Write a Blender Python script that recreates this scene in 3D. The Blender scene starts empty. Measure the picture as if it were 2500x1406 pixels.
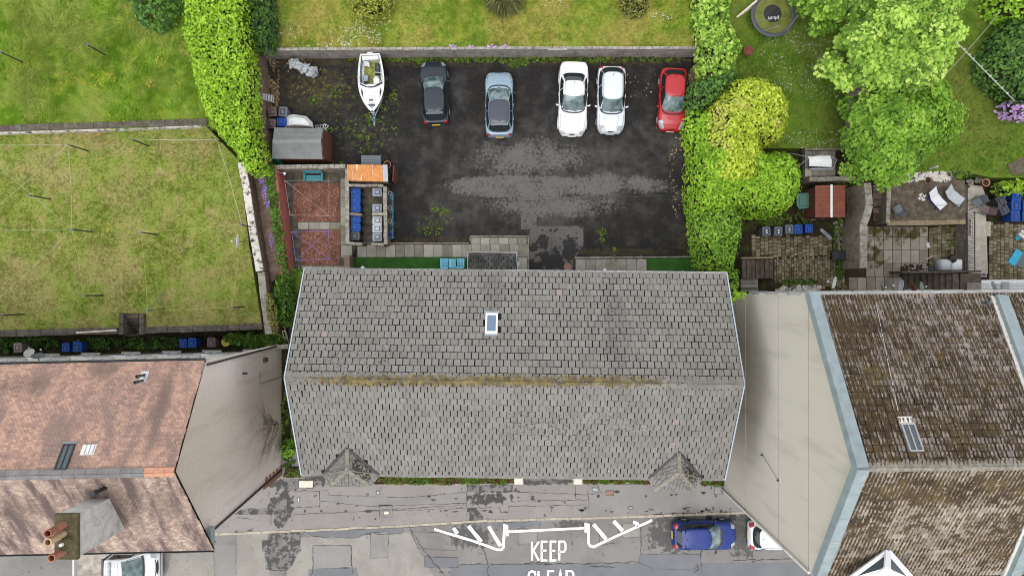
import bpy, math, random
import numpy as np
from mathutils import Vector, Matrix

R = random.Random(11)
rng = np.random.default_rng(11)
scene = bpy.context.scene
COL = scene.collection
PI = math.pi
F, H = 1710.0, 45.0          # focal length in photograph pixels, flying height in metres

# ------------------------------------------------------------ camera, sky, sun, exposure
cam_d = bpy.data.cameras.new('camera')
cam = bpy.data.objects.new('camera', cam_d)
COL.objects.link(cam)
cam.location = (0, 0, H)
cam_d.sensor_width = 36.0
cam_d.lens = 36.0 * F / 2500.0
cam_d.clip_start = 0.5
cam_d.clip_end = 1000
scene.camera = cam

SUN_DIR = Vector((-0.14, -0.30, 0.94)).normalized()
world = bpy.data.worlds.new('World')
scene.world = world
world.use_nodes = True
wt = world.node_tree
bg = wt.nodes['Background']
sky = wt.nodes.new('ShaderNodeTexSky')
sky.sky_type = 'NISHITA'
sky.sun_disc = False
sky.sun_elevation = math.asin(SUN_DIR.z)
sky.sun_rotation = math.atan2(SUN_DIR.x, SUN_DIR.y) % (2 * PI)
sky.dust_density = 0.6
sky.air_density = 1.0
sky.ozone_density = 1.0
hs = wt.nodes.new('ShaderNodeHueSaturation')
hs.inputs['Saturation'].default_value = 0.12      # an overcast sky is nearly grey
wt.links.new(sky.outputs[0], hs.inputs['Color'])
wt.links.new(hs.outputs[0], bg.inputs[0])
bg.inputs[1].default_value = 0.15
sun_d = bpy.data.lights.new('sun', 'SUN')
sun_d.energy = 0.6
sun_d.angle = math.radians(40)
sun_d.color = (1.0, 0.965, 0.91)
sun = bpy.data.objects.new('sun', sun_d)
COL.objects.link(sun)
sun.location = SUN_DIR * 80
sun.rotation_euler = SUN_DIR.to_track_quat('Z', 'Y').to_euler()
vs = scene.view_settings
vs.view_transform = 'Standard'
vs.look = 'None'
vs.gamma = 1.0
vs.use_curve_mapping = False
scene.cycles.filter_width = 1.0
vs.exposure = 1.42

# ------------------------------------------------------------ helpers
def W(px, py, z=0.0):
    s = (H - z) / F
    return Vector(((px - 1250) * s, (703 - py) * s, z))

def S(z=0.0):
    return (H - z) / F        # metres per photograph pixel at height z

def tag(o, label=None, cat=None, group=None, kind=None):
    if label: o['label'] = label
    if cat: o['category'] = cat
    if group: o['group'] = group
    if kind: o['kind'] = kind
    return o

def thing(name, label, cat, loc=(0, 0, 0), rz=0.0, group=None):
    o = bpy.data.objects.new(name, None)
    COL.objects.link(o)
    o.empty_display_size = 0.2
    o.location = loc
    o.rotation_euler = (0, 0, rz)
    return tag(o, label, cat, group)

def link(name, me, parent=None):
    o = bpy.data.objects.new(name, me)
    COL.objects.link(o)
    if parent is not None: o.parent = parent
    return o

KIDS = {}
def copy_tree(o, parent=None):
    c = o.copy()
    COL.objects.link(c)
    c.parent = parent
    for ch in list(o.children): copy_tree(ch, c)
    return c

def np_mesh(name, verts, faces_flat, loop_starts, mat=None, smooth=False, rnd=None):
    me = bpy.data.meshes.new(name)
    nv = len(verts)
    me.vertices.add(nv)
    me.vertices.foreach_set('co', np.ascontiguousarray(verts, dtype=np.float32).ravel())
    me.loops.add(len(faces_flat))
    me.loops.foreach_set('vertex_index', np.ascontiguousarray(faces_flat, dtype=np.int32))
    me.polygons.add(len(loop_starts))
    me.polygons.foreach_set('loop_start', np.ascontiguousarray(loop_starts, dtype=np.int32))
    me.polygons.foreach_set('use_smooth', np.full(len(loop_starts), bool(smooth)))
    me.update(calc_edges=True)
    if rnd is not None:
        a = me.attributes.new('rnd', 'FLOAT', 'POINT')
        a.data.foreach_set('value', np.ascontiguousarray(rnd, dtype=np.float32))
    if mat: me.materials.append(mat)
    return me

class MB:
    def __init__(s):
        s.v = []; s.f = []
    def add(s, vs_, fs_):
        b = len(s.v)
        s.v.extend([tuple(p) for p in vs_])
        s.f.extend([tuple(i + b for i in f) for f in fs_])
        return s
    def box(s, c, d, rz=0.0, ch=0.0, m=None):
        """box centred on c with size d; ch chamfers the top edges"""
        x, y, z = d[0] / 2, d[1] / 2, d[2] / 2
        if ch > 0:
            vs_ = [(-x, -y, -z), (x, -y, -z), (x, y, -z), (-x, y, -z),
                   (-x, -y, z - ch), (x, -y, z - ch), (x, y, z - ch), (-x, y, z - ch),
                   (-x + ch, -y + ch, z), (x - ch, -y + ch, z), (x - ch, y - ch, z), (-x + ch, y - ch, z)]
            fs_ = [(3, 2, 1, 0), (0, 1, 5, 4), (1, 2, 6, 5), (2, 3, 7, 6), (3, 0, 4, 7),
                   (4, 5, 9, 8), (5, 6, 10, 9), (6, 7, 11, 10), (7, 4, 8, 11), (8, 9, 10, 11)]
        else:
            vs_ = [(-x, -y, -z), (x, -y, -z), (x, y, -z), (-x, y, -z), (-x, -y, z), (x, -y, z), (x, y, z), (-x, y, z)]
            fs_ = [(3, 2, 1, 0), (0, 1, 5, 4), (1, 2, 6, 5), (2, 3, 7, 6), (3, 0, 4, 7), (4, 5, 6, 7)]
        M_ = Matrix.Translation(Vector(c)) @ (m if m is not None else Matrix.Rotation(rz, 4, 'Z'))
        return s.add([M_ @ Vector(p) for p in vs_], fs_)
    def bar(s, a, b, w, h, up=(0, 0, 1)):
        """rectangular bar from a to b"""
        a, b = Vector(a), Vector(b)
        d = b - a
        y = d.normalized()
        x = y.cross(Vector(up))
        if x.length < 1e-4: x = Vector((1, 0, 0))
        x.normalize()
        z = x.cross(y)
        M_ = Matrix((x, y, z)).transposed().to_4x4()
        return s.box((a + b) / 2, (w, d.length, h), m=M_)
    def tube(s, a, b, r0, r1=None, n=8, cap=True):
        a, b = Vector(a), Vector(b)
        r1 = r0 if r1 is None else r1
        d = (b - a).normalized()
        x = d.cross(Vector((0, 0, 1)))
        if x.length < 1e-3: x = Vector((1, 0, 0))
        x.normalize()
        y = d.cross(x)
        vs_, fs_ = [], []
        for p, r in ((a, r0), (b, r1)):
            for i in range(n):
                t = 2 * PI * i / n
                vs_.append(p + x * (r * math.cos(t)) + y * (r * math.sin(t)))
        for i in range(n):
            j = (i + 1) % n
            fs_.append((i, n + i, n + j, j))
        if cap:
            fs_.append(tuple(range(n)))
            fs_.append(tuple(range(2 * n - 1, n - 1, -1)))
        return s.add(vs_, fs_)
    def path(s, pts, r, n=6):
        for a, b in zip(pts[:-1], pts[1:]): s.tube(a, b, r, n=n)
        return s
    def lathe(s, prof, c=(0, 0, 0), n=16, m=None):
        c = Vector(c)
        vs_, fs_ = [], []
        for r, z in prof:
            for i in range(n):
                t = 2 * PI * i / n
                p = Vector((r * math.cos(t), r * math.sin(t), z))
                vs_.append(c + ((m @ p) if m is not None else p))
        k = len(prof)
        for q in range(k - 1):
            for i in range(n):
                j = (i + 1) % n
                fs_.append((q * n + i, q * n + j, (q + 1) * n + j, (q + 1) * n + i))
        if prof[0][0] > 1e-4: fs_.append(tuple(range(n - 1, -1, -1)))
        if prof[-1][0] > 1e-4: fs_.append(tuple((k - 1) * n + i for i in range(n)))
        return s.add(vs_, fs_)
    def grid(s, fn, nu, nv, flip=False):
        vs_ = [fn(i / nu, j / nv) for j in range(nv + 1) for i in range(nu + 1)]
        fs_ = []
        for j in range(nv):
            for i in range(nu):
                q = (j * (nu + 1) + i, j * (nu + 1) + i + 1, (j + 1) * (nu + 1) + i + 1, (j + 1) * (nu + 1) + i)
                fs_.append(q[::-1] if flip else q)
        return s.add(vs_, fs_)
    def loft(s, rings, close=True, cap0=True, cap1=True):
        n = len(rings[0])
        vs_ = [p for r in rings for p in r]
        fs_ = []
        for q in range(len(rings) - 1):
            for i in range(n if close else n - 1):
                j = (i + 1) % n
                fs_.append((q * n + i, q * n + j, (q + 1) * n + j, (q + 1) * n + i))
        if cap0: fs_.append(tuple(range(n - 1, -1, -1)))
        if cap1: fs_.append(tuple((len(rings) - 1) * n + i for i in range(n)))
        return s.add(vs_, fs_)
    def prism(s, pts, z0, z1, ch=0.0):
        """vertical prism over 2-D points (counter-clockwise)"""
        pts = [Vector((p[0], p[1])) for p in pts]
        ar = sum(a.x * b.y - b.x * a.y for a, b in zip(pts, pts[1:] + pts[:1]))
        if ar < 0: pts = pts[::-1]
        n = len(pts)
        vs_ = [(p.x, p.y, z0) for p in pts] + [(p.x, p.y, z1 - ch) for p in pts]
        fs_ = [tuple(range(n - 1, -1, -1))] + [(i, (i + 1) % n, n + (i + 1) % n, n + i) for i in range(n)]
        if ch > 0:
            c = sum(pts, Vector((0, 0))) / n
            for p in pts:
                d = (c - p)
                q = p + d.normalized() * min(ch * 1.3, d.length * .5)
                vs_.append((q.x, q.y, z1))
            fs_ += [(n + i, n + (i + 1) % n, 2 * n + (i + 1) % n, 2 * n + i) for i in range(n)]
            fs_.append(tuple(2 * n + i for i in range(n)))
        else:
            fs_.append(tuple(n + i for i in range(n)))
        return s.add(vs_, fs_)
    def face(s, pts):
        return s.add(pts, [tuple(range(len(pts)))])
    def mesh(s, name, mat=None, smooth=False, off=None):
        me = bpy.data.meshes.new(name)
        vv = s.v if off is None else [(p[0] - off[0], p[1] - off[1], p[2] - off[2]) for p in s.v]
        me.from_pydata(vv, [], s.f)
        if smooth:
            me.polygons.foreach_set('use_smooth', np.ones(len(me.polygons), dtype=bool))
        me.update()
        if mat: me.materials.append(mat)
        return me
    def build(s, name, mat, parent=None, smooth=False, world=False):
        """link as one mesh object; world: the points are world points and the parent has only a location"""
        off = None
        if parent is not None and world:
            off = Vector((0, 0, 0))
            q = parent
            while q is not None:
                off += q.location
                q = q.parent
        o = link(name, s.mesh(name, mat, smooth, off), parent)
        if smooth and smooth != 'all':
            s._auto(o)
        return o
    def _auto(s, o, ang=0.7):
        me = o.data
        me.update()
        try:
            me.set_sharp_from_angle(angle=ang)
        except Exception:
            pass

# ------------------------------------------------------------ numeric noise and polygon tests
_tab = rng.random((64, 64, 64)).astype(np.float32)
def vnoise(x, y, z=0.0):
    x = np.asarray(x, float); y = np.asarray(y, float); z = np.asarray(z, float) + x * 0
    xi, yi, zi = np.floor(x).astype(int), np.floor(y).astype(int), np.floor(z).astype(int)
    fx, fy, fz = x - xi, y - yi, z - zi
    fx, fy, fz = [t * t * (3 - 2 * t) for t in (fx, fy, fz)]
    def g(a, b, c): return _tab[(xi + a) % 64, (yi + b) % 64, (zi + c) % 64]
    r = 0
    for a in (0, 1):
        for b in (0, 1):
            for c in (0, 1):
                r = r + g(a, b, c) * (fx if a else 1 - fx) * (fy if b else 1 - fy) * (fz if c else 1 - fz)
    return r

def in_poly(x, y, P):
    ins = np.zeros(len(x), bool)
    n = len(P)
    for i in range(n):
        x0, y0 = P[i][0], P[i][1]; x1, y1 = P[(i + 1) % n][0], P[(i + 1) % n][1]
        if y0 == y1: continue
        c = ((y0 > y) != (y1 > y)) & (x < (x1 - x0) * (y - y0) / (y1 - y0) + x0)
        ins ^= c
    return ins

def edge_dist(x, y, P):
    d = np.full(len(x), 1e9)
    n = len(P)
    for i in range(n):
        a = np.array(P[i][:2], float); b = np.array(P[(i + 1) % n][:2], float)
        ab = b - a
        L2 = max(ab @ ab, 1e-9)
        t = np.clip(((x - a[0]) * ab[0] + (y - a[1]) * ab[1]) / L2, 0, 1)
        d = np.minimum(d, np.hypot(x - a[0] - t * ab[0], y - a[1] - t * ab[1]))
    return d

def sample_poly(P, n):
    xs = [p[0] for p in P]; ys = [p[1] for p in P]
    ox, oy = np.zeros(0), np.zeros(0)
    while len(ox) < n:
        x = rng.uniform(min(xs), max(xs), n); y = rng.uniform(min(ys), max(ys), n)
        k = in_poly(x, y, P)
        ox = np.concatenate([ox, x[k]]); oy = np.concatenate([oy, y[k]])
    return ox[:n], oy[:n]

def poly_area(P):
    return abs(sum(a[0] * b[1] - b[0] * a[1] for a, b in zip(P, P[1:] + P[:1]))) / 2

def PP(pts, z): return [tuple(W(x, y, z)) for x, y in pts]

# ------------------------------------------------------------ material kit
class NT:
    def __init__(s, name, rough=0.8, spec=0.3, metal=0.0, coat=0.0):
        s.m = bpy.data.materials.new(name)
        s.m.use_nodes = True
        s.t = s.m.node_tree
        s.b = s.t.nodes['Principled BSDF']
        s.b.inputs['Roughness'].default_value = rough
        s.b.inputs['Specular IOR Level'].default_value = spec
        s.b.inputs['Metallic'].default_value = metal
        s.b.inputs['Coat Weight'].default_value = coat
        s.b.inputs['Coat Roughness'].default_value = 0.06
        s._pos = None
    def node(s, ty): return s.t.nodes.new(ty)
    def put(s, sock, v):
        if isinstance(v, bpy.types.NodeSocket): s.t.links.new(v, sock)
        elif v is not None:
            if sock.type == 'RGBA' and not hasattr(v, '__len__'): v = (v, v, v, 1)
            if sock.type == 'RGBA' and len(v) == 3: v = (*v, 1)
            sock.default_value = v
    def pos(s):
        if s._pos is None: s._pos = s.node('ShaderNodeNewGeometry').outputs['Position']
        return s._pos
    def obj(s): return s.node('ShaderNodeTexCoord').outputs['Object']
    def scaled(s, vec, k):
        n = s.node('ShaderNodeVectorMath'); n.operation = 'MULTIPLY'
        s.put(n.inputs[0], vec); n.inputs[1].default_value = k
        return n.outputs[0]
    def noise(s, scale, detail=4.0, rough=0.55, vec=None, dist=0.0):
        n = s.node('ShaderNodeTexNoise')
        s.put(n.inputs['Vector'], vec if vec is not None else s.pos())
        n.inputs['Scale'].default_value = scale
        n.inputs['Detail'].default_value = detail
        n.inputs['Roughness'].default_value = rough
        n.inputs['Distortion'].default_value = dist
        return n.outputs[0]
    def vor(s, scale, out='Distance', feature='F1', vec=None):
        n = s.node('ShaderNodeTexVoronoi'); n.feature = feature
        s.put(n.inputs['Vector'], vec if vec is not None else s.pos())
        n.inputs['Scale'].default_value = scale
        return n.outputs[out]
    def ramp(s, fac, stops):
        n = s.node('ShaderNodeValToRGB')
        el = n.color_ramp.elements
        while len(el) < len(stops): el.new(0.5)
        for e, (p, c) in zip(el, stops):
            e.position = p
            e.color = (c, c, c, 1) if not hasattr(c, '__len__') else (*c, 1)
        s.put(n.inputs[0], fac)
        return n.outputs[0]
    def thr(s, fac, a, b):
        n = s.node('ShaderNodeMapRange'); n.interpolation_type = 'SMOOTHSTEP'
        s.put(n.inputs[0], fac)
        n.inputs[1].default_value = a; n.inputs[2].default_value = b
        return n.outputs[0]
    def math(s, op, a, b=0.0):
        n = s.node('ShaderNodeMath'); n.operation = op
        s.put(n.inputs[0], a); s.put(n.inputs[1], b)
        return n.outputs[0]
    def mix(s, f, a, b, mode='MIX'):
        n = s.node('ShaderNodeMix'); n.data_type = 'RGBA'; n.blend_type = mode
        s.put(n.inputs[0], f); s.put(n.inputs[6], a); s.put(n.inputs[7], b)
        return n.outputs[2]
    def blob(s, px, py, rx, ry, z=0.0, soft=0.6):
        c = W(px, py, z); k = S(z)
        a = s.node('ShaderNodeVectorMath'); a.operation = 'SUBTRACT'
        s.put(a.inputs[0], s.pos()); a.inputs[1].default_value = (c.x, c.y, 0)
        l = s.node('ShaderNodeVectorMath'); l.operation = 'LENGTH'
        s.put(l.inputs[0], s.scaled(a.outputs[0], (1 / (rx * k), 1 / (ry * k), 0)))
        n = s.node('ShaderNodeMapRange'); n.interpolation_type = 'SMOOTHSTEP'
        s.put(n.inputs[0], l.outputs['Value'])
        n.inputs[1].default_value = 1 + soft; n.inputs[2].default_value = max(0.0, 1 - soft)
        return n.outputs[0]
    def blobs(s, lst, z=0.0):
        r = None
        for b in lst:
            v = s.blob(*b, z=z) if len(b) == 4 else s.blob(b[0], b[1], b[2], b[3], z=z, soft=b[4])
            r = v if r is None else s.math('MAXIMUM', r, v)
        return r
    def rnd(s):
        """one random number a piece: the mesh's own attribute plus the object's random"""
        a = s.node('ShaderNodeAttribute'); a.attribute_name = 'rnd'
        o = s.node('ShaderNodeObjectInfo')
        return s.math('FRACT', s.math('ADD', a.outputs['Fac'], o.outputs['Random']))
    def col(s, c): s.put(s.b.inputs['Base Color'], c); return s
    def bump(s, h, strength=0.3, dist=0.02):
        n = s.node('ShaderNodeBump')
        n.inputs['Strength'].default_value = strength; n.inputs['Distance'].default_value = dist
        s.put(n.inputs['Height'], h)
        s.t.links.new(n.outputs[0], s.b.inputs['Normal'])
        return s
    def leafy(s, k=0.35):
        """thin leaves let some light through"""
        tr = s.node('ShaderNodeBsdfTranslucent'); mx = s.node('ShaderNodeMixShader')
        src = s.b.inputs['Base Color'].links[0].from_socket if s.b.inputs['Base Color'].links else None
        if src: s.t.links.new(src, tr.inputs[0])
        else: tr.inputs[0].default_value = s.b.inputs['Base Color'].default_value
        mx.inputs[0].default_value = k
        out = s.t.nodes['Material Output']
        s.t.links.new(s.b.outputs[0], mx.inputs[1]); s.t.links.new(tr.outputs[0], mx.inputs[2])
        s.t.links.new(mx.outputs[0], out.inputs[0])
        return s

def plain(name, c, rough=0.7, spec=0.3, metal=0.0, coat=0.0, var=0.12, scale=6.0, bump=0.0):
    """one colour with slight unevenness"""
    m = NT(name, rough, spec, metal, coat)
    n = m.noise(scale, 5)
    lo = tuple(x * (1 - var) for x in c); hi = tuple(min(1, x * (1 + var)) for x in c)
    m.col(m.ramp(n, [(0.3, lo), (0.7, hi)]))
    if bump: m.bump(m.noise(scale * 8, 3), bump, 0.01)
    return m.m
# ------------------------------------------------------------ materials
def mat_grass(name, a, b, c, straw=0.5, scale=1.0, rough=0.9):
    m = NT(name, rough, 0.15)
    n1 = m.noise(0.30 * scale, 6, 0.6); n2 = m.noise(1.6 * scale, 6, 0.65); n3 = m.noise(11 * scale, 4, 0.7)
    col = m.mix(m.thr(n2, 0.40, 0.62), a, b)
    col = m.mix(m.math('MULTIPLY', m.thr(n1, 0.42, 0.62), straw), col, c)
    col = m.mix(m.thr(m.noise(0.8 * scale, 5, 0.6, dist=0.4), 0.56, 0.74), col, tuple(x * 1.05 for x in c))
    v = m.math('ADD', 0.62, m.math('MULTIPLY', n3, 0.75))
    vv = m.node('ShaderNodeCombineColor')
    for i in range(3): m.put(vv.inputs[i], v)
    col = m.mix(1.0, col, vv.outputs[0], 'MULTIPLY')
    m.col(col).bump(m.noise(25, 4), 0.7, 0.05)
    return m

M = {}
M['lawn'] = mat_grass('lawn_grass', (0.150, 0.200, 0.030), (0.205, 0.225, 0.052), (0.270, 0.215, 0.095), 0.62).m
M['meadow'] = mat_grass('meadow_grass', (0.095, 0.175, 0.012), (0.17, 0.25, 0.025), (0.22, 0.23, 0.05), 0.5).m
M['field'] = mat_grass('field_grass', (0.135, 0.200, 0.020), (0.205, 0.240, 0.032), (0.265, 0.215, 0.055), 0.75).m
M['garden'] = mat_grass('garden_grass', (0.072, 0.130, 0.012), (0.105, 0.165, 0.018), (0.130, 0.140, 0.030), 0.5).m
for k, (a, b, c) in {'lawn': ((0.15, 0.20, 0.026), (0.235, 0.245, 0.055), (0.33, 0.265, 0.115)),
                     'meadow': ((0.17, 0.31, 0.022), (0.32, 0.46, 0.055), (0.44, 0.46, 0.13)),
                     'field': ((0.15, 0.24, 0.022), (0.27, 0.31, 0.045), (0.37, 0.31, 0.09)),
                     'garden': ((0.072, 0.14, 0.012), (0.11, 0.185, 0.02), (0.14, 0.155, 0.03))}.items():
    g = mat_grass(k + '_blades', a, b, c, 0.55); g.leafy(0.3); M[k + '_blades'] = g.m

def mat_leaf(name, dark, mid, light, k=0.36, spots=None, rough=0.55):
    m = NT(name, rough, 0.35)
    r = m.rnd()
    f = m.math('ADD', m.math('MULTIPLY', r, 0.50), m.math('MULTIPLY', m.noise(1.3, 5, 0.65), 0.6))
    col = m.ramp(f, [(0.24, tuple(x * .62 for x in dark)), (0.42, dark), (0.58, mid), (0.82, light)])
    if spots: col = m.mix(m.math('MULTIPLY', m.blobs(spots[0], spots[2]), m.math('MULTIPLY', m.thr(m.noise(3.5, 6, 0.7), 0.42, 0.62), 0.75)), col, spots[1])
    m.col(col); m.leafy(k)
    return m.m
M['leaf_lime'] = mat_leaf('lime_leaves', (0.20, 0.36, 0.018), (0.36, 0.585, 0.035), (0.50, 0.69, 0.08))
M['leaf_hedge'] = mat_leaf('hedge_leaves', (0.18, 0.355, 0.018), (0.325, 0.56, 0.036), (0.47, 0.68, 0.075))
M['leaf_gold'] = mat_leaf('golden_leaves', (0.30, 0.41, 0.02), (0.52, 0.64, 0.05), (0.70, 0.74, 0.14), spots=(
    [(1790, 262, 30, 22), (1750, 360, 22, 22), (1756, 290, 14, 45), (1888, 310, 14, 10)], (0.66, 0.58, 0.22), 3.6))
M['leaf_mid'] = mat_leaf('green_leaves', (0.12, 0.25, 0.02), (0.23, 0.43, 0.04), (0.38, 0.58, 0.08))
M['leaf_ash'] = mat_leaf('pale_tree_leaves', (0.17, 0.32, 0.035), (0.40, 0.61, 0.09), (0.60, 0.74, 0.18), 0.4)
M['leaf_dark'] = mat_leaf('dark_leaves', (0.035, 0.085, 0.016), (0.07, 0.155, 0.024), (0.12, 0.24, 0.04))
M['leaf_blue'] = mat_leaf('blue_green_leaves', (0.06, 0.15, 0.03), (0.12, 0.255, 0.045), (0.19, 0.35, 0.07))
M['leaf_yellow'] = mat_leaf('yellow_shrub_leaves', (0.17, 0.20, 0.02), (0.32, 0.36, 0.05), (0.44, 0.46, 0.09))
M['leaf_olive'] = mat_leaf('olive_shrub_leaves', (0.12, 0.14, 0.025), (0.22, 0.235, 0.05), (0.33, 0.32, 0.09))
M['leaf_pampas'] = mat_leaf('pampas_blades', (0.16, 0.19, 0.06), (0.30, 0.31, 0.13), (0.42, 0.40, 0.20))
M['leaf_weed'] = mat_leaf('weed_leaves', (0.06, 0.11, 0.014), (0.115, 0.19, 0.022), (0.19, 0.27, 0.04))
M['leaf_ivy'] = mat_leaf('ivy_leaves', (0.055, 0.125, 0.015), (0.105, 0.225, 0.024), (0.17, 0.32, 0.04))
M['leaf_dry'] = mat_leaf('dead_leaves', (0.13, 0.08, 0.04), (0.30, 0.20, 0.10), (0.52, 0.42, 0.25), 0.1)
M['petal_purple'] = mat_leaf('purple_petals', (0.16, 0.09, 0.40), (0.25, 0.15, 0.55), (0.35, 0.24, 0.62), 0.2)
M['petal_lilac'] = mat_leaf('lilac_petals', (0.42, 0.24, 0.55), (0.55, 0.36, 0.66), (0.66, 0.50, 0.72), 0.2)
M['petal_yellow'] = mat_leaf('yellow_petals', (0.55, 0.38, 0.02), (0.66, 0.48, 0.03), (0.74, 0.58, 0.06), 0.2)
M['petal_white'] = mat_leaf('white_petals', (0.55, 0.58, 0.45), (0.68, 0.70, 0.60), (0.8, 0.8, 0.74), 0.2)
M['red_weed'] = mat_leaf('red_ground_plants', (0.09, 0.02, 0.018), (0.17, 0.055, 0.04), (0.20, 0.16, 0.05), 0.2)
M['twig'] = plain('shaded_twigs', (0.032, 0.030, 0.016), 0.95, 0.1)  # shrub core colour, darkened for the shade between the leaves
M['bark'] = plain('bark', (0.075, 0.058, 0.04), 0.95, 0.1, var=0.35, bump=0.5)
M['dead_vine'] = plain('dead_vine', (0.095, 0.075, 0.062), 0.95, 0.1)

# ---- car park asphalt: dark and damp, worn pale in the middle, mossy to the west
m = NT('car_park_asphalt', 0.85, 0.25)
n_a = m.noise(0.55, 7, 0.62); n_b = m.noise(3.2, 8, 0.68); n_c = m.noise(38, 3, 0.6)
col = m.ramp(n_a, [(0.3, (0.010, 0.0095, 0.009)), (0.55, (0.018, 0.017, 0.016)), (0.75, (0.034, 0.032, 0.030))])
col = m.mix(0.35, col, m.ramp(m.noise(6.5, 9, 0.72), [(0.30, (0.009, 0.0085, 0.008)), (0.52, (0.022, 0.021, 0.020)), (0.75, (0.050, 0.048, 0.045))]))
worn = m.blobs([(1290, 400, 230, 110, 0.9), (1480, 400, 110, 100, 0.9), (1330, 535, 110, 55, 0.9), (1640, 345, 70, 50, 0.9), (1110, 210, 30, 30, 0.9), (1130, 520, 90, 50, 0.9)])
col = m.mix(m.math('MULTIPLY', m.thr(m.math('ADD', m.math('MULTIPLY', worn, 0.20), m.noise(1.1, 9, 0.62)), 0.44, 1.0), 0.60), col, (0.10, 0.095, 0.087))
band = m.blobs([(1265, 456, 185, 29, 0.2), (1460, 450, 80, 28, 0.5), (1570, 452, 60, 20, 0.7), (1340, 500, 150, 30, 0.7), (1290, 385, 120, 40, 0.9)])
pale = m.thr(m.math('ADD', m.math('MULTIPLY', band, 0.17), m.math('ADD', m.math('MULTIPLY', m.noise(5.5, 9, 0.78), 0.75), m.math('MULTIPLY', m.noise(0.9, 4, 0.6), 0.30))), 0.575, 0.71)
col = m.mix(m.math('MULTIPLY', pale, m.math('MULTIPLY', m.thr(band, 0.0, 0.35), 0.9)), col, m.ramp(m.noise(24, 4, 0.7), [(0.3, (0.075, 0.071, 0.065)), (0.7, (0.15, 0.143, 0.13))]))
dirt = m.blobs([(900, 150, 420, 16), (1450, 148, 300, 16), (660, 250, 28, 120), (1700, 420, 26, 260), (760, 220, 120, 80, 0.9), (1690, 590, 45, 60), (1070, 590, 120, 14), (1520, 615, 160, 10)])
col = m.mix(m.math('MULTIPLY', m.thr(m.math('ADD', m.math('MULTIPLY', dirt, 0.30), n_b), 0.60, 0.92), 0.7), col, (0.058, 0.047, 0.022))
moss = m.blobs([(930, 235, 60, 70, 0.9), (890, 330, 100, 60, 0.9), (800, 220, 110, 60, 0.9), (1070, 525, 50, 50, 0.9), (960, 240, 20, 26), (895, 342, 18, 10), (820, 318, 16, 10), (1090, 515, 16, 12), (1470, 575, 20, 30), (1300, 148, 520, 9, 0.4)])
col = m.mix(m.math('MULTIPLY', m.thr(m.math('ADD', m.math('MULTIPLY', moss, 0.17), m.noise(3.2, 8, 0.75)), 0.66, 0.80), 0.75), col, (0.115, 0.125, 0.024))
col = m.mix(m.math('MULTIPLY', m.thr(n_c, 0.62, 0.74), 0.5), col, (0.11, 0.105, 0.095))
m.col(col)
m.put(m.b.inputs['Roughness'], m.ramp(n_a, [(0.35, 0.75), (0.6, 0.95)]))
m.b.inputs['Specular IOR Level'].default_value = 0.12
m.bump(m.noise(45, 3), 0.35, 0.02)
M['car_park'] = m.m

def mat_tar(name, base, pale, dark, blob_list=None, grit=0.5, darkthr=(0.60, 0.68)):
    m = NT(name, 0.85, 0.25)
    n1 = m.noise(0.5, 6, 0.6); n2 = m.noise(2.6, 7, 0.66); n3 = m.noise(30, 3, 0.65)
    col = m.mix(m.thr(n1, 0.35, 0.65), base, pale)
    if blob_list: n2 = m.math('ADD', n2, m.math('MULTIPLY', m.blobs(blob_list), 0.24))
    col = m.mix(m.thr(n2, *darkthr), col, dark)
    col = m.mix(m.math('MULTIPLY', m.thr(n3, 0.5, 0.72), grit), col, tuple(min(1, x * 1.7) for x in pale))
    col = m.mix(m.math('MULTIPLY', m.thr(n3, 0.46, 0.3), grit), col, tuple(x * 0.55 for x in base))
    m.col(col).bump(n3, 0.35, 0.015)
    return m.m
M['road'] = mat_tar('road_asphalt', (0.150, 0.140, 0.133), (0.190, 0.180, 0.170), (0.065, 0.063, 0.062),
                    [(690, 1330, 55, 60), (1150, 1310, 50, 30), (900, 1300, 70, 20), (1640, 1300, 60, 50), (1820, 1300, 40, 60), (1500, 1395, 400, 5), (1400, 1280, 50, 10), (1270, 1275, 40, 10)], 0.55)
M['road_gritty'] = mat_tar('worn_gritty_asphalt', (0.19, 0.18, 0.16), (0.25, 0.235, 0.21), (0.10, 0.097, 0.09), None, 0.9)
M['pavement'] = mat_tar('pavement_asphalt', (0.205, 0.188, 0.178), (0.235, 0.217, 0.205), (0.048, 0.047, 0.046),
                        [(690, 1235, 30, 40), (700, 1180, 90, 12), (1200, 1195, 60, 8), (1190, 1215, 60, 14), (1520, 1245, 40, 8), (1620, 1248, 70, 8), (1690, 1240, 20, 12), (1780, 1235, 30, 16), (610, 1247, 50, 5), (1320, 1172, 70, 10), (1540, 1178, 60, 6)], 0.3, (0.62, 0.655))
M['patch_blue'] = mat_tar('blue_grey_patch', (0.125, 0.128, 0.138), (0.15, 0.152, 0.16), (0.07, 0.07, 0.075), None, 0.3, (0.68, 0.72))
M['patch_dark'] = mat_tar('dark_patch', (0.125, 0.12, 0.115), (0.175, 0.165, 0.157), (0.05, 0.049, 0.048), None, 0.4, (0.47, 0.52))
M['patch_pale'] = mat_tar('pale_patch', (0.185, 0.175, 0.165), (0.22, 0.208, 0.197), (0.09, 0.088, 0.085), None, 0.3, (0.68, 0.74))
M['patch_yard'] = mat_tar('yard_patch', (0.085, 0.075, 0.070), (0.105, 0.094, 0.088), (0.018, 0.018, 0.018),
                          [(1325, 590, 14, 16, 0.4), (1345, 640, 30, 25), (1310, 655, 24, 14), (1390, 610, 20, 26), (1305, 605, 12, 8)], 0.2, (0.56, 0.60))
M['crack'] = plain('tar_crack', (0.055, 0.053, 0.051), 0.9, 0.2, var=0.3)
M['kerb'] = plain('kerb_stone', (0.34, 0.305, 0.24), 0.85, 0.2, var=0.22, scale=2.5, bump=0.3)
m = NT('road_paint', 0.7, 0.3)
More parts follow.
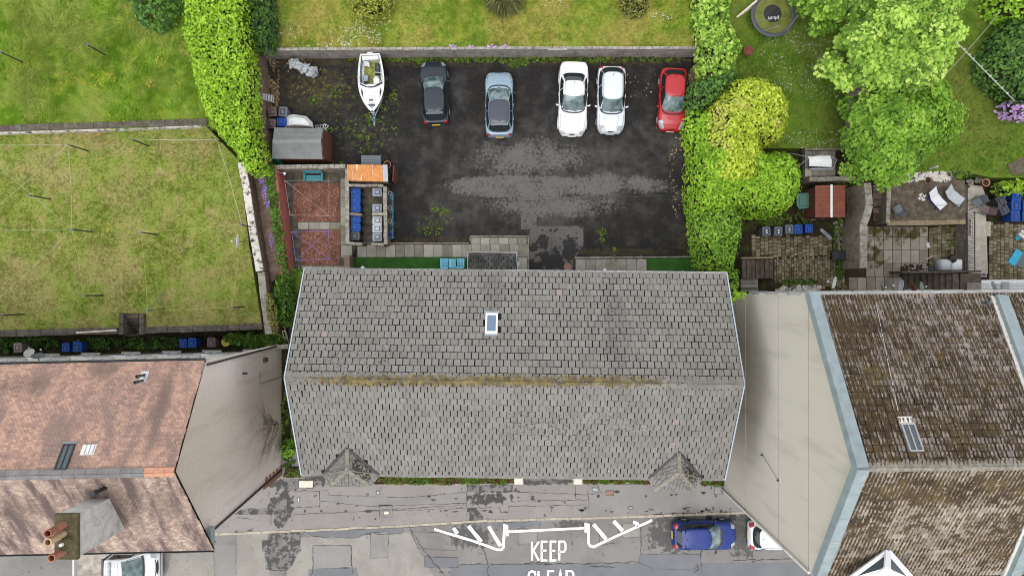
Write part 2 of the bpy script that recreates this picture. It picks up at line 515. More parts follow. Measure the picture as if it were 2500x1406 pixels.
m.col(m.mix(m.thr(m.noise(9, 6, 0.75), 0.56, 0.66), (0.72, 0.72, 0.70), (0.30, 0.29, 0.28)))
M['paint'] = m.m

m = NT('concrete_slab', 0.9, 0.2)
r = m.rnd()
col = m.ramp(m.math('ADD', m.math('MULTIPLY', r, 0.4), m.math('MULTIPLY', m.noise(2.2, 7, 0.65), 0.62)), [(0.28, (0.155, 0.142, 0.115)), (0.52, (0.25, 0.235, 0.198)), (0.8, (0.345, 0.325, 0.28))])
col = m.mix(m.thr(m.noise(7, 5, 0.7), 0.62, 0.8), col, (0.09, 0.085, 0.05))
m.col(col).bump(m.noise(30, 4), 0.3, 0.01)
M['slab'] = m.m
m = NT('stained_slab', 0.9, 0.2)
r = m.rnd()
col = m.ramp(m.math('ADD', m.math('MULTIPLY', r, 0.3), m.math('MULTIPLY', m.noise(1.3, 7, 0.65), 0.7)), [(0.3, (0.16, 0.135, 0.098)), (0.55, (0.285, 0.255, 0.21)), (0.8, (0.38, 0.345, 0.295))])
col = m.mix(m.thr(m.math('ADD', m.noise(2.0, 7, 0.65), m.math('MULTIPLY', m.blobs([(2130, 600, 30, 70), (2200, 570, 80, 20)]), 0.2)), 0.6, 0.76), col, (0.075, 0.062, 0.022))
m.col(col).bump(m.noise(30, 4), 0.3, 0.01)
M['patio'] = m.m
m = NT('dark_slab', 0.9, 0.2)
m.col(m.ramp(m.noise(2.4, 7, 0.65), [(0.3, (0.04, 0.036, 0.026)), (0.55, (0.085, 0.078, 0.06)), (0.78, (0.15, 0.14, 0.115))])).bump(m.noise(30, 4), 0.3, 0.01)
M['dark_slab'] = m.m
m = NT('stone_setts', 0.85, 0.3)
r = m.rnd()
col = m.ramp(m.math('ADD', m.math('MULTIPLY', r, 0.5), m.math('MULTIPLY', m.noise(1.3, 6, 0.6), 0.55)), [(0.25, (0.085, 0.066, 0.036)), (0.5, (0.165, 0.136, 0.082)), (0.8, (0.25, 0.215, 0.15))])
col = m.mix(m.thr(m.noise(1.7, 6, 0.65), 0.52, 0.68), col, (0.075, 0.062, 0.018))
m.col(col).bump(m.noise(20, 3), 0.4, 0.02)
M['sett'] = m.m

m = NT('bare_soil', 0.95, 0.1)
m.col(m.ramp(m.noise(2.2, 8, 0.7), [(0.3, (0.018, 0.014, 0.009)), (0.55, (0.045, 0.035, 0.022)), (0.75, (0.085, 0.068, 0.042))])).bump(m.noise(14, 5), 0.8, 0.06)
M['soil'] = m.m
m = NT('weedy_soil', 0.95, 0.1)
col = m.ramp(m.noise(2.2, 8, 0.7), [(0.3, (0.014, 0.012, 0.007)), (0.55, (0.035, 0.028, 0.016)), (0.75, (0.06, 0.055, 0.03))])
col = m.mix(m.thr(m.noise(1.4, 6, 0.7), 0.5, 0.65), col, (0.04, 0.06, 0.012))
m.col(col).bump(m.noise(14, 5), 0.8, 0.06)
M['weedy_soil'] = m.m
m = NT('terrace_dirt', 0.95, 0.1)
col = m.ramp(m.noise(2.6, 8, 0.7), [(0.3, (0.05, 0.038, 0.026)), (0.52, (0.105, 0.085, 0.062)), (0.75, (0.19, 0.165, 0.13))])
col = m.mix(m.thr(m.noise(22, 3, 0.6), 0.66, 0.74), col, (0.42, 0.39, 0.34))
m.col(col).bump(m.noise(20, 5), 0.6, 0.04)
M['dirt'] = m.m
m = NT('red_chippings', 0.95, 0.15)
v = m.vor(26, 'Color'); sep = m.node('ShaderNodeSeparateColor'); m.put(sep.inputs[0], v)
col = m.ramp(sep.outputs[0], [(0.1, (0.085, 0.036, 0.026)), (0.5, (0.18, 0.078, 0.055)), (0.9, (0.30, 0.15, 0.11))])
col = m.mix(m.thr(m.noise(1.2, 5), 0.4, 0.7), col, tuple((0.11, 0.05, 0.034)))
m.col(col).bump(m.vor(26), 0.8, 0.03)
M['red_gravel'] = m.m
m = NT('artificial_turf', 0.9, 0.15)
m.col(m.ramp(m.noise(1.4, 7, 0.7), [(0.3, (0.018, 0.058, 0.010)), (0.55, (0.03, 0.095, 0.016)), (0.75, (0.06, 0.115, 0.022))])).bump(m.noise(60, 2), 0.5, 0.02)
M['turf'] = m.m

# ---- walls
def mat_wall(name, lo, mid, hi, stain=None, sc=1.0, streak=True):
    m = NT(name, 0.92, 0.15)
    n = m.noise(2.0 * sc, 8, 0.68)
    col = m.ramp(n, [(0.28, lo), (0.52, mid), (0.76, hi)])
    if streak:
        col = m.mix(m.math('MULTIPLY', m.thr(m.noise(1.0, 6, 0.65, vec=m.scaled(m.pos(), (2.2, 2.2, 0.35))), 0.52, 0.72), 0.55), col, tuple(x * 0.45 for x in mid))
    if stain: col = m.mix(m.thr(m.noise(3.1 * sc, 7, 0.7), 0.60, 0.72), col, stain)
    m.col(col).bump(m.noise(18 * sc, 5), 0.5, 0.03)
    return m.m
M['stone'] = mat_wall('rubble_stone', (0.11, 0.09, 0.07), (0.215, 0.18, 0.145), (0.33, 0.29, 0.245), (0.06, 0.062, 0.025))
M['brown_wall'] = mat_wall('brown_rendered_wall', (0.10, 0.07, 0.053), (0.17, 0.122, 0.094), (0.25, 0.195, 0.158), (0.05, 0.045, 0.025))
M['grey_wall'] = mat_wall('grey_rendered_wall', (0.15, 0.135, 0.12), (0.25, 0.225, 0.205), (0.35, 0.325, 0.30), (0.07, 0.065, 0.05))
M['red_wall'] = plain('red_painted_wall', (0.33, 0.11, 0.09), 0.85, 0.2, var=0.22, scale=1.6, bump=0.3)
m = NT('white_coping', 0.9, 0.2)
m.col(m.mix(m.thr(m.noise(3.4, 8, 0.72), 0.50, 0.60), (0.50, 0.475, 0.43), (0.075, 0.066, 0.055))).bump(m.noise(20, 4), 0.4, 0.02)
M['white_coping'] = m.m
M['pale_coping'] = mat_wall('pale_stone_coping', (0.11, 0.10, 0.08), (0.25, 0.235, 0.20), (0.38, 0.36, 0.32), (0.06, 0.055, 0.035), 1.6, False)
M['dark_coping'] = mat_wall('dark_stone_coping', (0.045, 0.038, 0.032), (0.085, 0.074, 0.062), (0.16, 0.145, 0.12), (0.09, 0.085, 0.03), 1.3, False)
m = NT('pink_pebbledash', 0.95, 0.12)
col = m.ramp(m.math('ADD', m.math('MULTIPLY', m.noise(20, 4, 0.8), 0.7), m.math('MULTIPLY', m.noise(5, 5, 0.7), 0.3)), [(0.32, (0.33, 0.285, 0.26)), (0.5, (0.55, 0.49, 0.455)), (0.7, (0.72, 0.66, 0.62))])
st = m.noise(0.8, 6, 0.6, vec=m.scaled(m.pos(), (1, 1.6, 0.22)))
col = m.mix(m.math('MULTIPLY', m.thr(st, 0.47, 0.68), 0.4), col, (0.36, 0.29, 0.25))
col = m.mix(m.math('MULTIPLY', m.blobs([(640, 900, 30, 60), (690, 1000, 30, 110)]), 0.5), col, (0.34, 0.27, 0.21))
m.col(col).bump(m.noise(40, 3), 0.6, 0.02)
M['pebbledash'] = m.m
m = NT('cream_roughcast', 0.95, 0.12)
col = m.ramp(m.noise(22, 5, 0.75), [(0.3, (0.33, 0.305, 0.255)), (0.55, (0.47, 0.44, 0.385)), (0.75, (0.56, 0.53, 0.475))])
st = m.noise(0.9, 6, 0.62, vec=m.scaled(m.pos(), (1, 1.5, 0.25)))
col = m.mix(m.math('MULTIPLY', m.thr(st, 0.47, 0.7), 0.28), col, (0.24, 0.22, 0.18))
m.col(col).bump(m.noise(34, 3), 0.5, 0.02)
M['cream'] = m.m
M['white_render'] = mat_wall('white_render', (0.42, 0.40, 0.37), (0.52, 0.50, 0.47), (0.60, 0.58, 0.55), None)
M['grey_render'] = plain('pale_grey_render', (0.36, 0.345, 0.32), 0.9, 0.15, var=0.15)
M['brick'] = plain('red_brick', (0.20, 0.095, 0.06), 0.9, 0.15, var=0.3, scale=9)
M['mortar_cap'] = mat_wall('mossy_mortar', (0.04, 0.034, 0.018), (0.08, 0.067, 0.034), (0.145, 0.125, 0.072), (0.20, 0.185, 0.12), 2.2, False)
M['chimney_render'] = mat_wall('grey_chimney_render', (0.27, 0.26, 0.245), (0.42, 0.405, 0.39), (0.52, 0.505, 0.49), None)

# ---- roofs
def dotvec(m, v, org):
    a = m.node('ShaderNodeVectorMath'); a.operation = 'SUBTRACT'
    m.put(a.inputs[0], m.pos()); a.inputs[1].default_value = org
    b = m.node('ShaderNodeVectorMath'); b.operation = 'DOT_PRODUCT'
    m.put(b.inputs[0], a.outputs[0]); b.inputs[1].default_value = v
    return b.outputs['Value']
RIDGE_Y = -4.75
m = NT('grey_concrete_tile', 0.9, 0.2)
r = m.rnd()
col = m.ramp(m.math('ADD', m.math('MULTIPLY', r, 0.20), m.math('ADD', 0.1, m.math('MULTIPLY', m.noise(0.9, 5, 0.6), 0.60))), [(0.25, (0.128, 0.121, 0.109)), (0.5, (0.170, 0.162, 0.148)), (0.78, (0.215, 0.206, 0.190))])
g = m.noise(3.0, 4, 0.7, vec=m.scaled(m.pos(), (9, 1.2, 1.2)))                     # rain streaks down the tiles
col = m.mix(m.math('MULTIPLY', m.thr(g, 0.45, 0.70), 0.5), col, (0.105, 0.098, 0.088))
col = m.mix(m.math('MULTIPLY', m.thr(m.noise(26, 3, 0.7), 0.60, 0.72), 0.55), col, (0.36, 0.345, 0.32))
col = m.mix(m.thr(r, 0.9945, 0.996), col, (0.235, 0.19, 0.17))
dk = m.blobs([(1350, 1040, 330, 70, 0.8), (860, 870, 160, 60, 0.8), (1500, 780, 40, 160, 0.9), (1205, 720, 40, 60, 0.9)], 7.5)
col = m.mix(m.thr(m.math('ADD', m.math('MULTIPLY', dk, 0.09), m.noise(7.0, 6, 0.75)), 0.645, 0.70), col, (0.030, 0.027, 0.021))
col = m.mix(m.math('MULTIPLY', m.thr(m.noise(1.7, 7, 0.7), 0.5, 0.72), 0.45), col, (0.085, 0.08, 0.072))
col = m.mix(m.math('MULTIPLY', m.blobs([(1502, 800, 26, 130, 0.7), (1200, 705, 26, 50, 0.7)], 7.5), 0.35), col, (0.10, 0.095, 0.09))
rd = m.math('ABSOLUTE', m.math('ADD', dotvec(m, (0, 1, 0), (0, RIDGE_Y, 0)), 0.0))
ms = m.math('MULTIPLY', m.thr(rd, 0.85, 0.05), m.blobs([(1080, 925, 420, 60, 0.5), (1400, 935, 330, 50, 0.7)], 9))
mossn = m.thr(m.math('ADD', m.math('MULTIPLY', ms, 0.42), m.noise(4.5, 8, 0.8)), 0.80, 0.90)
col = m.mix(m.math('MULTIPLY', mossn, 0.85), col, m.ramp(m.noise(2.4, 5), [(0.35, (0.045, 0.034, 0.014)), (0.52, (0.10, 0.072, 0.018)), (0.66, (0.17, 0.13, 0.035)), (0.75, (0.19, 0.175, 0.07))]))
col = m.mix(m.thr(m.noise(3.4, 3, 0.5), 0.76, 0.79), col, (0.5, 0.48, 0.45))
m.col(col).bump(m.noise(3.0, 3, 0.6, vec=m.scaled(m.pos(), (14, 1.5, 1.5))), 0.35, 0.02)
M['tile_grey'] = m.m
m = NT('dark_slate_tile', 0.85, 0.25)
m.col(m.ramp(m.math('ADD', m.math('MULTIPLY', m.rnd(), 0.5), m.math('MULTIPLY', m.noise(3, 5), 0.5)), [(0.25, (0.028, 0.027, 0.026)), (0.6, (0.052, 0.05, 0.047)), (0.85, (0.085, 0.081, 0.076))])).bump(m.noise(22, 4), 0.4, 0.02)
M['tile_dark'] = m.m
m = NT('weathered_shaded_bay_tile', 0.9, 0.2)
m.col(m.mix(m.thr(m.math('ADD', m.noise(6, 6, 0.72), m.math('MULTIPLY', m.blobs([(886, 1140, 24, 44, .3), (1687, 1145, 24, 42, .3)], 6.4), .20)), 0.64, 0.72), m.ramp(m.math('ADD', m.math('MULTIPLY', m.rnd(), 0.6), m.math('MULTIPLY', m.noise(3, 5), 0.4)), [(0.2, (0.115, 0.109, 0.1)), (0.5, (0.15, 0.143, 0.132)), (0.85, (0.185, 0.177, 0.165))]), (0.032, 0.027, 0.018))).bump(m.noise(22, 4), 0.4, 0.02)  # east facets darker: moss, and their shaded side put into the colour
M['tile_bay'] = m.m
M['underlay'] = plain('roof_underlay', (0.022, 0.02, 0.016), 0.95, 0.1)
M['mortar'] = mat_wall('roof_mortar', (0.09, 0.08, 0.05), (0.2, 0.185, 0.155), (0.28, 0.265, 0.235), (0.10, 0.075, 0.02), 2.0, False)

def mat_clay(name, stops, streak_col, streak_amt, vec_scale, spots):
    m = NT(name, 0.9, 0.15)
    f = m.math('ADD', m.math('MULTIPLY', m.rnd(), 0.40), m.math('ADD', 0.07, m.math('MULTIPLY', m.noise(0.7, 5, 0.6), 0.5)))
    col = m.ramp(f, stops)
    st = m.noise(1.0, 6, 0.62, vec=m.scaled(m.pos(), vec_scale))
    col = m.mix(m.math('MULTIPLY', m.thr(st, 0.43, 0.62), streak_amt), col, streak_col)
    col = m.mix(m.math('MULTIPLY', m.blobs(*spots), 0.5), col, (0.095, 0.07, 0.058))
    col = m.mix(m.thr(m.noise(6, 4, 0.6), 0.74, 0.8), col, (0.42, 0.33, 0.29))
    m.col(col).bump(m.noise(30, 3), 0.3, 0.01)
    return m.m
M['tile_orange'] = mat_clay('clay_tile', [(0.2, (0.185, 0.128, 0.108)), (0.42, (0.275, 0.175, 0.14)), (0.6, (0.345, 0.215, 0.165)), (0.85, (0.43, 0.28, 0.215))], (0.175, 0.125, 0.112), 0.75, (1.1, 0.42, 0.42),
                            ([(410, 970, 18, 90, 0.8), (240, 900, 40, 30, 0.9), (60, 940, 60, 20, 0.9)], 12.0))
M['tile_clay_worn'] = mat_clay('worn_clay_tile', [(0.2, (0.18, 0.13, 0.11)), (0.45, (0.25, 0.185, 0.153)), (0.65, (0.335, 0.25, 0.20)), (0.85, (0.45, 0.345, 0.275))], (0.10, 0.072, 0.068), 1.0, (1.3, 0.30, 0.30),
                               ([(330, 1210, 30, 70, 0.9), (100, 1220, 60, 30, 0.9), (440, 1220, 40, 40, 0.9)], 12.0))
M['ridge_tile'] = plain('grey_ridge_tile', (0.16, 0.15, 0.15), 0.85, 0.2, var=0.25, scale=1.5)
M['ridge_orange'] = plain('orange_ridge_tile', (0.42, 0.21, 0.14), 0.85, 0.2)
M['lead'] = plain('blue_grey_lead', (0.185, 0.225, 0.238), 0.5, 0.4, metal=0.0, var=0.16, scale=2.2)
M['gutter'] = plain('white_gutter', (0.42, 0.42, 0.405), 0.6, 0.4, var=0.2, scale=3)
M['verge'] = plain('pale_blue_verge', (0.32, 0.36, 0.42), 0.5, 0.4)
M['black_gutter'] = plain('black_gutter', (0.02, 0.02, 0.021), 0.5, 0.4)

# ---- plain things
def P(key, *a, **k): M[key] = plain(key, *a, **k)
P('black_plastic', (0.012, 0.012, 0.013), 0.5, 0.4)
P('rubber', (0.018, 0.018, 0.018), 0.85, 0.2)
P('blue_plastic', (0.016, 0.068, 0.29), 0.6, 0.2, var=0.1)
P('royal_blue_plastic', (0.005, 0.028, 0.30), 0.6, 0.2, var=0.1)
P('grey_plastic', (0.095, 0.105, 0.125), 0.45, 0.45, var=0.1)
P('pale_grey_plastic', (0.21, 0.24, 0.275), 0.45, 0.45, var=0.1)
P('silver_plastic', (0.34, 0.36, 0.385), 0.4, 0.5, var=0.1)
P('dark_grey_plastic', (0.05, 0.053, 0.06), 0.5, 0.4)
P('brown_plastic', (0.125, 0.082, 0.082), 0.5, 0.4)
P('mauve_plastic', (0.235, 0.175, 0.18), 0.5, 0.4)
P('lid_groove', (0.010, 0.014, 0.03), 0.6, 0.3)
P('white', (0.60, 0.61, 0.62), 0.55, 0.35, var=0.06)
P('off_white', (0.52, 0.52, 0.50), 0.7, 0.3, var=0.12)
P('grey_sheet', (0.40, 0.42, 0.44), 0.6, 0.35, var=0.12)
P('white_sheet', (0.55, 0.57, 0.57), 0.6, 0.35, var=0.10)
P('aluminium', (0.46, 0.47, 0.48), 0.4, 0.5, metal=0.5, var=0.1)
P('dark_metal', (0.03, 0.03, 0.032), 0.55, 0.4)
P('galvanised', (0.27, 0.28, 0.29), 0.5, 0.5, metal=0.3)
P('turquoise', (0.04, 0.20, 0.245), 0.65, 0.3, var=0.2, scale=9)
P('sky_blue_paint', (0.17, 0.47, 0.66), 0.6, 0.3, var=0.1)
P('planter_blue', (0.04, 0.125, 0.20), 0.7, 0.3, var=0.2)
P('cyan', (0.02, 0.34, 0.52), 0.5, 0.4)
P('terracotta', (0.33, 0.15, 0.085), 0.85, 0.2, var=0.2)
P('chimney_clay', (0.25, 0.105, 0.07), 0.85, 0.2, var=0.35, scale=3)
P('buff_clay', (0.38, 0.27, 0.17), 0.85, 0.2, var=0.25, scale=3)
P('red_shed', (0.12, 0.042, 0.027), 0.8, 0.2, var=0.25, scale=5)
P('red_roof', (0.165, 0.052, 0.032), 0.75, 0.25, var=0.2, scale=2.5)
P('felt_grey', (0.158, 0.168, 0.165), 0.9, 0.15, var=0.14, scale=1.6)
P('timber', (0.22, 0.17, 0.11), 0.85, 0.2, var=0.25, scale=4)
P('pale_timber', (0.50, 0.45, 0.36), 0.85, 0.2, var=0.15, scale=4)
P('step_stone', (0.098, 0.078, 0.06), 0.9, 0.15, var=0.35, scale=3.0, bump=0.4)
P('path_stone', (0.36, 0.325, 0.28), 0.9, 0.15, var=0.25, scale=2.5)
P('dark_wood', (0.085, 0.066, 0.052), 0.9, 0.15, var=0.35, scale=3)
P('yellow_plastic', (0.46, 0.43, 0.06), 0.5, 0.4)
P('green_plastic', (0.06, 0.15, 0.12), 0.5, 0.4)
P('green_sheet', (0.02, 0.12, 0.07), 0.6, 0.3)
P('teal', (0.06, 0.40, 0.50), 0.5, 0.4)
P('glass_plastic', (0.28, 0.40, 0.44), 0.3, 0.5)
P('cream_cover', (0.56, 0.53, 0.44), 0.85, 0.2, var=0.15)
P('red_brown_plate', (0.24, 0.135, 0.105), 0.8, 0.25, var=0.2)
P('iron', (0.055, 0.053, 0.05), 0.8, 0.3, var=0.25)
P('line', (0.55, 0.56, 0.52), 0.7, 0.2)
P('blue_line', (0.22, 0.18, 0.62), 0.6, 0.3)
P('yellow_line', (0.50, 0.50, 0.16), 0.7, 0.2)
P('slate_box', (0.022, 0.026, 0.033), 0.5, 0.4)
P('dish_grey', (0.30, 0.34, 0.37), 0.5, 0.4)
P('dish_white', (0.60, 0.60, 0.57), 0.5, 0.4)
P('dish_dark', (0.075, 0.085, 0.095), 0.5, 0.4)
P('dish_rust', (0.13, 0.06, 0.042), 0.7, 0.3)
m = NT('rusty_iron_sheet', 0.75, 0.3)
col = m.ramp(m.noise(3, 6, 0.7), [(0.3, (0.36, 0.15, 0.045)), (0.55, (0.50, 0.22, 0.07)), (0.75, (0.58, 0.29, 0.11))])
col = m.mix(m.thr(m.noise(1.5, 5, 0.6, vec=m.scaled(m.pos(), (3.4, 0.55, 1))), 0.60, 0.66), col, (0.60, 0.56, 0.50))
m.col(col); M['rust'] = m.m
m = NT('weathered_roof_glass', 0.12, 0.5); m.col((0.055, 0.07, 0.08)); M['roof_glass'] = m.m
m = NT('skylight_glass', 0.08, 0.6); m.col((0.11, 0.16, 0.24)); M['skylight_glass'] = m.m
m = NT('dark_window_glass', 0.05, 0.6); m.col((0.016, 0.02, 0.022)); M['window_glass'] = m.m
m = NT('car_glass', 0.03, 0.55); m.col((0.012, 0.017, 0.018)); M['car_glass'] = m.m
m = NT('windscreen_glass', 0.04, 0.6)
m.col(m.ramp(m.noise(2.3, 3), [(0.35, (0.035, 0.06, 0.062)), (0.65, (0.13, 0.185, 0.19))])); M['screen_glass'] = m.m
m = NT('lamp_glass', 0.08, 0.6); m.col((0.26, 0.27, 0.28)); M['headlight'] = m.m
m = NT('tail_lamp_glass', 0.15, 0.6); m.col((0.26, 0.012, 0.014)); M['taillight'] = m.m
m = NT('yellow_plate', 0.5, 0.4); m.col((0.62, 0.46, 0.05)); M['plate_yellow'] = m.m
m = NT('white_plate', 0.5, 0.4); m.col((0.7, 0.7, 0.68)); M['plate_white'] = m.m
def paint(key, c, metal=0.0, rough=0.34, coat=0.45):
    m = NT(key, rough, 0.3, metal, coat)
    m.col(m.ramp(m.noise(3.5, 5, 0.65), [(0.3, tuple(x * 0.93 for x in c)), (0.7, tuple(min(1, x * 1.05) for x in c))]))
    m.put(m.b.inputs['Roughness'], m.ramp(m.noise(9, 5, 0.7), [(0.3, rough * 0.8), (0.75, rough * 1.5)]))
    M[key] = m.m
paint('paint_slate', (0.018, 0.025, 0.034), 0.1, 0.34, 0.25)
paint('paint_ice_blue', (0.20, 0.275, 0.345), 0.15)
paint('paint_white', (0.60, 0.61, 0.63))
paint('paint_silver_white', (0.50, 0.53, 0.57), 0.05)
paint('paint_red', (0.34, 0.014, 0.018))
paint('paint_blue', (0.006, 0.022, 0.155), 0.0, 0.34, 0.12)
paint('paint_black', (0.012, 0.013, 0.016))
paint('paint_grey_roof', (0.042, 0.047, 0.066), 0.2)
paint('gelcoat', (0.60, 0.61, 0.61), 0.0, 0.4)
# ------------------------------------------------------------ repeated pieces
def in_frame(p, mrg=30):
    k = F / (H - p[2])
    return -mrg < 1250 + p[0] * k < 2500 + mrg and -mrg < 703 - p[1] * k < 1406 + mrg

BOX_T = (np.array([(0, 0, 0), (1, 0, 0), (1, 1, 0), (0, 1, 0), (0, 0, 1), (1, 0, 1), (1, 1, 1), (0, 1, 1)], float),
         [(0, 1, 5, 4), (1, 2, 6, 5), (2, 3, 7, 6), (3, 0, 4, 7), (4, 5, 6, 7)])
def cham_t(a=0.08, b=0.25):
    v = [(0, 0, 0), (1, 0, 0), (1, 1, 0), (0, 1, 0), (0, 0, 1 - b), (1, 0, 1 - b), (1, 1, 1 - b), (0, 1, 1 - b), (a, a, 1), (1 - a, a, 1), (1 - a, 1 - a, 1), (a, 1 - a, 1)]
    return (np.array(v, float), [(0, 1, 5, 4), (1, 2, 6, 5), (2, 3, 7, 6), (3, 0, 4, 7), (4, 5, 9, 8), (5, 6, 10, 9), (6, 7, 11, 10), (7, 4, 8, 11), (8, 9, 10, 11)])
CHAM_T = cham_t()
def pan_t():
    """interlocking tile with two rolls"""
    prof = [(0, .45), (.10, .95), (.22, 1.0), (.32, .5), (.40, .40), (.50, .45), (.60, .95), (.72, 1.0), (.82, .5), (.90, .40), (1, .42)]
    v = []
    for y in (0, 1):
        for x, z in prof: v.append((x, y, z))
    for x, z in prof: v.append((x, 0, z - .38))
    n = len(prof)
    f = [(i, i + 1, n + i + 1, n + i) for i in range(n - 1)] + [(2 * n + i, 2 * n + i + 1, i + 1, i) for i in range(n - 1)]
    return (np.array(v, float), f)
PAN_T = pan_t()

def pieces(parent, name, tmpl, mats, mat, limit=300, stuff=True, center=(0.5, 0.5, 0.5)):
    """alike pieces: the nearest ones in view as objects that share one mesh, the rest as one part"""
    off = Vector((0, 0, 0)); q = parent
    while q is not None: off += q.location; q = q.parent
    tv, tf = tmpl
    mats = list(mats)
    def key(m_):
        p = m_ @ Vector(center)
        return (0 if in_frame(p, 0) else 1, (p - Vector((0, 0, H))).length)
    if len(mats) > limit: mats.sort(key=key)
    one, rest = mats[:limit], mats[limit:]
    if one:
        me = bpy.data.meshes.new(name)
        me.from_pydata([tuple(p) for p in tv], [], tf); me.update()
        me.materials.append(mat)
        for m_ in one:
            o = link(name, me, parent)
            mm = m_.copy(); mm.translation -= off
            o.matrix_basis = mm
    if rest:
        A = np.array([np.array(m_) for m_ in rest])
        V = np.einsum('nij,vj->nvi', A[:, :3, :3], tv) + A[:, None, :3, 3] - np.array(off)[None, None]
        nv = len(tv)
        fl, ls, c = [], [], 0
        base = []
        for f in tf:
            base.append(list(f))
        flat = np.concatenate([np.array(f) for f in base])
        lens = np.array([len(f) for f in base]); st = np.concatenate([[0], np.cumsum(lens)[:-1]])
        N = len(rest); L = len(flat)
        FL = (flat[None] + (np.arange(N) * nv)[:, None]).ravel()
        LS = (st[None] + (np.arange(N) * L)[:, None]).ravel()
        me = np_mesh(name, V.reshape(-1, 3), FL, LS, mat, False, np.repeat(rng.random(N), nv))
        o = link(name, me, parent)
        if stuff: o['kind'] = 'stuff'
    return one

def slope(poly, tw, gauge, gap=0.02, thick=0.02, tilt=0.02, jit=0.004, bond=0.5, minw=0.25, lap=1.10, holes=()):
    """transforms of the tiles of a roof facet given by its corners; holes are world boxes (x0,y0,x1,y1)"""
    P3 = [Vector(p) for p in poly]
    n = Vector((0, 0, 0))
    for a, b in zip(P3, P3[1:] + P3[:1]): n += a.cross(b)
    n.normalize()
    if n.z < 0: n = -n
    u = Vector((0, 0, 1)).cross(n).normalized(); v = n.cross(u)
    o = P3[0]
    q = [((p - o).dot(u), (p - o).dot(v)) for p in P3]
    v0, v1 = min(p[1] for p in q), max(p[1] for p in q)
    nr = max(1, round((v1 - v0) / gauge)); g = (v1 - v0) / nr
    out = []
    for j in range(nr):
        vm = v0 + (j + 0.5) * g
        xs = []
        for a, b in zip(q, q[1:] + q[:1]):
            if (a[1] > vm) != (b[1] > vm): xs.append(a[0] + (vm - a[1]) / (b[1] - a[1]) * (b[0] - a[0]))
        if len(xs) < 2: continue
        l, r = min(xs), max(xs)
        x = l - ((j * bond) % 1.0) * tw
        while x < r:
            a, b = max(x, l), min(x + tw, r)
            x += tw
            if b - a < minw * tw: continue
            c = o + u * ((a + b) / 2) + v * vm
            if any(h[0] < c.x < h[2] and h[1] < c.y < h[3] for h in holes): continue
            ang = tilt / g + R.uniform(-1, 1) * jit / g
            yv = (v * math.cos(ang) - n * math.sin(ang)); zv = u.cross(yv)
            tw_ = R.uniform(-1, 1) * jit / tw
            uu = (u + v * tw_).normalized(); yv = (yv - u * tw_).normalized()
            gp = gap * R.uniform(.45, 1.45)
            org = o + u * (a + gp / 2) + v * (v0 + j * g + R.uniform(-jit, jit)) + n * (tilt + R.uniform(0, jit))
            mm = Matrix((uu * (b - a - gp), yv * (g * lap * R.uniform(.97, 1.02)), zv * thick)).transposed().to_4x4()
            mm.translation = org
            out.append(mm)
    return out

def seg_pieces(a, b, length, w, h, gap=0.01, jit=0.0, zoff=0.0):
    """unit-box transforms of pieces laid end to end from a to b"""
    a, b = Vector(a), Vector(b)
    L = (b - a).length
    n = max(1, round(L / length)); l = L / n
    y = (b - a).normalized(); x = y.cross(Vector((0, 0, 1))).normalized(); z = x.cross(y)
    out = []
    for i in range(n):
        jx = R.uniform(-jit, jit)
        mm = Matrix((x * (w + R.uniform(-jit, jit)), y * (l - gap), z * (h + R.uniform(0, jit)))).transposed().to_4x4()
        mm.translation = a + y * (i * l + gap / 2) - x * (w / 2 + jx) + z * zoff
        out.append(mm)
    return out

# ------------------------------------------------------------ setting helpers
def ground(name, pts_px, z, mat, thick=0.0, parent=None):
    pts = PP(pts_px, z)
    mb = MB()
    if thick > 0: mb.prism([(p[0], p[1]) for p in pts], z - thick, z)
    else:
        ar = sum(a[0] * b[1] - b[0] * a[1] for a, b in zip(pts, pts[1:] + pts[:1]))
        if ar < 0: pts = pts[::-1]
        mb.face(pts)
    o = mb.build(name, mat, parent)
    if parent is None: o['kind'] = 'structure'
    return o

def offset_line(pts, d):
    """mitred parallel of a 2-D polyline"""
    out = []
    n = len(pts)
    for i in range(n):
        p = Vector(pts[i][:2])
        t0 = (p - Vector(pts[i - 1][:2])).normalized() if i else None
        t1 = (Vector(pts[i + 1][:2]) - p).normalized() if i < n - 1 else None
        if t0 is None: t0 = t1
        if t1 is None: t1 = t0
        n0 = Vector((-t0.y, t0.x)); n1 = Vector((-t1.y, t1.x))
        m_ = (n0 + n1).normalized()
        out.append(p + m_ * (d / max(0.4, m_.dot(n0))))
    return out

def wall(name, label, cat, px, z1, z0, th, mat, cope=None, group=None):
    """wall along a pixel polyline given at its top z1; cope = (material, overhang, height, stone length)"""
    pts = [W(x, y, z1) for x, y in px]
    t = thing(name, label, cat, (pts[0].x, pts[0].y, z0), group=group)
    zt = z1 - (cope[2] if cope else 0)
    l, r = offset_line(pts, th / 2), offset_line(pts, -th / 2)
    mb = MB()
    rings = []
    for a, b in zip(l, r): rings.append([(a.x, a.y, z0), (b.x, b.y, z0), (b.x, b.y, zt), (a.x, a.y, zt)])
    mb.loft(rings)
    mb.build('wall_body', mat, t, world=True)
    if cope:
        ms = []
        for a, b in zip(pts[:-1], pts[1:]):
            ms += seg_pieces((a.x, a.y, zt + 0.003), (b.x, b.y, zt + 0.003), cope[3], th + 2 * cope[1], cope[2] - 0.003, 0.012, 0.012)
        pieces(t, 'coping_stone', cham_t(0.03, 0.2), ms, cope[0])
    return t

# ------------------------------------------------------------ foliage
def unit(a): return a / np.maximum(np.linalg.norm(a, axis=1, keepdims=True), 1e-9)

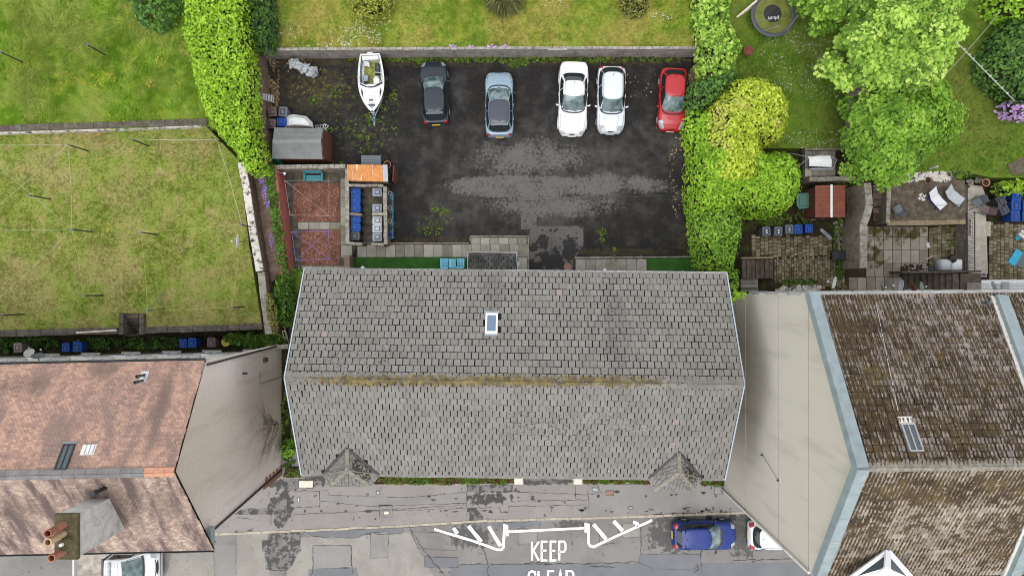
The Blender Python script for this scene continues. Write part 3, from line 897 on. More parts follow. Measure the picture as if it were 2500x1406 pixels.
def leaves(name, mat, parent, C, Nn, size, k=5, lift=(0.05, 0.7), width=0.36, kind=None, rv=None):
    """k-bladed leaf sprays at points C facing Nn"""
    n = len(C)
    Nn = unit(Nn)
    t = unit(np.cross(Nn, np.tile([0.3, 0.9, 0.2], (n, 1)) + rng.normal(0, .3, (n, 3))))
    b = np.cross(Nn, t)
    size = np.broadcast_to(size, (n,))
    ph = rng.uniform(0, 2 * PI, n)
    V = np.zeros((n, k, 4, 3))
    for i in range(k):
        a = ph + 2 * PI * i / k + rng.uniform(-.4, .4, n)
        l = rng.uniform(lift[0], lift[1], n)
        d = (t * np.cos(a)[:, None] + b * np.sin(a)[:, None]) * np.cos(l)[:, None] + Nn * np.sin(l)[:, None]
        s = unit(np.cross(Nn, d))
        sz = (size * rng.uniform(.7, 1.25, n))[:, None]
        V[:, i, 0] = C
        V[:, i, 1] = C + (d * .55 + s * width) * sz + Nn * sz * .05
        V[:, i, 2] = C + d * sz - Nn * sz * .12
        V[:, i, 3] = C + (d * .55 - s * width) * sz + Nn * sz * .05
    off = np.zeros(3); q = parent
    while q is not None: off = off + np.array(q.location); q = q.parent
    V = V.reshape(-1, 3) - off
    m4 = n * k
    me = np_mesh(name, V, np.arange(m4 * 4), np.arange(m4) * 4, mat, False, np.repeat(rng.random(n) if rv is None else rv, k * 4))
    o = link(name, me, parent)
    if kind: o['kind'] = kind
    return o

def bush(name, label, cat, poly_px, zref, z0, h, mat, size=0.16, dens=60, edge=1.0, bump=0.35, bsc=1.3, k=5, group=None, core=True, layers=2, stems=True, extra=None, lift=(0.05, 0.7)):
    """clipped or natural shrub: leaf sprays through the upper skin of a lumpy mound"""
    P2 = [tuple(W(x, y, zref)[:2]) for x, y in poly_px]
    cx = sum(p[0] for p in P2) / len(P2); cy = sum(p[1] for p in P2) / len(P2)
    t = thing(name, label, cat, (cx, cy, z0), group=group)
    A = poly_area(P2)
    sd = R.uniform(0, 40)
    def top(x, y):
        d = edge_dist(x, y, P2)
        e = np.clip(d / edge, 0, 1)
        f = np.sqrt(np.maximum(0, 1 - (1 - e) ** 2))
        b = (vnoise(x * bsc + sd, y * bsc + sd, 1.3) - .5) * 2 * bump + (vnoise(x * bsc * 2.7 + sd, y * bsc * 2.7, 5.1) - .5) * bump * 0.9
        return h * (0.18 + 0.82 * f) + b * np.minimum(1, d / 0.3)
    Cs, Ns, Ss = [], [], []
    for L in range(layers):
        n = int(A * dens * (0.58 if L == 0 else 0.32))
        x, y = sample_poly(P2, n)
        jx = rng.normal(0, 0.06, n); jy = rng.normal(0, 0.06, n)
        z = top(x, y)
        e = 0.08
        gx = (top(x + e, y) - z) / e; gy = (top(x, y + e) - z) / e
        nn = np.stack([-gx * .7, -gy * .7, np.ones(n)], 1) + rng.normal(0, .35, (n, 3))
        zz = z0 + z - L * 0.16 * rng.random(n) * 2 + rng.normal(0, .05, n)
        Cs.append(np.stack([x + jx, y + jy, zz], 1)); Ns.append(nn); Ss.append(size * rng.uniform(.75, 1.2, n))
    # skirt: leaves down the sides
    n = int(A * dens * 0.35)
    x, y = sample_poly(P2, n * 3)
    d = edge_dist(x, y, P2)
    kx = np.argsort(d)[:n]
    x, y = x[kx], y[kx]
    z = z0 + top(x, y) * rng.random(n)
    Cs.append(np.stack([x, y, z], 1))
    Ns.append(np.stack([x - cx, y - cy, np.full(n, 1.2)], 1) + rng.normal(0, .4, (n, 3))); Ss.append(size * rng.uniform(.8, 1.2, n))
    C = np.concatenate(Cs); Nn = np.concatenate(Ns); Sz = np.concatenate(Ss)
    leaves('foliage', mat, t, C, Nn, Sz, k, lift)
    if core:
        # twiggy inside as a dark sheet, foliage shade put into its colour
        x0, x1 = min(p[0] for p in P2), max(p[0] for p in P2); y0, y1 = min(p[1] for p in P2), max(p[1] for p in P2)
        st = max(0.25, math.sqrt(A) / 26)
        nx, ny = int((x1 - x0) / st) + 1, int((y1 - y0) / st) + 1
        gx, gy = np.meshgrid(np.linspace(x0, x1, nx + 1), np.linspace(y0, y1, ny + 1))
        ins = in_poly(gx.ravel(), gy.ravel(), P2)
        zz = z0 + np.maximum(0.05, top(gx.ravel(), gy.ravel()) * 0.86 - 0.18)
        V = np.stack([gx.ravel() - cx, gy.ravel() - cy, zz - z0], 1)
        fs = []
        for j in range(ny):
            for i in range(nx):
                q = (j * (nx + 1) + i, j * (nx + 1) + i + 1, (j + 1) * (nx + 1) + i + 1, (j + 1) * (nx + 1) + i)
                if all(ins[a] for a in q): fs.append(q)
        if fs:
            me = bpy.data.meshes.new('shaded_core'); me.from_pydata([tuple(p) for p in V], [], fs); me.update()
            me.materials.append(M['twig'])
            link('shaded_core', me, t)
    if stems:
        mb = MB()
        for i in range(5):
            x, y = sample_poly(P2, 1)
            mb.tube((cx + (x[0] - cx) * .4, cy + (y[0] - cy) * .4, z0 - .02), (x[0] * .6 + cx * .4, y[0] * .6 + cy * .4, z0 + h * .6), .06, .02, 5)
        mb.build('stem', M['bark'], t, world=True)
    return t

def tree(name, label, poly_px, zref, z0, h, mat, trunk_px, ncl=120, per=55, cr=(0.45, 0.8), size=0.16, k=5, group=None, dome=0.55, spread=None, lift=(0.0, 0.6)):
    """tree with an open crown: leaf clusters round the limb ends, trunk and limbs"""
    P2 = [tuple(W(x, y, zref)[:2]) for x, y in poly_px]
    b = W(*trunk_px, z0)
    t = thing(name, label, 'tree', (b.x, b.y, z0), group=group)
    x, y = sample_poly(P2, ncl * 4)
    # keep well spaced cluster centres
    keep = []
    A = poly_area(P2); dmin = 0.62 * math.sqrt(A / ncl)
    for i in range(len(x)):
        if all((x[i] - x[j]) ** 2 + (y[i] - y[j]) ** 2 > dmin * dmin for j in keep):
            keep.append(i)
        if len(keep) >= ncl: break
    x, y = x[keep], y[keep]
    d = edge_dist(x, y, P2)
    e = np.clip(d / (0.5 * math.sqrt(A / PI)), 0, 1)
    z = z0 + h * (1 - dome + dome * np.sqrt(1 - (1 - e) ** 2)) + rng.normal(0, .35, len(x))
    cc = np.stack([x, y, z], 1)
    rad = rng.uniform(cr[0], cr[1], len(x))
    Cs, Ns, Ss, Rv = [], [], [], []
    for c, r in zip(cc, rad):
        q_ = R.random()
        n = int(per * (r / cr[1]) ** 2)
        v = unit(rng.normal(0, 1, (n, 3))); v[:, 2] = np.abs(v[:, 2]) * rng.choice([1, 1, 1, -.6], n)
        p = c + v * r * rng.uniform(.55, 1.1, (n, 1)) * np.array([1, 1, .55])
        nn = v * .6 + np.array([0, 0, .9]) + rng.normal(0, .3, (n, 3))
        if spread is not None:
            od = np.array([c[0] - b.x, c[1] - b.y, 0.0]); od = od / max(np.linalg.norm(od), .1)
            nn = nn + od * spread
        Cs.append(p); Ns.append(nn); Ss.append(size * rng.uniform(.7, 1.25, n)); Rv.append(np.clip(q_ * .75 + rng.random(n) * .4 - .1 + v[:, 2] * .12, 0, .999))
    leaves('crown', mat, t, np.concatenate(Cs), np.concatenate(Ns), np.concatenate(Ss), k, lift, rv=np.concatenate(Rv))
    mb = MB()
    top = Vector((b.x * .6 + x.mean() * .4, b.y * .6 + y.mean() * .4, z0 + h * .45))
    mb.tube(b, top, .22, .14, 9)
    mb.build('trunk', M['bark'], t, world=True)
    mb = MB()
    for c in cc[::2]:
        m_ = top.lerp(Vector(c), .5) + Vector((0, 0, -.2))
        mb.tube(top.lerp(Vector(b), R.random() * .4), m_, .06, .035, 5, False); mb.tube(m_, Vector(c), .035, .012, 5, False)
    mb.build('limbs', M['bark'], t, world=True)
    return t

def grass(name, poly_px, z, dens, length, mat, holes=(), nb=3, lean=0.9, wid=0.016, patch=0.5, sc=0.5):
    """blades standing on a lawn: one uncountable mass"""
    P2 = [tuple(W(x, y, z)[:2]) for x, y in poly_px]
    n = int(poly_area(P2) * dens)
    x, y = sample_poly(P2, n)
    for hp in holes:
        Q = [tuple(W(a, b_, z)[:2]) for a, b_ in hp]
        k = ~in_poly(x, y, Q); x, y = x[k], y[k]
    q = vnoise(x * sc, y * sc, 3.3) * .6 + vnoise(x * sc * 3.1, y * sc * 3.1, 9.1) * .4
    k = rng.random(len(x)) < (1 - patch) + patch * np.clip((q - .3) * 2.5, 0, 1)
    x, y, q = x[k], y[k], q[k]
    n = len(x)
    th0 = vnoise(x * .35, y * .35, 7.7) * 9.0
    V = np.zeros((n, nb, 3, 3))
    for i in range(nb):
        th = th0 + rng.normal(0, .9, n)
        L = length * rng.uniform(.55, 1.25, n) * (.6 + .8 * q)
        ln = np.clip(rng.normal(lean, .25, n), .1, 1.35)
        dx, dy, dz = np.cos(th) * np.sin(ln) * L, np.sin(th) * np.sin(ln) * L, np.cos(ln) * L
        bx, by = x + rng.normal(0, .03, n), y + rng.normal(0, .03, n)
        sx, sy = -np.sin(th) * wid, np.cos(th) * wid
        V[:, i, 0] = np.stack([bx - sx, by - sy, np.full(n, z)], 1)
        V[:, i, 1] = np.stack([bx + sx, by + sy, np.full(n, z)], 1)
        V[:, i, 2] = np.stack([bx + dx, by + dy, z + dz], 1)
    m3 = n * nb
    me = np_mesh(name, V.reshape(-1, 3), np.arange(m3 * 3), np.arange(m3) * 3, mat, False, np.repeat(rng.random(n), nb * 3))
    o = link(name, me)
    o['kind'] = 'stuff'
    return o

def scatter(name, label, cat, spots, z, mat, size, k=4, lift=(-.1, .4), zj=0.05, parent=None):
    """small leaves, petals or litter: spots = (px, py, rx, ry, count)"""
    Cs = []
    for px, py, rx, ry, n in spots:
        c = W(px, py, z); s_ = S(z)
        r = np.sqrt(rng.random(n)); a = rng.uniform(0, 2 * PI, n)
        g = vnoise(np.cos(a) * r * 3 + px, np.sin(a) * r * 3 + py)
        kx = g > .38
        Cs.append(np.stack([c.x + r * np.cos(a) * rx * s_, c.y + r * np.sin(a) * ry * s_, z + rng.uniform(0.01, zj + .011, n)], 1)[kx])
    C = np.concatenate(Cs)
    Nn = np.tile([0, 0, 1.0], (len(C), 1)) + rng.normal(0, .3, (len(C), 3))
    o = leaves(name, mat, parent, C, Nn, size * rng.uniform(.7, 1.3, len(C)), k, lift, 0.34)
    o['kind'] = 'stuff'
    if label: o['label'] = label
    return o

def jag(px, amp=2.0, step=9.0):
    """roughened pixel polygon or line"""
    out = []
    for a, b in zip(px[:-1], px[1:]):
        L = math.hypot(b[0] - a[0], b[1] - a[1]); n = max(1, int(L / step))
        for i in range(n):
            f = i / n
            out.append((a[0] + (b[0] - a[0]) * f + R.uniform(-amp, amp) * (i > 0), a[1] + (b[1] - a[1]) * f + R.uniform(-amp, amp) * (i > 0)))
    out.append(px[-1])
    return out

def ribbon(mb, px, w, z, amp=1.0, step=10.0, closed=False, wj=0.5):
    """flat strip along a pixel line, its width uneven"""
    if closed: px = list(px) + [px[0]]
    q = [W(x, y, z) for x, y in (jag(px, amp, step) if amp > 0 else px)]
    if len(q) < 2: return
    l, r = [], []
    o1, o2 = offset_line(q, 1.0), offset_line(q, -1.0)
    vs_ = []
    for i, p in enumerate(q):
        ww = w / 2 * (1 + R.uniform(-wj, wj))
        a = Vector((p.x, p.y)); d = (o1[i] - a)
        vs_ += [(p.x + d.x * ww, p.y + d.y * ww, z), (p.x - d.x * ww, p.y - d.y * ww, z)]
    fs_ = [(2 * i + 1, 2 * i + 3, 2 * i + 2, 2 * i) for i in range(len(q) - 1)]
    mb.add(vs_, fs_)
# ------------------------------------------------------------ the ground
g = MB().face([(-150, -150, -0.08), (150, -150, -0.08), (150, 150, -0.08), (-150, 150, -0.08)]).build('ground', M['garden'])
g['kind'] = 'structure'
car_park = ground('car_park', [(628, 128), (1735, 128), (1735, 664), (1500, 668), (860, 668), (860, 606), (655, 606), (655, 410), (640, 300)], 0.0, M['car_park'])
pp = ground('asphalt_patch', [(1272, 523), (1310, 523), (1310, 555), (1292, 560), (1272, 560)], 0.004, M['patch_yard'], parent=car_park)
pp = ground('asphalt_patch', [(1308, 552), (1424, 552), (1424, 605), (1400, 632), (1398, 668), (1288, 668), (1290, 574), (1296, 560)], 0.008, M['patch_yard'], parent=car_park)
cr = MB()
for L in ([(1080, 484), (1160, 490), (1270, 491), (1340, 489), (1420, 485), (1520, 480), (1620, 478)], [(1255, 470), (1263, 492), (1270, 524)], [(1330, 486), (1345, 515)], [(1310, 553), (1424, 553)], [(1424, 553), (1424, 606)],
          [(1312, 590), (1330, 580), (1345, 595), (1365, 600), (1395, 592)], [(1345, 595), (1350, 612), (1340, 628)], [(1400, 480), (1408, 462)]):
    ribbon(cr, L, 0.035, 0.012, 1.6, 8)
o = cr.build('tar_cracks', M['crack'], car_park); o['kind'] = 'stuff'
street = ground('road', [(-700, 1255), (430, 1255), (570, 1302), (1000, 1283), (1190, 1271), (1450, 1265), (1840, 1252), (3300, 1235), (3300, 1900), (-700, 1900)], 0.0, M['road'])
pave = ground('pavement', [(-700, 1100), (3300, 1100), (3300, 1233), (1840, 1250), (1450, 1262), (1190, 1268), (1000, 1280), (570, 1299), (430, 1306), (-700, 1340)], 0.10, M['pavement'], 0.14)
# kerb stones one by one
kerb = MB().face([tuple(W(x, y, 0.02)) for x, y in ((560, 1305), (1000, 1287), (1190, 1274), (1190, 1270), (1000, 1282), (560, 1300))]).build('kerb', M['crack']); kerb['kind'] = 'structure'
ks = []
kp = [(430, 1307), (570, 1300.5), (780, 1292), (1000, 1281.5), (1100, 1275), (1190, 1270), (1330, 1266), (1450, 1263), (1640, 1256), (1840, 1250), (2100, 1246)]
for a, b in zip(kp[:-1], kp[1:]): ks += seg_pieces(W(*a, 0.015), W(*b, 0.015), R.choice([.55, .75, .85, .95]), 0.15, 0.10, 0.018, 0.012)
pieces(kerb, 'kerb_stone', cham_t(0.06, 0.2), ks, M['kerb'])

# patches and trenches in the road and the pavement
def patch(par, px, z, mat, seam=True, crk=None, amp=1.5):
    o = ground('asphalt_patch', jag(list(px) + [px[0]], amp, 12)[:-1], z, mat, parent=par)
    if seam and crk is not None: ribbon(crk, px, 0.02, z + .004, 1.0, 8, True, .9)
    return o
cr = MB()
z = 0.004
patch(street, [(524, 1330), (574, 1330), (576, 1420), (526, 1420)], z, M['patch_pale'], False)
patch(street, [(578, 1302), (652, 1300), (660, 1420), (578, 1420)], z, M['road_gritty'], False)
patch(street, [(420, 1350), (520, 1346), (524, 1420), (400, 1420)], z, M['road_gritty'], False)
patch(street, [(726, 1312), (1000, 1300), (1060, 1406), (1090, 1425), (700, 1425), (700, 1390)], z, M['road_gritty'], False)
patch(street, [(655, 1296), (735, 1294), (735, 1345), (700, 1392), (650, 1388)], z + .004, M['patch_dark'], False, None, 4)
patch(street, [(745, 1295), (985, 1285), (985, 1300), (930, 1304), (900, 1300), (870, 1312), (800, 1312), (760, 1307)], z + .004, M['patch_blue'], True, cr, 3)
patch(street, [(764, 1331), (857, 1331), (860, 1385), (765, 1388)], z + .008, M['patch_pale'], True, cr)
patch(street, [(905, 1300), (948, 1298), (948, 1360), (905, 1362)], z + .008, M['patch_pale'], True, cr)
patch(street, [(1036, 1358), (1118, 1360), (1118, 1384), (1036, 1384)], z + .008, M['patch_blue'], True, cr)
patch(street, [(1004, 1298), (1115, 1300), (1114, 1342), (1020, 1338)], z + .004, M['road'], True, cr, 2)
patch(street, [(755, 1388), (870, 1384), (880, 1425), (750, 1425)], z + .008, M['patch_blue'], False)
patch(street, [(1265, 1290), (1312, 1288), (1312, 1326), (1266, 1328)], z + .004, M['patch_pale'], True, cr)
patch(street, [(1200, 1277), (1320, 1270), (1320, 1282), (1270, 1284), (1210, 1290)], z + .004, M['patch_blue'], False, None, 2)
patch(street, [(1563, 1352), (1712, 1352), (1712, 1376), (1690, 1390), (1594, 1388), (1562, 1374)], z + .004, M['patch_blue'], True, cr)
patch(street, [(1520, 1278), (1563, 1276), (1563, 1310), (1520, 1312)], z + .004, M['road_gritty'], True, cr)
patch(street, [(1100, 1378), (3300, 1362), (3300, 1900), (1060, 1900)], z, M['patch_blue'], False)
patch(street, [(640, 1318), (660, 1318), (660, 1346), (640, 1346)], z + .012, M['patch_dark'], False)
patch(street, [(1200, 1270), (1180, 1330), (1160, 1425), (1200, 1425), (1215, 1340), (1222, 1270)], z + .012, M['patch_blue'], False, None, 3) if False else None
for L in ([(648, 1345), (650, 1388), (700, 1392)], [(1000, 1290), (1040, 1350), (1090, 1410)], [(1120, 1378), (1230, 1376), (1340, 1377), (1460, 1374), (1560, 1372)], [(1566, 1280), (1566, 1350)], [(1712, 1320), (1712, 1400)],
          [(1790, 1368), (1960, 1362)], [(1166, 1300), (1190, 1370), (1192, 1420)], [(1440, 1380), (1500, 1384)], [(1280, 1375), (1300, 1372), (1345, 1376)], [(1700, 1376), (1705, 1390), (1695, 1396)], [(764, 1331), (760, 1420)], [(857, 1331), (860, 1400)],
          [(1462, 1283), (1464, 1328), (1500, 1326)], [(1510, 1282), (1512, 1310)], [(1395, 1300), (1398, 1330)]):
    ribbon(cr, L, 0.032, 0.022, 2.2, 7, False, .9)
o = cr.build('tar_cracks', M['crack'], street); o['kind'] = 'stuff'
cr = MB(); z = 0.104
patch(pave, [(660, 1215), (700, 1215), (704, 1268), (690, 1288), (672, 1276), (668, 1248)], z, M['patch_dark'], False, None, 3)
patch(pave, [(598, 1241), (668, 1239), (668, 1255), (580, 1256)], z + .004, M['patch_dark'], False, None, 1)
patch(pave, [(690, 1168), (800, 1165), (800, 1178), (760, 1190), (720, 1196), (675, 1195)], z, M['patch_dark'], False, None, 3)
patch(pave, [(925, 1232), (958, 1232), (958, 1262), (927, 1264)], z, M['patch_pale'], True, cr)
patch(pave, [(780, 1198), (800, 1197), (803, 1208), (1000, 1214), (1140, 1200), (1140, 1228), (905, 1236), (780, 1222)], z, M['patch_pale'], True, cr)
patch(pave, [(1140, 1184), (1252, 1182), (1252, 1197), (1140, 1200)], z, M['patch_dark'], False, None, 2)
patch(pave, [(1145, 1240), (1160, 1240), (1180, 1262), (1178, 1272), (1146, 1272)], z + .004, M['patch_dark'], True, cr)
patch(pave, [(1280, 1168), (1398, 1166), (1396, 1178), (1284, 1184)], z, M['patch_dark'], False, None, 1.5)
patch(pave, [(1436, 1180), (1770, 1186), (1818, 1246), (1436, 1260)], z, M['patch_pale'], False, None, 1)
for L in ([(700, 1255), (930, 1247)], [(958, 1246), (1145, 1240)], [(700, 1240), (780, 1236)], [(905, 1246), (1140, 1232)], [(780, 1198), (780, 1240)], [(1140, 1184), (1140, 1272)], [(1160, 1240), (1220, 1238), (1222, 1250), (1240, 1250), (1242, 1236), (1432, 1232)], [(1262, 1200), (1432, 1207)], [(1262, 1222), (1432, 1220)],
          [(1436, 1180), (1436, 1262)], [(1404, 1184), (1404, 1220)], [(660, 1215), (662, 1280)], [(580, 1262), (620, 1268)], [(1432, 1207), (1480, 1200)], [(1455, 1180), (1466, 1200)], [(690, 1197), (780, 1198)], [(690, 1160), (700, 1197)]):
    ribbon(cr, L, 0.021, 0.114, 1.3, 7, False, .9)
o = cr.build('tar_cracks', M['crack'], pave); o['kind'] = 'stuff'
# dark spalls on the pavement
cr = MB()
for i in range(60):
    if i < 34: x, y = R.uniform(1450, 1790), R.choice([R.uniform(1190, 1256), R.uniform(1240, 1256)])
    else: x, y = R.uniform(700, 1430), R.choice([R.uniform(1205, 1240), R.uniform(1244, 1250)])
    n = 9; rx, ry = R.uniform(2, 9), R.uniform(1.5, 5)
    pts = [W(x + rx * R.uniform(.4, 1.2) * math.cos(2 * PI * k / n), y + ry * R.uniform(.4, 1.2) * math.sin(2 * PI * k / n), .118) for k in range(n)]
    cr.face([tuple(p) for p in pts[::-1]])
o = cr.build('spalled_spots', M['crack'], pave); o['kind'] = 'stuff'

# road paint: zigzag ends, bar and the words
def road_mark(px_lines, w, label=None):
    mb = MB()
    for L in px_lines: ribbon(mb, L, w, 0.026 + 0.0004 * len(mb.f) % 0.002, 0.3, 14, False, 0.10)
    return mb.build('road_marking', M['paint'], street)
road_mark([[(1060, 1291), (1150, 1318), (1215, 1341), (1224, 1341), (1229, 1335), (1232, 1278)]], 0.17)
road_mark([[(1238, 1280), (1239, 1308)], ], 0.14)
road_mark([[(1241, 1297), (1330, 1293), (1428, 1288)]], 0.16)
road_mark([[(1430, 1275), (1430, 1299)]], 0.16)
road_mark([[(1437, 1277), (1437, 1325), (1441, 1332), (1450, 1334), (1500, 1310), (1592, 1269)]], 0.17)
for a, b in (((1107, 1288), (1117, 1302)), ((1144, 1283), (1175, 1322)), ((1193, 1284), (1222, 1332)), ((1449, 1279), (1480, 1315)), ((1498, 1271), (1520, 1295))):
    road_mark([[a, b]], 0.24)
road_mark([[(1546, 1273), (1556, 1277), (1554, 1284)]], 0.2)
GL = {'K': [[(0, 0), (0, 1)], [(1, 0), (.12, .52)], [(.18, .46), (1, 1)]], 'E': [[(.95, 0), (.1, 0), (.1, 1), (.95, 1)], [(.1, .48), (.8, .48)]],
      'P': [[(.05, 1), (.05, 0), (.75, 0), (.98, .12), (.98, .40), (.75, .54), (.05, .54)]], 'C': [[(.98, .22), (.9, .06), (.5, 0), (.12, .08), (0, .3), (0, .75), (.12, .93), (.5, 1), (.95, .9)]],
      'L': [[(.08, 0), (.08, 1), (.95, 1)]], 'A': [[(0, 1), (.5, 0), (1, 1)], [(.2, .64), (.8, .64)]], 'R': [[(.05, 1), (.05, 0), (.75, 0), (.98, .12), (.98, .38), (.75, .5), (.05, .5)], [(.5, .5), (1, 1)]]}
def word(txt, x0, x1, y0, y1, sk, wl=0.135):
    n = len(txt); cw = (x1 - x0) / (n - 1 + 0.76)
    for i, c in enumerate(txt):
        road_mark([[(x0 + cw * i + p[0] * cw * .76 + sk * (1 - p[1]) * 0, y0 + p[1] * (y1 - y0)) for p in L] for L in GL[c]], wl)
word('KEEP', 1299, 1381, 1321, 1367, 0)
word('CLEAR', 1290, 1400, 1393, 1441, 0)

# the gardens stand on raised ground
lawn = ground('lawn', [(-500, 330), (500, 305), (585, 395), (608, 600), (640, 800), (342, 806), (342, 764), (290, 764), (290, 815), (-500, 832)], 1.8, M['lawn'], 1.95)
meadow = ground('meadow', [(-500, -400), (612, -400), (620, 130), (622, 330), (560, 330), (505, 306), (-500, 330)], 2.2, M['meadow'], 2.3)
field = ground('field', [(628, -400), (1732, -400), (1732, 117), (628, 121)], 1.45, M['field'], 1.6)
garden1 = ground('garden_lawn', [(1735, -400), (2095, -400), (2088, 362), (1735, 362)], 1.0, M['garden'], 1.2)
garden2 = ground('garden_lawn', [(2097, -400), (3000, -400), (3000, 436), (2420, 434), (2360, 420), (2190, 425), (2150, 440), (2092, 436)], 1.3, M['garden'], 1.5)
mdw_g = grass('meadow_grass', [(-60, -40), (600, -40), (610, 140), (560, 330), (505, 304), (-60, 320)], 2.2, 150, 0.36, M['meadow_blades'], nb=4, lean=.95, wid=.024, patch=.6, sc=.9)
grass('lawn_grass', [(-60, 320), (500, 308), (585, 398), (608, 600), (640, 798), (345, 803), (345, 762), (287, 762), (287, 808), (-60, 822)], 1.8, 130, 0.12, M['lawn_blades'], nb=3, lean=1.0, wid=.014, patch=.75, sc=.8)
grass('field_grass', [(640, -40), (1725, -40), (1725, 114), (640, 118)], 1.45, 150, 0.20, M['field_blades'], nb=3, lean=1.0, wid=.016, patch=.7, sc=.6)
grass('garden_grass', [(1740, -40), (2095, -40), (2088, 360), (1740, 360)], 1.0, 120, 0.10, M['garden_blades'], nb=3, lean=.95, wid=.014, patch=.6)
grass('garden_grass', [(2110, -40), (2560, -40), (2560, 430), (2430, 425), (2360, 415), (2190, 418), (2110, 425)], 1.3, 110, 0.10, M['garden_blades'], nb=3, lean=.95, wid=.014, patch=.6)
scatter('buttercups', 'yellow buttercups dotted through the long grass', 'flowers', [(180, 205, 75, 30, 260), (260, 190, 26, 16, 70), (395, 150, 14, 14, 50), (60, 160, 60, 40, 60), (370, 205, 14, 10, 40), (260, 290, 60, 12, 60), (390, 275, 20, 8, 30), (185, 330, 60, 14, 50), (300, 560, 60, 30, 60)], 2.42, M['petal_yellow'], .032, 4)
scatter('daisies', 'white daisies scattered over the mown garden lawn', 'flowers', [(1930, 150, 80, 80, 420), (2000, 200, 60, 60, 260), (1990, 340, 80, 24, 200), (1960, 90, 90, 30, 140)], 1.08, M['petal_white'], .031, 4)
scatter('white_wildflowers', 'white wild flowers in the grass behind the long wall', 'flowers', [(870, 90, 70, 26, 260), (700, 70, 40, 30, 70), (910, 60, 50, 20, 90), (1620, 42, 30, 14, 50), (800, 110, 90, 8, 90), (1350, 10, 30, 12, 20)], 1.62, M['petal_white'], .034, 4)
scatter('pink_thrift', 'pink flower clumps along the wall top', 'flowers', [(1105, 114, 9, 4, 30), (1150, 114, 6, 4, 18), (1200, 114, 12, 4, 40), (1230, 113, 8, 3, 20)], 1.60, M['petal_lilac'], .06, 4)
# leaf litter and moss tufts round the car park
scatter('leaf_litter', 'dry brown leaves lying along the edges of the car park', 'leaves', [(662, 210, 22, 75, 900), (690, 150, 60, 16, 170), (1698, 215, 20, 55, 1100), (1696, 380, 14, 100, 800), (1696, 540, 14, 80, 700), (1680, 300, 26, 40, 200), (1660, 420, 30, 120, 140), (1720, 640, 40, 14, 120), (760, 200, 90, 50, 60), (1560, 200, 120, 40, 70), (1500, 630, 90, 8, 60), (1650, 330, 60, 60, 40)], 0.006, M['leaf_dry'], .062, 3, (-.05, .35), .03)
scatter('moss_tufts', 'low yellow green weeds at the foot of the long wall', 'weeds', [(1000, 146, 120, 7, 200), (1250, 147, 160, 7, 330), (1500, 146, 160, 7, 260), (1265, 158, 22, 8, 70), (890, 147, 40, 7, 80), (1030, 150, 18, 10, 60)], 0.01, M['leaf_weed'], .11, 5, (.2, .9), .1)
scatter('moss_tufts', 'small bright weeds growing through cracks in the tarmac', 'weeds', [(958, 238, 14, 12, 50), (937, 262, 9, 9, 40), (906, 292, 13, 20, 70), (882, 335, 7, 7, 30), (898, 337, 6, 5, 26), (805, 318, 11, 7, 50), (822, 228, 12, 8, 40), (772, 245, 18, 11, 50), (846, 300, 60, 40, 50), (948, 300, 30, 40, 40), (890, 368, 12, 8, 26), (1083, 517, 12, 9, 46), (1062, 512, 9, 6, 24), (1042, 556, 26, 20, 46), (1060, 560, 26, 22, 40), (1472, 578, 8, 22, 70), (1500, 607, 5, 8, 24), (1340, 615, 3, 8, 0), (834, 398, 8, 5, 20)], 0.008, M['leaf_weed'], .07, 5, (.1, .7), .05)

# yards east
yard = ground('yard', [(1800, 360), (2110, 360), (2110, 724), (1760, 724), (1760, 700), (1800, 560)], 0.0, M['weedy_soil'])
path2 = ground('garden_path', [(1960, 366), (2092, 366), (2092, 436), (1960, 436)], 0.62, M['dark_slab'], 0.7)
terrace = ground('terrace', [(2166, 440), (2355, 440), (2355, 541), (2166, 541)], 1.2, M['dirt'], 1.3)
ground('yard', [(2112, 440), (2166, 440), (2166, 545), (2358, 545), (2358, 724), (2112, 724)], 0.004, M['weedy_soil'])
ground('yard', [(2358, 436), (3000, 436), (3000, 724), (2358, 724)], 0.0, M['weedy_soil'])
lane = ground('lane', [(-500, 820), (700, 800), (735, 690), (700, 1180), (-500, 1180)], 0.0, M['weedy_soil'])
# ------------------------------------------------------------ the grey roofed block in the middle
def window_part(parent, c, w, h, nrm, mat_f='white'):
    """window in a wall: frame, pane and sill; c is the centre on the wall face, nrm points out (+y or -y)"""
    mb = MB(); f = 0.07
    y = c[1] + nrm * 0.03
    for dx, dz, sx, sz in ((0, h / 2 - f / 2, w, f), (0, -h / 2 + f / 2, w, f), (-w / 2 + f / 2, 0, f, h - 2 * f), (w / 2 - f / 2, 0, f, h - 2 * f), (0, 0, f * .8, h - 2 * f)):
        mb.box((c[0] + dx, y, c[2] + dz), (sx, .08, sz))
    wdw = mb.build('window', M[mat_f], parent, world=True)
    MB().box((c[0], c[1] + nrm * .012, c[2]), (w - .1, .02, h - .1)).build('pane', M['window_glass'], wdw, world=True)
    MB().box((c[0], c[1] + nrm * .08, c[2] - h / 2 - .05), (w + .2, .2, .09)).build('sill', M['grey_render'], wdw, world=True)
    return wdw

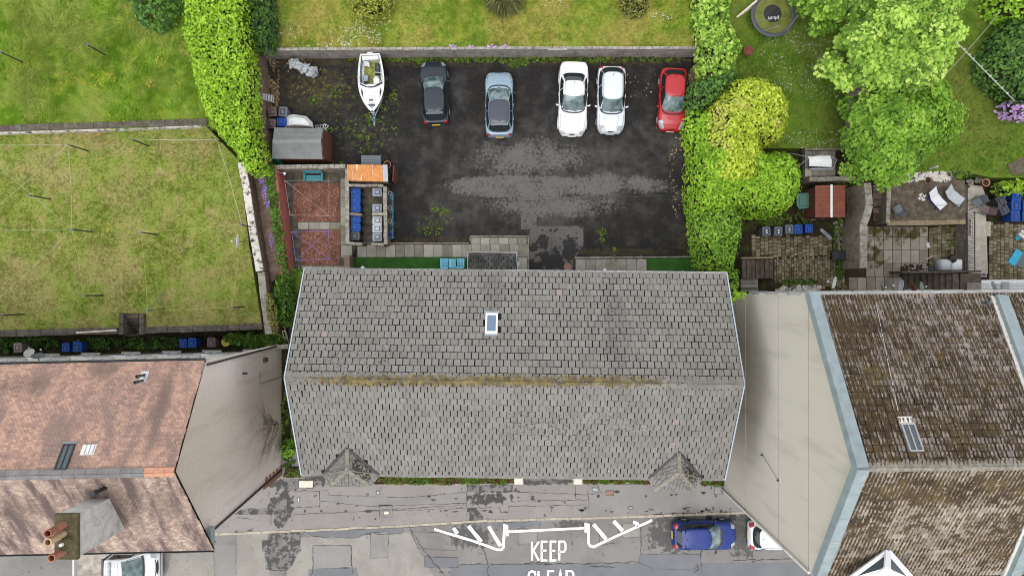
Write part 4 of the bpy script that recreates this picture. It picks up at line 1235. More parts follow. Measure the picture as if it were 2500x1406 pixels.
EZ, RZ = 6.0, 9.2
e_rl, e_rr = W(745, 659, EZ), W(1772, 669, EZ)
e_fl, e_fr = W(738, 1157, EZ), W(1768, 1168, EZ)
r_l, r_r = W(697, 921, RZ), W(1815, 938, RZ)
main = thing('flat_block', 'long low building with grey concrete tile roof, mossy ridge and one skylight', 'building', (0, RIDGE_Y, 0))
ins = .38
fp = [(e_fl.x + .12, e_fl.y + ins), (e_fr.x - .12, e_fr.y + ins), (e_rr.x - .12, e_rr.y - ins), (e_rl.x + .12, e_rl.y - ins)]
mb = MB()
zz = EZ - .12
v = [(p[0], p[1], 0) for p in fp] + [(p[0], p[1], zz) for p in fp] + [(fp[0][0], (fp[0][1] + fp[3][1]) / 2, RZ - .25), (fp[1][0], (fp[1][1] + fp[2][1]) / 2, RZ - .25)]
mb.add(v, [(0, 1, 5, 4), (2, 3, 7, 6), (1, 2, 6, 9, 5), (3, 0, 4, 8, 7), (4, 5, 9, 8), (6, 7, 8, 9)])
mb.build('wall', M['grey_render'], main, world=True)
dn = Vector((0, 0, -.035))
mb = MB().face([tuple(p + dn) for p in (e_fl, e_fr, r_r, r_l)]).face([tuple(p + dn) for p in (e_rr, e_rl, r_l, r_r)])
mb.face([tuple(p + dn * 4) for p in (e_fl, r_l, r_r, e_fr)]).face([tuple(p + dn * 4) for p in (e_rr, r_r, r_l, e_rl)])
mb.build('roof', M['underlay'], main, world=True)
# the bay (dormer) positions are left open in the front slope
bays = []
for (ax, ay, lx, ly, flx, fly, frx, fry, rx, ry, hx, hy) in ((848, 1092, 790, 1156, 806, 1186, 904, 1186, 926, 1158, 848, 1147), (1657, 1101, 1583, 1166, 1601, 1195, 1695, 1195, 1714, 1168, 1659, 1152)):
    bays.append((W(ax, ay, 6.97), W(lx, ly, EZ + .03), W(flx, fly, EZ - .12), W(frx, fry, EZ - .12), W(rx, ry, EZ + .03), W(hx, hy, 7.02)))
sky_c = (r_l.lerp(r_r, .5)); 
sk_px = (1200, 791)
# point on the rear slope under the skylight
def on_plane(px, py, a, b, c):
    n = (b - a).cross(c - a)
    o = Vector((0, 0, H)); d = W(px, py, 0) - o
    return o + d * ((a - o).dot(n) / d.dot(n))
sk = on_plane(*sk_px, e_rl, e_rr, r_l)
ts = slope([e_rr, e_rl, r_l, r_r], .372, .385, .048, .032, .032, .010, lap=.905, holes=[(sk.x - .40, sk.y - .55, sk.x + .40, sk.y + .55)])
fs = slope([e_fl, e_fr, r_r, r_l], .372, .385, .046, .03, .026, .012, lap=.97)
def in_bay(p):
    for b in bays:
        q = [b[0], b[1], b[4]]
        if in_poly(np.array([p.x]), np.array([p.y]), [(a.x, a.y) for a in q])[0]: return True
    return False
fs = [m_ for m_ in fs if not in_bay(m_ @ Vector((.5, .5, 0)))]
pieces(main, 'roof_tile', BOX_T, ts + fs, M['tile_grey'])
# ridge: pairs of sloping caps
ms = []
nseg = 50
nrm_r = (r_r - r_l).normalized()
def ridge_caps(a, b, seg, w, tang, rise=.03, gap=.012):
    L = (b - a).length; n = round(L / seg); l = L / n
    u = (b - a).normalized(); out = []
    side = Vector((0, 0, 1)).cross(u)
    for i in range(n):
        for s_ in (1, -1):
            d = (side * s_ * math.cos(tang) - Vector((0, 0, math.sin(tang)))).normalized()
            uu = u if s_ > 0 else -u
            nz = uu.cross(d)
            org = a + u * (i * l + gap / 2 if s_ > 0 else (i + 1) * l - gap / 2) + Vector((0, 0, rise + R.uniform(0, .008)))
            mm = Matrix((uu * (l - gap), d * w, nz * .03)).transposed().to_4x4(); mm.translation = org
            out.append(mm)
    return out
pieces(main, 'ridge_tile', BOX_T, ridge_caps(r_l, r_r, .48, .26, math.radians(29)), M['tile_grey'])
mb = MB()
for a, b in ((e_fl, r_l), (e_rl, r_l), (e_fr, r_r), (e_rr, r_r)):
    d = (b - a).normalized()
    o_ = Vector((-.05 if a.x < 0 else .05, 0, -.02))
    mb = MB().bar(a + o_ - d * .05, b + o_, .07, .14)
    mb.build('verge_trim', M['verge'], main, world=True)
def gutter(parent, a, b, r=.065, mat='gutter'):
    mb = MB(); n = 7; u = (b - a).normalized(); s_ = Vector((0, 0, 1)).cross(u)
    rings = []
    for p in (a, b):
        rings.append([p + s_ * (r * math.cos(PI + PI * k / n)) + Vector((0, 0, r * math.sin(PI + PI * k / n))) for k in range(n + 1)] +
                     [p + s_ * ((r - .012) * math.cos(2 * PI - PI * k / n)) + Vector((0, 0, (r - .012) * math.sin(2 * PI - PI * k / n))) for k in range(n + 1)])
    mb.loft(rings)
    mb.build('gutter', M[mat], parent, True, True)
gutter(main, e_rl + Vector((-.05, .06, -.02)), e_rr + Vector((.05, .06, -.02)))
for a, b in ((e_fl + Vector((-.05, -.06, -.03)), bays[0][1] + Vector((-.05, -.07, -.05))), (bays[0][4] + Vector((.05, -.07, -.05)), bays[1][1] + Vector((-.05, -.07, -.05))), (bays[1][4] + Vector((.05, -.07, -.05)), e_fr + Vector((.05, -.06, -.03)))):
    gutter(main, a, b)
# skylight
nr = (e_rl - e_rr).cross(r_l - e_rr).normalized()
if nr.z < 0: nr = -nr
vv = nr.cross(Vector((0, 0, 1)).cross(nr).normalized()) * 1.0
uu = Vector((0, 0, 1)).cross(nr).normalized(); vv = nr.cross(uu)
def on_slope(mbx, c, u, v, n, w, l, t, lift=0.0):
    m_ = Matrix((u, v, n)).transposed().to_4x4()
    return mbx.box(c + n * (lift + t / 2), (w, l, t), m=m_)
mb = MB()
w_, l_ = .66, 1.24
for du, dv, ww, ll in ((-(w_ - .1) / 2, 0, .1, l_), ((w_ - .1) / 2, 0, .1, l_), (0, -(l_ - .12) / 2, w_ - .2, .12), (0, (l_ - .16) / 2, w_ - .2, .16)):
    on_slope(mb, sk + uu * du + vv * dv, uu, vv, nr, ww, ll, .10)
skl = mb.build('skylight', M['white'], main, world=True)
on_slope(MB(), sk, uu, vv, nr, w_ - .18, l_ - .24, .05).build('pane', M['skylight_glass'], skl, world=True)
mb = MB(); on_slope(mb, sk - vv * (l_ / 2 + .09), uu, vv, nr, w_ + .14, .16, .06); on_slope(mb, sk + vv * (l_ / 2 + .05), uu, vv, nr, w_ + .06, .08, .06)
mb.build('flashing', M['lead'], skl, world=True)
# bays with hipped roofs
for b in bays:
    ap, l, fl, fr, r, hub = b
    br = MB()
    for f in ((ap, l, hub), (l, fl, hub), (fl, fr, hub), (fr, r, hub), (r, ap, hub)): br.face([tuple(p) for p in f])
    bro = br.build('bay_roof', M['underlay'], main, world=True)
    tt = []
    for f in ((ap, l, hub), (l, fl, hub), (fl, fr, hub), (fr, r, hub), (r, ap, hub)):
        tt += slope([p + Vector((0, 0, .01)) for p in f], .20, .17, .02, .02, .022, .006, minw=.3, lap=.97)
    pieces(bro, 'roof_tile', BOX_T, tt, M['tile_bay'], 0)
    mb = MB()
    for a, c in ((ap, hub), (fl, hub), (fr, hub), (l, hub), (r, hub)):
        a2 = a + (a - c).normalized() * (.08 if a in (fl, fr) else 0)
        wd = .20 if a is not l and a is not r else .05
        mb.bar(a2 + Vector((0, 0, .045)), c + Vector((0, 0, .06)), wd, .05)
    mb.build('hip_tile', M['mortar'], bro, world=True)
    mb = MB()
    for a in (l, r): mb.bar(a + Vector((0, 0, .075)), ap + Vector((0, 0, .085)), .15, .04)
    mb.build('valley_flashing', M['dark_metal'], bro, world=True)
    for a, c in ((l, fl), (fl, fr), (fr, r)): gutter(bro, a + Vector((0, 0, -.03)), c + Vector((0, 0, -.03)), .045)
    k = .86
    cxy = (hub + (l + r) * .5) * .5
    pts = [(cxy.x + (p.x - cxy.x) * k, cxy.y + (p.y - cxy.y) * k) for p in (l, fl, fr, r)]
    MB().prism(pts, 0, EZ - .2).build('bay_wall', M['grey_render'], main, world=True)
# windows front and rear
for i in range(8):
    f = (i + .5) / 8
    for zc in (1.5, 4.2):
        p = Vector(fp[0]).lerp(Vector(fp[1]), f)
        if all(abs(p.x - b[5].x) > 2.2 for b in bays): window_part(main, (p.x, p.y, zc), 1.2, 1.2, -1)
        p = Vector(fp[3]).lerp(Vector(fp[2]), f)
        if abs(p.x + 1.3) > 1.9 or zc > 3: window_part(main, (p.x, p.y, zc), 1.2, 1.2, 1)
# rear flues
for px, py in ((886, 653), (1476, 659), (1665, 665)):
    p = W(px, py, 4.6)
    y0 = (fp[2][1] + fp[3][1]) / 2
    mb = MB().tube((p.x, y0, 4.45), (p.x, p.y, 4.5), .055, n=10).tube((p.x, p.y, 4.45), (p.x, p.y, 4.75), .07, n=12, cap=False).lathe([(.07, 4.75), (.085, 4.76), (.085, 4.72), (.05, 4.72), (.05, 4.5)], (p.x, p.y, 0), 12)
    mb.build('flue', M['white'], main, world=True)
# porch with its own dark slate roof
pz0, pz1 = 2.6, 3.5
pa, pb, pc, pd = W(1144, 618, pz0), W(1259, 619, pz0), W(1262, 668, pz1), W(1143, 666, pz1)
porch = MB().face([tuple(p) for p in (pb, pa, pd, pc)]).build('porch', M['underlay'], main, world=True)
pieces(porch, 'roof_tile', BOX_T, slope([pb, pa, pd, pc], .30, .26, .035, .02, .022, .006), M['tile_dark'], 60)
MB().prism([(pa.x + .08, pa.y - .12), (pb.x - .08, pb.y - .12), (pb.x - .08, fp[2][1] + .02), (pa.x + .08, fp[2][1] + .02)], 0, 2.5).build('wall', M['grey_render'], porch, world=True)
gutter(porch, pa + Vector((-.04, .04, -.02)), pb + Vector((.06, .04, -.02)), .05)
MB().bar(pa + Vector((-.04, 0, 0)), pd + Vector((-.04, 0, 0)), .05, .12).bar(pb + Vector((.05, 0, 0)), pc + Vector((.05, 0, 0)), .05, .12).build('verge_trim', M['pale_grey_plastic'], porch, world=True)
MB().box((pb.x + .16, pb.y - .62, 2.2), (.16, .25, .3)).build('meter_box', M['off_white'], porch, world=True)

# ------------------------------------------------------------ the red roofed tenement
LZ, LR = 11.3, 14.5
a_r, a_f, a_a = W(500, 880, LZ), W(521, 1341, LZ), W(425, 1152, LR)
xl = -420
dl = (W(-120, 893, LZ) - a_r).normalized() * 22
b_r, b_f, b_a = a_r + dl, a_f + dl, a_a + dl
ten = thing('tenement', 'tall tenement with orange clay tiled roof and pinkish pebbledashed gable', 'building', (-19, -8, 0))
mb = MB(); yo = .52
rw, fw = a_r.y - yo, a_f.y + .62
rwl, fwl = b_r.y - yo, b_f.y + .62
gx = a_r.x - .02
v = [(b_r.x, fwl, 0), (gx, fw, 0), (gx, rw, 0), (b_r.x, rwl, 0), (b_r.x, fwl, LZ - .1), (gx, fw, LZ - .1), (gx, rw, LZ - .1), (b_r.x, rwl, LZ - .1)]
mb.add(v, [(0, 1, 5, 4), (2, 3, 7, 6)])
mb.build('wall', M['white_render'], ten, world=True)
gv = [(gx, a_f.y + .55, 0), (gx, a_r.y - .14, 0), (gx, a_r.y - .1, LZ), (gx, a_a.y, LR), (gx, a_f.y + .05, LZ), (gx, a_f.y + .5, LZ - .4)]
mb = MB(); mb.add(gv + [(p[0] - .35, p[1], p[2]) for p in gv], [(0, 1, 2, 3, 4, 5), (11, 10, 9, 8, 7, 6)] + [(i, i + 6, (i + 1) % 6 + 6, (i + 1) % 6) for i in range(6)])
mb.build('gable', M['pebbledash'], ten, world=True)
dn = Vector((0, 0, -.03))
MB().face([tuple(p + dn) for p in (b_f, a_f, a_a, b_a)]).face([tuple(p + dn) for p in (a_r, b_r, b_a, a_a)]).face([tuple(p + dn * 5) for p in (b_f, b_a, a_a, a_f)]).face([tuple(p + dn * 5) for p in (a_r, a_a, b_a, b_r)]).build('roof', M['underlay'], ten, world=True)
c0 = W(-110, 1100, 12)
ts = slope([a_r, b_r, b_a, a_a], .185, .118, .007, .014, .014, .003)
ts = [m_ for m_ in ts if in_frame(m_.translation, 160)]
f2 = slope([b_f, a_f, a_a, b_a], .185, .118, .006, .014, .014, .003)
f2 = [m_ for m_ in f2 if in_frame(m_.translation, 160)]
pieces(ten, 'roof_tile', BOX_T, ts, M['tile_orange'], 300)
pieces(ten, 'worn_roof_tile', BOX_T, f2, M['tile_clay_worn'], 0)
mx = a_a.lerp(b_a, .06)
pieces(ten, 'ridge_tile', BOX_T, ridge_caps(mx, b_a, .5, .24, math.radians(32), .04), M['ridge_tile'])
pieces(ten, 'ridge_tile', BOX_T, ridge_caps(a_a, mx, .52, .22, math.radians(32), .04), M['ridge_orange'])
pieces(ten, 'verge_tile', BOX_T, seg_pieces(a_r + Vector((-.05, 0, .0)), a_a + Vector((-.05, 0, .0)), .25, .12, .035, .01, .02), M['tile_orange'])
pieces(ten, 'verge_tile', BOX_T, seg_pieces(a_a + Vector((-.05, 0, .0)), a_f + Vector((-.05, 0, .0)), .25, .12, .035, .01, .02), M['tile_clay_worn'])
gutter(ten, b_r + Vector((0, .06, -.03)), a_r + Vector((0, .06, -.03)), .07, 'black_gutter')
gutter(ten, b_f + Vector((0, -.06, -.03)), a_f + Vector((0, -.06, -.03)), .07, 'black_gutter')
# pipes on the gable
x_ = gx + .06
MB().tube((x_, a_f.y + .95, 0.2), (x_, a_f.y + .62, LZ - .3), .055, n=8).build('downpipe', M['black_gutter'], ten, world=True)
MB().tube((x_, a_r.y - .16, 1.2), (x_, a_r.y - .22, LZ - .2), .05, n=8).build('downpipe', M['black_gutter'], ten, world=True)
MB().box((gx + .17, a_f.y + .52, LZ - .28), (.22, .9, .5)).box((gx + .17, a_f.y + .52, LZ + .0), (.28, .96, .06)).build('gutter_box', M['lead'], ten, world=True)
qs = []
for i in range(10):
    mm = Matrix.Diagonal((.05, .34 if i % 2 else .6, .28, 1)); mm.translation = (gx + .0, a_f.y + .58, .15 + i * .32); qs.append(mm)
pieces(ten, 'quoin_brick', BOX_T, qs, M['brick'])
# small vent, wire
MB().tube((gx, a_r.y - 1.2, 6.5), (gx + .25, a_r.y - 1.2, 6.5), .06, n=8).box((gx + .1, a_r.y - .8, 3.2), (.2, .25, .3)).build('wall_vent', M['dark_metal'], ten, world=True)
MB().path([(gx + .03, a_r.y - 2.2, .2), (gx + .03, a_r.y - 2.15, 3.9), (gx + .03, a_r.y - 1.4, 4.0)], .012, 4).build('cable', M['dark_metal'], ten, world=True)
# windows of the rear wall
for i in range(6):
    x = a_r.x - 1.6 - i * 2.55
    for zc in (1.6, 4.6, 7.8):
        yw = rw + (rwl - rw) * (x - gx) / (b_r.x - gx)
        window_part(ten, (x, yw, zc), 1.0, 1.5, 1)
# rooflights, vents
nf = (b_f - a_f).cross(a_a - a_f).normalized()
def frame_of(a, b, c):
    n = (b - a).cross(c - a).normalized()
    if n.z < 0: n = -n
    u = Vector((0, 0, 1)).cross(n).normalized()
    return u, n.cross(u), n
u1, v1, n1 = frame_of(a_r, b_r, a_a)
p = on_plane(160, 1116, a_r, b_r, a_a)
rl = MB()
for du, dv, ww, ll in ((-.24, 0, .06, 1.2), (.24, 0, .06, 1.2), (0, -.57, .42, .06), (0, .57, .42, .06), (0, 0, .035, 1.08)): on_slope(rl, p + u1 * du + v1 * dv, u1, v1, n1, ww, ll, .11)
rlo = rl.build('rooflight', M['dark_metal'], ten, world=True)
on_slope(MB(), p, u1, v1, n1, .42, 1.08, .07).build('pane', M['roof_glass'], rlo, world=True)
on_slope(MB(), p - v1 * .66, u1, v1, n1, .62, .13, .05).build('flashing', M['lead'], rlo, world=True)
p = on_plane(217, 1098, a_r, b_r, a_a)
rl = MB()
on_slope(rl, p, u1, v1, n1, .62, .5, .05)
for k in range(3): on_slope(rl, p + u1 * (-.18 + .18 * k), u1, v1, n1, .13, .42, .10)
rl.build('roof_vent', M['off_white'], ten, world=True)
p = on_plane(352, 921, a_r, b_r, a_a)
rl = MB(); on_slope(rl, p, u1, v1, n1, .36, .62, .045)
bp = rl.build('vent_flashing', M['aluminium'], ten, world=True)
for dy in (-.14, .16):
    q = p + v1 * dy
    MB().tube(q, q + Vector((0, 0, .62)), .06, n=10).lathe([(.085, .62), (.085, .74), (.05, .74), (.05, .6)], q, 10).build('vent_pipe', M['iron'], ten, world=True)
q = on_plane(258, 1190, a_f, b_f, a_a)
mb = MB(); mb.tube(q, q + Vector((0, 0, .75)), .09, n=10).tube(q + Vector((0, 0, .75)), q + Vector((0, 0, .95)), .12, n=10).tube(q + Vector((.0, .0, .8)), q + Vector((.1, .08, .8)), .1, n=8)
mb.build('soil_pipe', M['black_plastic'], ten, world=True)
# chimney stack
cx0, cx1, cy0, cy1, czt = -18.92, -18.06, -11.2, -9.42, 16.0
ch = MB().prism([(cx0, cy0), (cx1, cy0), (cx1, cy1), (cx0, cy1)], 11.5, czt - .22).build('chimney', M['chimney_render'], ten, world=True)
MB().prism([(cx0 - .05, cy0 - .05), (cx1 + .05, cy0 - .05), (cx1 + .05, cy1 + .05), (cx0 - .05, cy1 + .05)], czt - .22, czt, .04).build('chimney_cap', M['mortar_cap'], ch, world=True)
for (px, py, hh, mt) in ((157, 1280, 1.05, 'chimney_clay'), (155, 1302, 1.0, 'buff_clay'), (156, 1344, .8, 'chimney_clay')):
    p = W(px, py, czt)
    MB().lathe([(.15, 0), (.145, hh - .1), (.17, hh - .08), (.17, hh), (.12, hh), (.11, .1)], p, 16).build('chimney_pot', M[mt], ch, True, True)
for (px, py, hh) in ((163, 1320, .35), (160, 1332, .25)):
    p = W(px, py, czt)
    MB().lathe([(.27, 0), (.2, .08), (.15, .14), (.13, hh), (.05, hh + .03), (0, hh + .03)], p, 12).build('capped_flue', M['mortar_cap'], ch, True, True)
p = W(152, 1328, czt + .4)
MB().lathe([(.07, 0), (.07, .12), (.03, .16), (0, .16)], p, 10).build('flue_terminal', M['white'], ch, True, True)
q1 = on_plane(252, 1226, a_f, b_f, a_a); q2 = on_plane(287, 1294, a_f, b_f, a_a)
MB().bar(q1 + Vector((0, .1, .05)), q2 + Vector((0, 0, .05)), .10, .06).build('chimney_flashing', M['dark_metal'], ch, world=True)
# bare climber on the gable
mb = MB()
def twig(p, d, L, r, lev):
    n = 4; q = Vector(p)
    for i in range(n):
        d2 = d + Vector((0, R.uniform(-.3, .3), R.uniform(-.25, .3)))
        d2.x = 0; d2.normalize()
        e = q + d2 * (L / n); e.x = gx + .05
        mb.tube(q, e, r, r * .8, 4, False); r *= .8; q = e; d = d2
        if lev > 0 and R.random() < .8:
            twig(q, (d + Vector((0, R.choice([-1, 1]) * R.uniform(.4, .9), .1))).normalized(), L * R.uniform(.4, .65), r * .7, lev - 1)
for i in range(14):
    twig((gx + .05, -8.6 + R.uniform(-.25, .25), .6 + R.uniform(0, 1.6)), Vector((0, R.uniform(-.9, .55), 1)).normalized(), R.uniform(1.6, 3.2), .016, 3)
vn = thing('climbing_plant', 'bare brown climber with many twigs clinging to the pebbledashed gable', 'plant', (gx + .05, -8.6, 0))
mb.build('stems', M['dead_vine'], vn, world=True)

# ------------------------------------------------------------ the brown mossy roofed tenement
QZ, QR = 13.5, 17.9
c_r, c_f, c_a = W(1990, 722, QZ), W(2005, 1405, QZ), W(2108, 1140, QR)
dl = (W(2430, 717, QZ) - c_r).normalized() * 22
d_r, d_f, d_a = c_r + dl, c_f + dl, c_a + dl
t2 = thing('tenement', 'tall tenement with brown mossy tiled roof and blank cream roughcast gable', 'building', (20, -6, 0))
gx2 = W(1985, 1400, QZ).x
mb = MB()
mb.add([(gx2, c_f.y + .1, 0), (d_f.x, d_f.y + .1, 0), (d_r.x, d_r.y - .05, 0), (gx2, c_r.y - .05, 0), (gx2, c_f.y + .1, QZ - .1), (d_f.x, d_f.y + .1, QZ - .1), (d_r.x, d_r.y - .05, QZ - .1), (gx2, c_r.y - .05, QZ - .1)], [(0, 1, 5, 4), (2, 3, 7, 6)])
mb.build('wall', M['grey_render'], t2, world=True)
# gable in horizontal lifts with a groove between them
lev = [0, 4.4, 9.4, 13.0]
gy0, gy1 = c_f.y - .0, c_r.y
def gable_y(z):
    if z <= QZ: return gy0, gy1
    f = (z - QZ) / (QR - QZ); return gy0 + (c_a.y - gy0) * f, gy1 + (c_a.y - gy1) * f
g2 = MB()
for a, b in zip(lev, lev[1:]): g2.box((gx2 + .2, (gy0 + gy1) / 2, (a + b) / 2), (.4, gy1 - gy0, b - a - .09))
pts = [(gy0, 13.045), (gy1, 13.045), (gy1, QZ), (c_a.y, QR - .05), (gy0, QZ)]
g2.add([(gx2, y, z) for y, z in pts] + [(gx2 + .4, y, z) for y, z in pts], [tuple(range(4, -1, -1)), tuple(range(5, 10))] + [(i, (i + 1) % 5, (i + 1) % 5 + 5, i + 5) for i in range(5)])
# orientation of the two caps does not matter to the shading here
g2.build('gable', M['cream'], t2, world=True)
MB().box((gx2 + .25, (gy0 + gy1) / 2, 6.6), (.36, gy1 - gy0 - .05, 13)).build('gable_joint', M['crack'], t2, world=True)
MB().face([tuple(p + dn) for p in (c_f, d_f, d_a, c_a)]).face([tuple(p + dn) for p in (d_r, c_r, c_a, d_a)]).face([tuple(p + dn * 5) for p in (c_f, c_a, d_a, d_f)]).face([tuple(p + dn * 5) for p in (d_r, d_a, c_a, c_r)]).build('roof', M['underlay'], t2, world=True)
def mat_moss(name, u, org, pale, wt_, speck):
    m = NT(name, 0.95, 0.12)
    f = m.math('ADD', m.math('MULTIPLY', m.rnd(), 0.6), m.math('MULTIPLY', m.noise(0.8, 5, 0.6), 0.45))
    col = m.ramp(f, [(0.2, tuple(x * .72 for x in pale)), (0.5, pale), (0.8, tuple(x * 1.3 for x in pale))])
    ph = m.math('MULTIPLY', dotvec(m, u, org), 2 * PI * 2 / .32)
    rib = m.math('MULTIPLY', m.math('SINE', ph), 0.085)
    n = m.math('ADD', m.noise(2.6, 7, 0.72), m.math('ADD', rib, m.math('MULTIPLY', m.math('SUBTRACT', m.noise(0.45, 4), 0.5), 0.25)))
    rd2 = m.blobs(wt_, 15)
    n = m.math('ADD', n, m.math('MULTIPLY', rd2, 0.10))
    mossc = m.ramp(m.noise(1.2, 6, 0.65), [(0.35, (0.042, 0.029, 0.018)), (0.55, (0.066, 0.047, 0.027)), (0.75, (0.105, 0.078, 0.03))])
    col = m.mix(m.thr(n, 0.47, 0.56), col, mossc)
    col = m.mix(m.thr(m.noise(9, 4, 0.6), 0.665 - speck, 0.72 - speck), col, (0.40, 0.355, 0.31))
    m.col(col).bump(m.noise(16, 5), 0.7, 0.03)
    return m.m
M['tile_moss_rear'] = mat_moss('mossy_brown_tile', tuple((c_r - d_r).normalized()), tuple(c_r), (0.175, 0.148, 0.134), [(2250, 1050, 260, 100, 0.8), (2080, 900, 60, 260, 0.8)], 0.0)
M['tile_moss_front'] = mat_moss('very_mossy_tile', tuple((c_f - d_f).normalized()), tuple(c_f), (0.225, 0.190, 0.155), [(2250, 1170, 300, 40, 0.8), (2460, 1260, 90, 100, 0.8), (2080, 1250, 60, 80, .9)], 0.03)
ts = [m_ for m_ in slope([d_r, c_r, c_a, d_a], .32, .285, .03, .06, .055, .010, bond=0, lap=.92) if in_frame(m_.translation, 160)]
t3 = [m_ for m_ in slope([c_f, d_f, d_a, c_a], .32, .285, .012, .04, .03, .006, bond=0) if in_frame(m_.translation, 160)]
pieces(t2, 'roof_tile', PAN_T, ts, M['tile_moss_rear'], 300)
pieces(t2, 'mossy_roof_tile', PAN_T, t3, M['tile_moss_front'], 0)
pieces(t2, 'ridge_tile', BOX_T, ridge_caps(c_a, d_a, .46, .22, math.radians(36), .05), M['mortar'])
def skew(parent, a, b, w, h, mat='lead'):
    mb = MB(); mb.bar(a, b, w, h)
    o = mb.build('skew_coping', M[mat], parent, world=True)
    n = int((b - a).length / 1.3); d = (b - a).normalized(); sm = MB()
    up_ = d.cross(Vector((0, 0, 1)).cross(d)).normalized()
    for i in range(1, n):
        q = a.lerp(b, i / n) + up_ * (h / 2 + .004); sm.bar(q - d * .012, q + d * .012, w, .016)
    sm.build('lead_joint', M['galvanised'], o, world=True)
    return o
e = Vector((-.12, 0, .12))
for a, b in ((c_r, c_a), (c_f, c_a)):
    d = (b - a).normalized()
    skew(t2, a + e - d * .15, b + e, .46, .26)
    mb = MB(); mb.bar(a + e + Vector((-.22, 0, -.12)) - d * .15, b + e + Vector((-.22, 0, -.12)), .05, .36)
    mb.build('skew_drip', M['lead'], t2, world=True)
p1, p2_, p3_ = on_plane(2437, 724, c_r, d_r, c_a), on_plane(2585, 1130, c_r, d_r, c_a), on_plane(2458, 1420, c_f, d_f, c_a)
for a, b in ((p1, p2_), (p3_, p2_)):
    skew(t2, a + Vector((0, 0, .16)), b + Vector((0, 0, .16)), .5, .30, 'lead')
    mb = MB(); mb.bar(a + Vector((-.33, 0, .06)), b + Vector((-.33, 0, .06)), .14, .12)
    mb.build('mortar_fillet', M['white_render'], t2, world=True)
gutter(t2, c_r + Vector((-.1, .1, -.05)), d_r + Vector((0, .1, -.05)), .07, 'gutter')
MB().bar(c_r + Vector((-.2, .06, -.25)), d_r + Vector((0, .06, -.25)), .04, .2).build('fascia', M['white'], t2, world=True)
gutter(t2, c_f + Vector((-.1, -.1, -.05)), d_f + Vector((0, -.1, -.05)), .07, 'black_gutter')
# rooflight and vent on the rear slope
u2, v2, n2 = frame_of(c_r, d_r, c_a)
p = on_plane(2224, 1070, c_r, d_r, c_a)
rl = MB()
for du, dv, ww, ll in ((-.25, 0, .06, 1.15), (.25, 0, .06, 1.15), (0, -.55, .44, .06), (0, .55, .44, .06), (0, 0, .05, 1.04)): on_slope(rl, p + u2 * du + v2 * dv, u2, v2, n2, ww, ll, .15)
rlo = rl.build('rooflight', M['galvanised'], t2, world=True)
on_slope(MB(), p, u2, v2, n2, .44, 1.04, .11).build('pane', M['roof_glass'], rlo, world=True)
on_slope(MB(), p - v2 * .74, u2, v2, n2, .56, .32, .09).build('flashing', M['white_render'], rlo, world=True)
p = on_plane(2403, 741, c_r, d_r, c_a)
rl = MB(); on_slope(rl, p, u2, v2, n2, .26, .32, .07); rl.tube(p + n2 * .05, p + n2 * .05 + Vector((0, 0, .3)), .09, n=10)
rl.build('roof_vent', M['dark_grey_plastic'], t2, world=True)
a_, b_ = on_plane(2132, 720, c_r, d_r, c_a), on_plane(2190, 1005, c_r, d_r, c_a)
MB().tube(a_ + n2 * .09, b_ + n2 * .09, .007, n=5).build('cable', M['white'], t2, world=True)
# glazed white dormer on the front slope
ap, l_, r_, hb = on_plane(2163, 1341, c_f, d_f, c_a), W(2072, 1412, 14.6), W(2226, 1412, 14.6), W(2164, 1384, 15.2)
ap = ap + Vector((0, 0, .1))
dm = MB()
for a, b, w_ in ((ap, l_, .22), (ap, r_, .22), (ap, hb, .26), (hb, W(2110, 1418, 14.5), .18), (hb, W(2196, 1418, 14.5), .18)): dm.bar(a + Vector((0, 0, .06)), b + Vector((0, 0, .06)), w_, .1)
dmo = dm.build('glazed_dormer', M['white'], t2, world=True)
MB().face([tuple(p) for p in (ap, l_, hb)]).face([tuple(p) for p in (ap, hb, r_)]).build('pane', M['roof_glass'], dmo, world=True)
MB().face([tuple(p) for p in (l_, W(2072, 1470, 14.0), W(2226, 1470, 14.0), r_, hb)]).build('dormer_base', M['off_white'], dmo, world=True)
# odd fixings on the cream gable
MB().tube((gx2 - .12, -9.0, 7.2), (gx2, -9.0, 7.2), .05, n=8).tube((gx2 - .1, -9.75, 9.45), (gx2, -9.75, 9.45), .05, n=8).path([(gx2 - .03, -9.0, 7.2), (gx2 - .03, -9.75, 9.45)], .01, 4).build('cable_fixing', M['dark_metal'], t2, world=True)
MB().bar((gx2 - .06, c_f.y + .02, .2), (gx2 - .06, c_f.y + .02, QZ - .3), .1, .12).build('corner_margin', M['white_render'], t2, world=True)
for i in range(5):
    for zc in (1.6, 4.6, 7.8, 10.8):
        window_part(t2, (gx2 + 2.0 + i * 2.6, c_r.y - .05 + (d_r.y - c_r.y) * (2 + i * 2.6) / (d_r.x - gx2), zc), 1.0, 1.5, 1)
# ------------------------------------------------------------ vehicles
def interp(t, pts):
    if t <= pts[0][0]: return pts[0][1]
    for (a, b), (c, d) in zip(pts, pts[1:]):
        if t <= c:
            f = (t - a) / (c - a); f = f * f * (3 - 2 * f)
            return b + (d - b) * f
    return pts[-1][1]

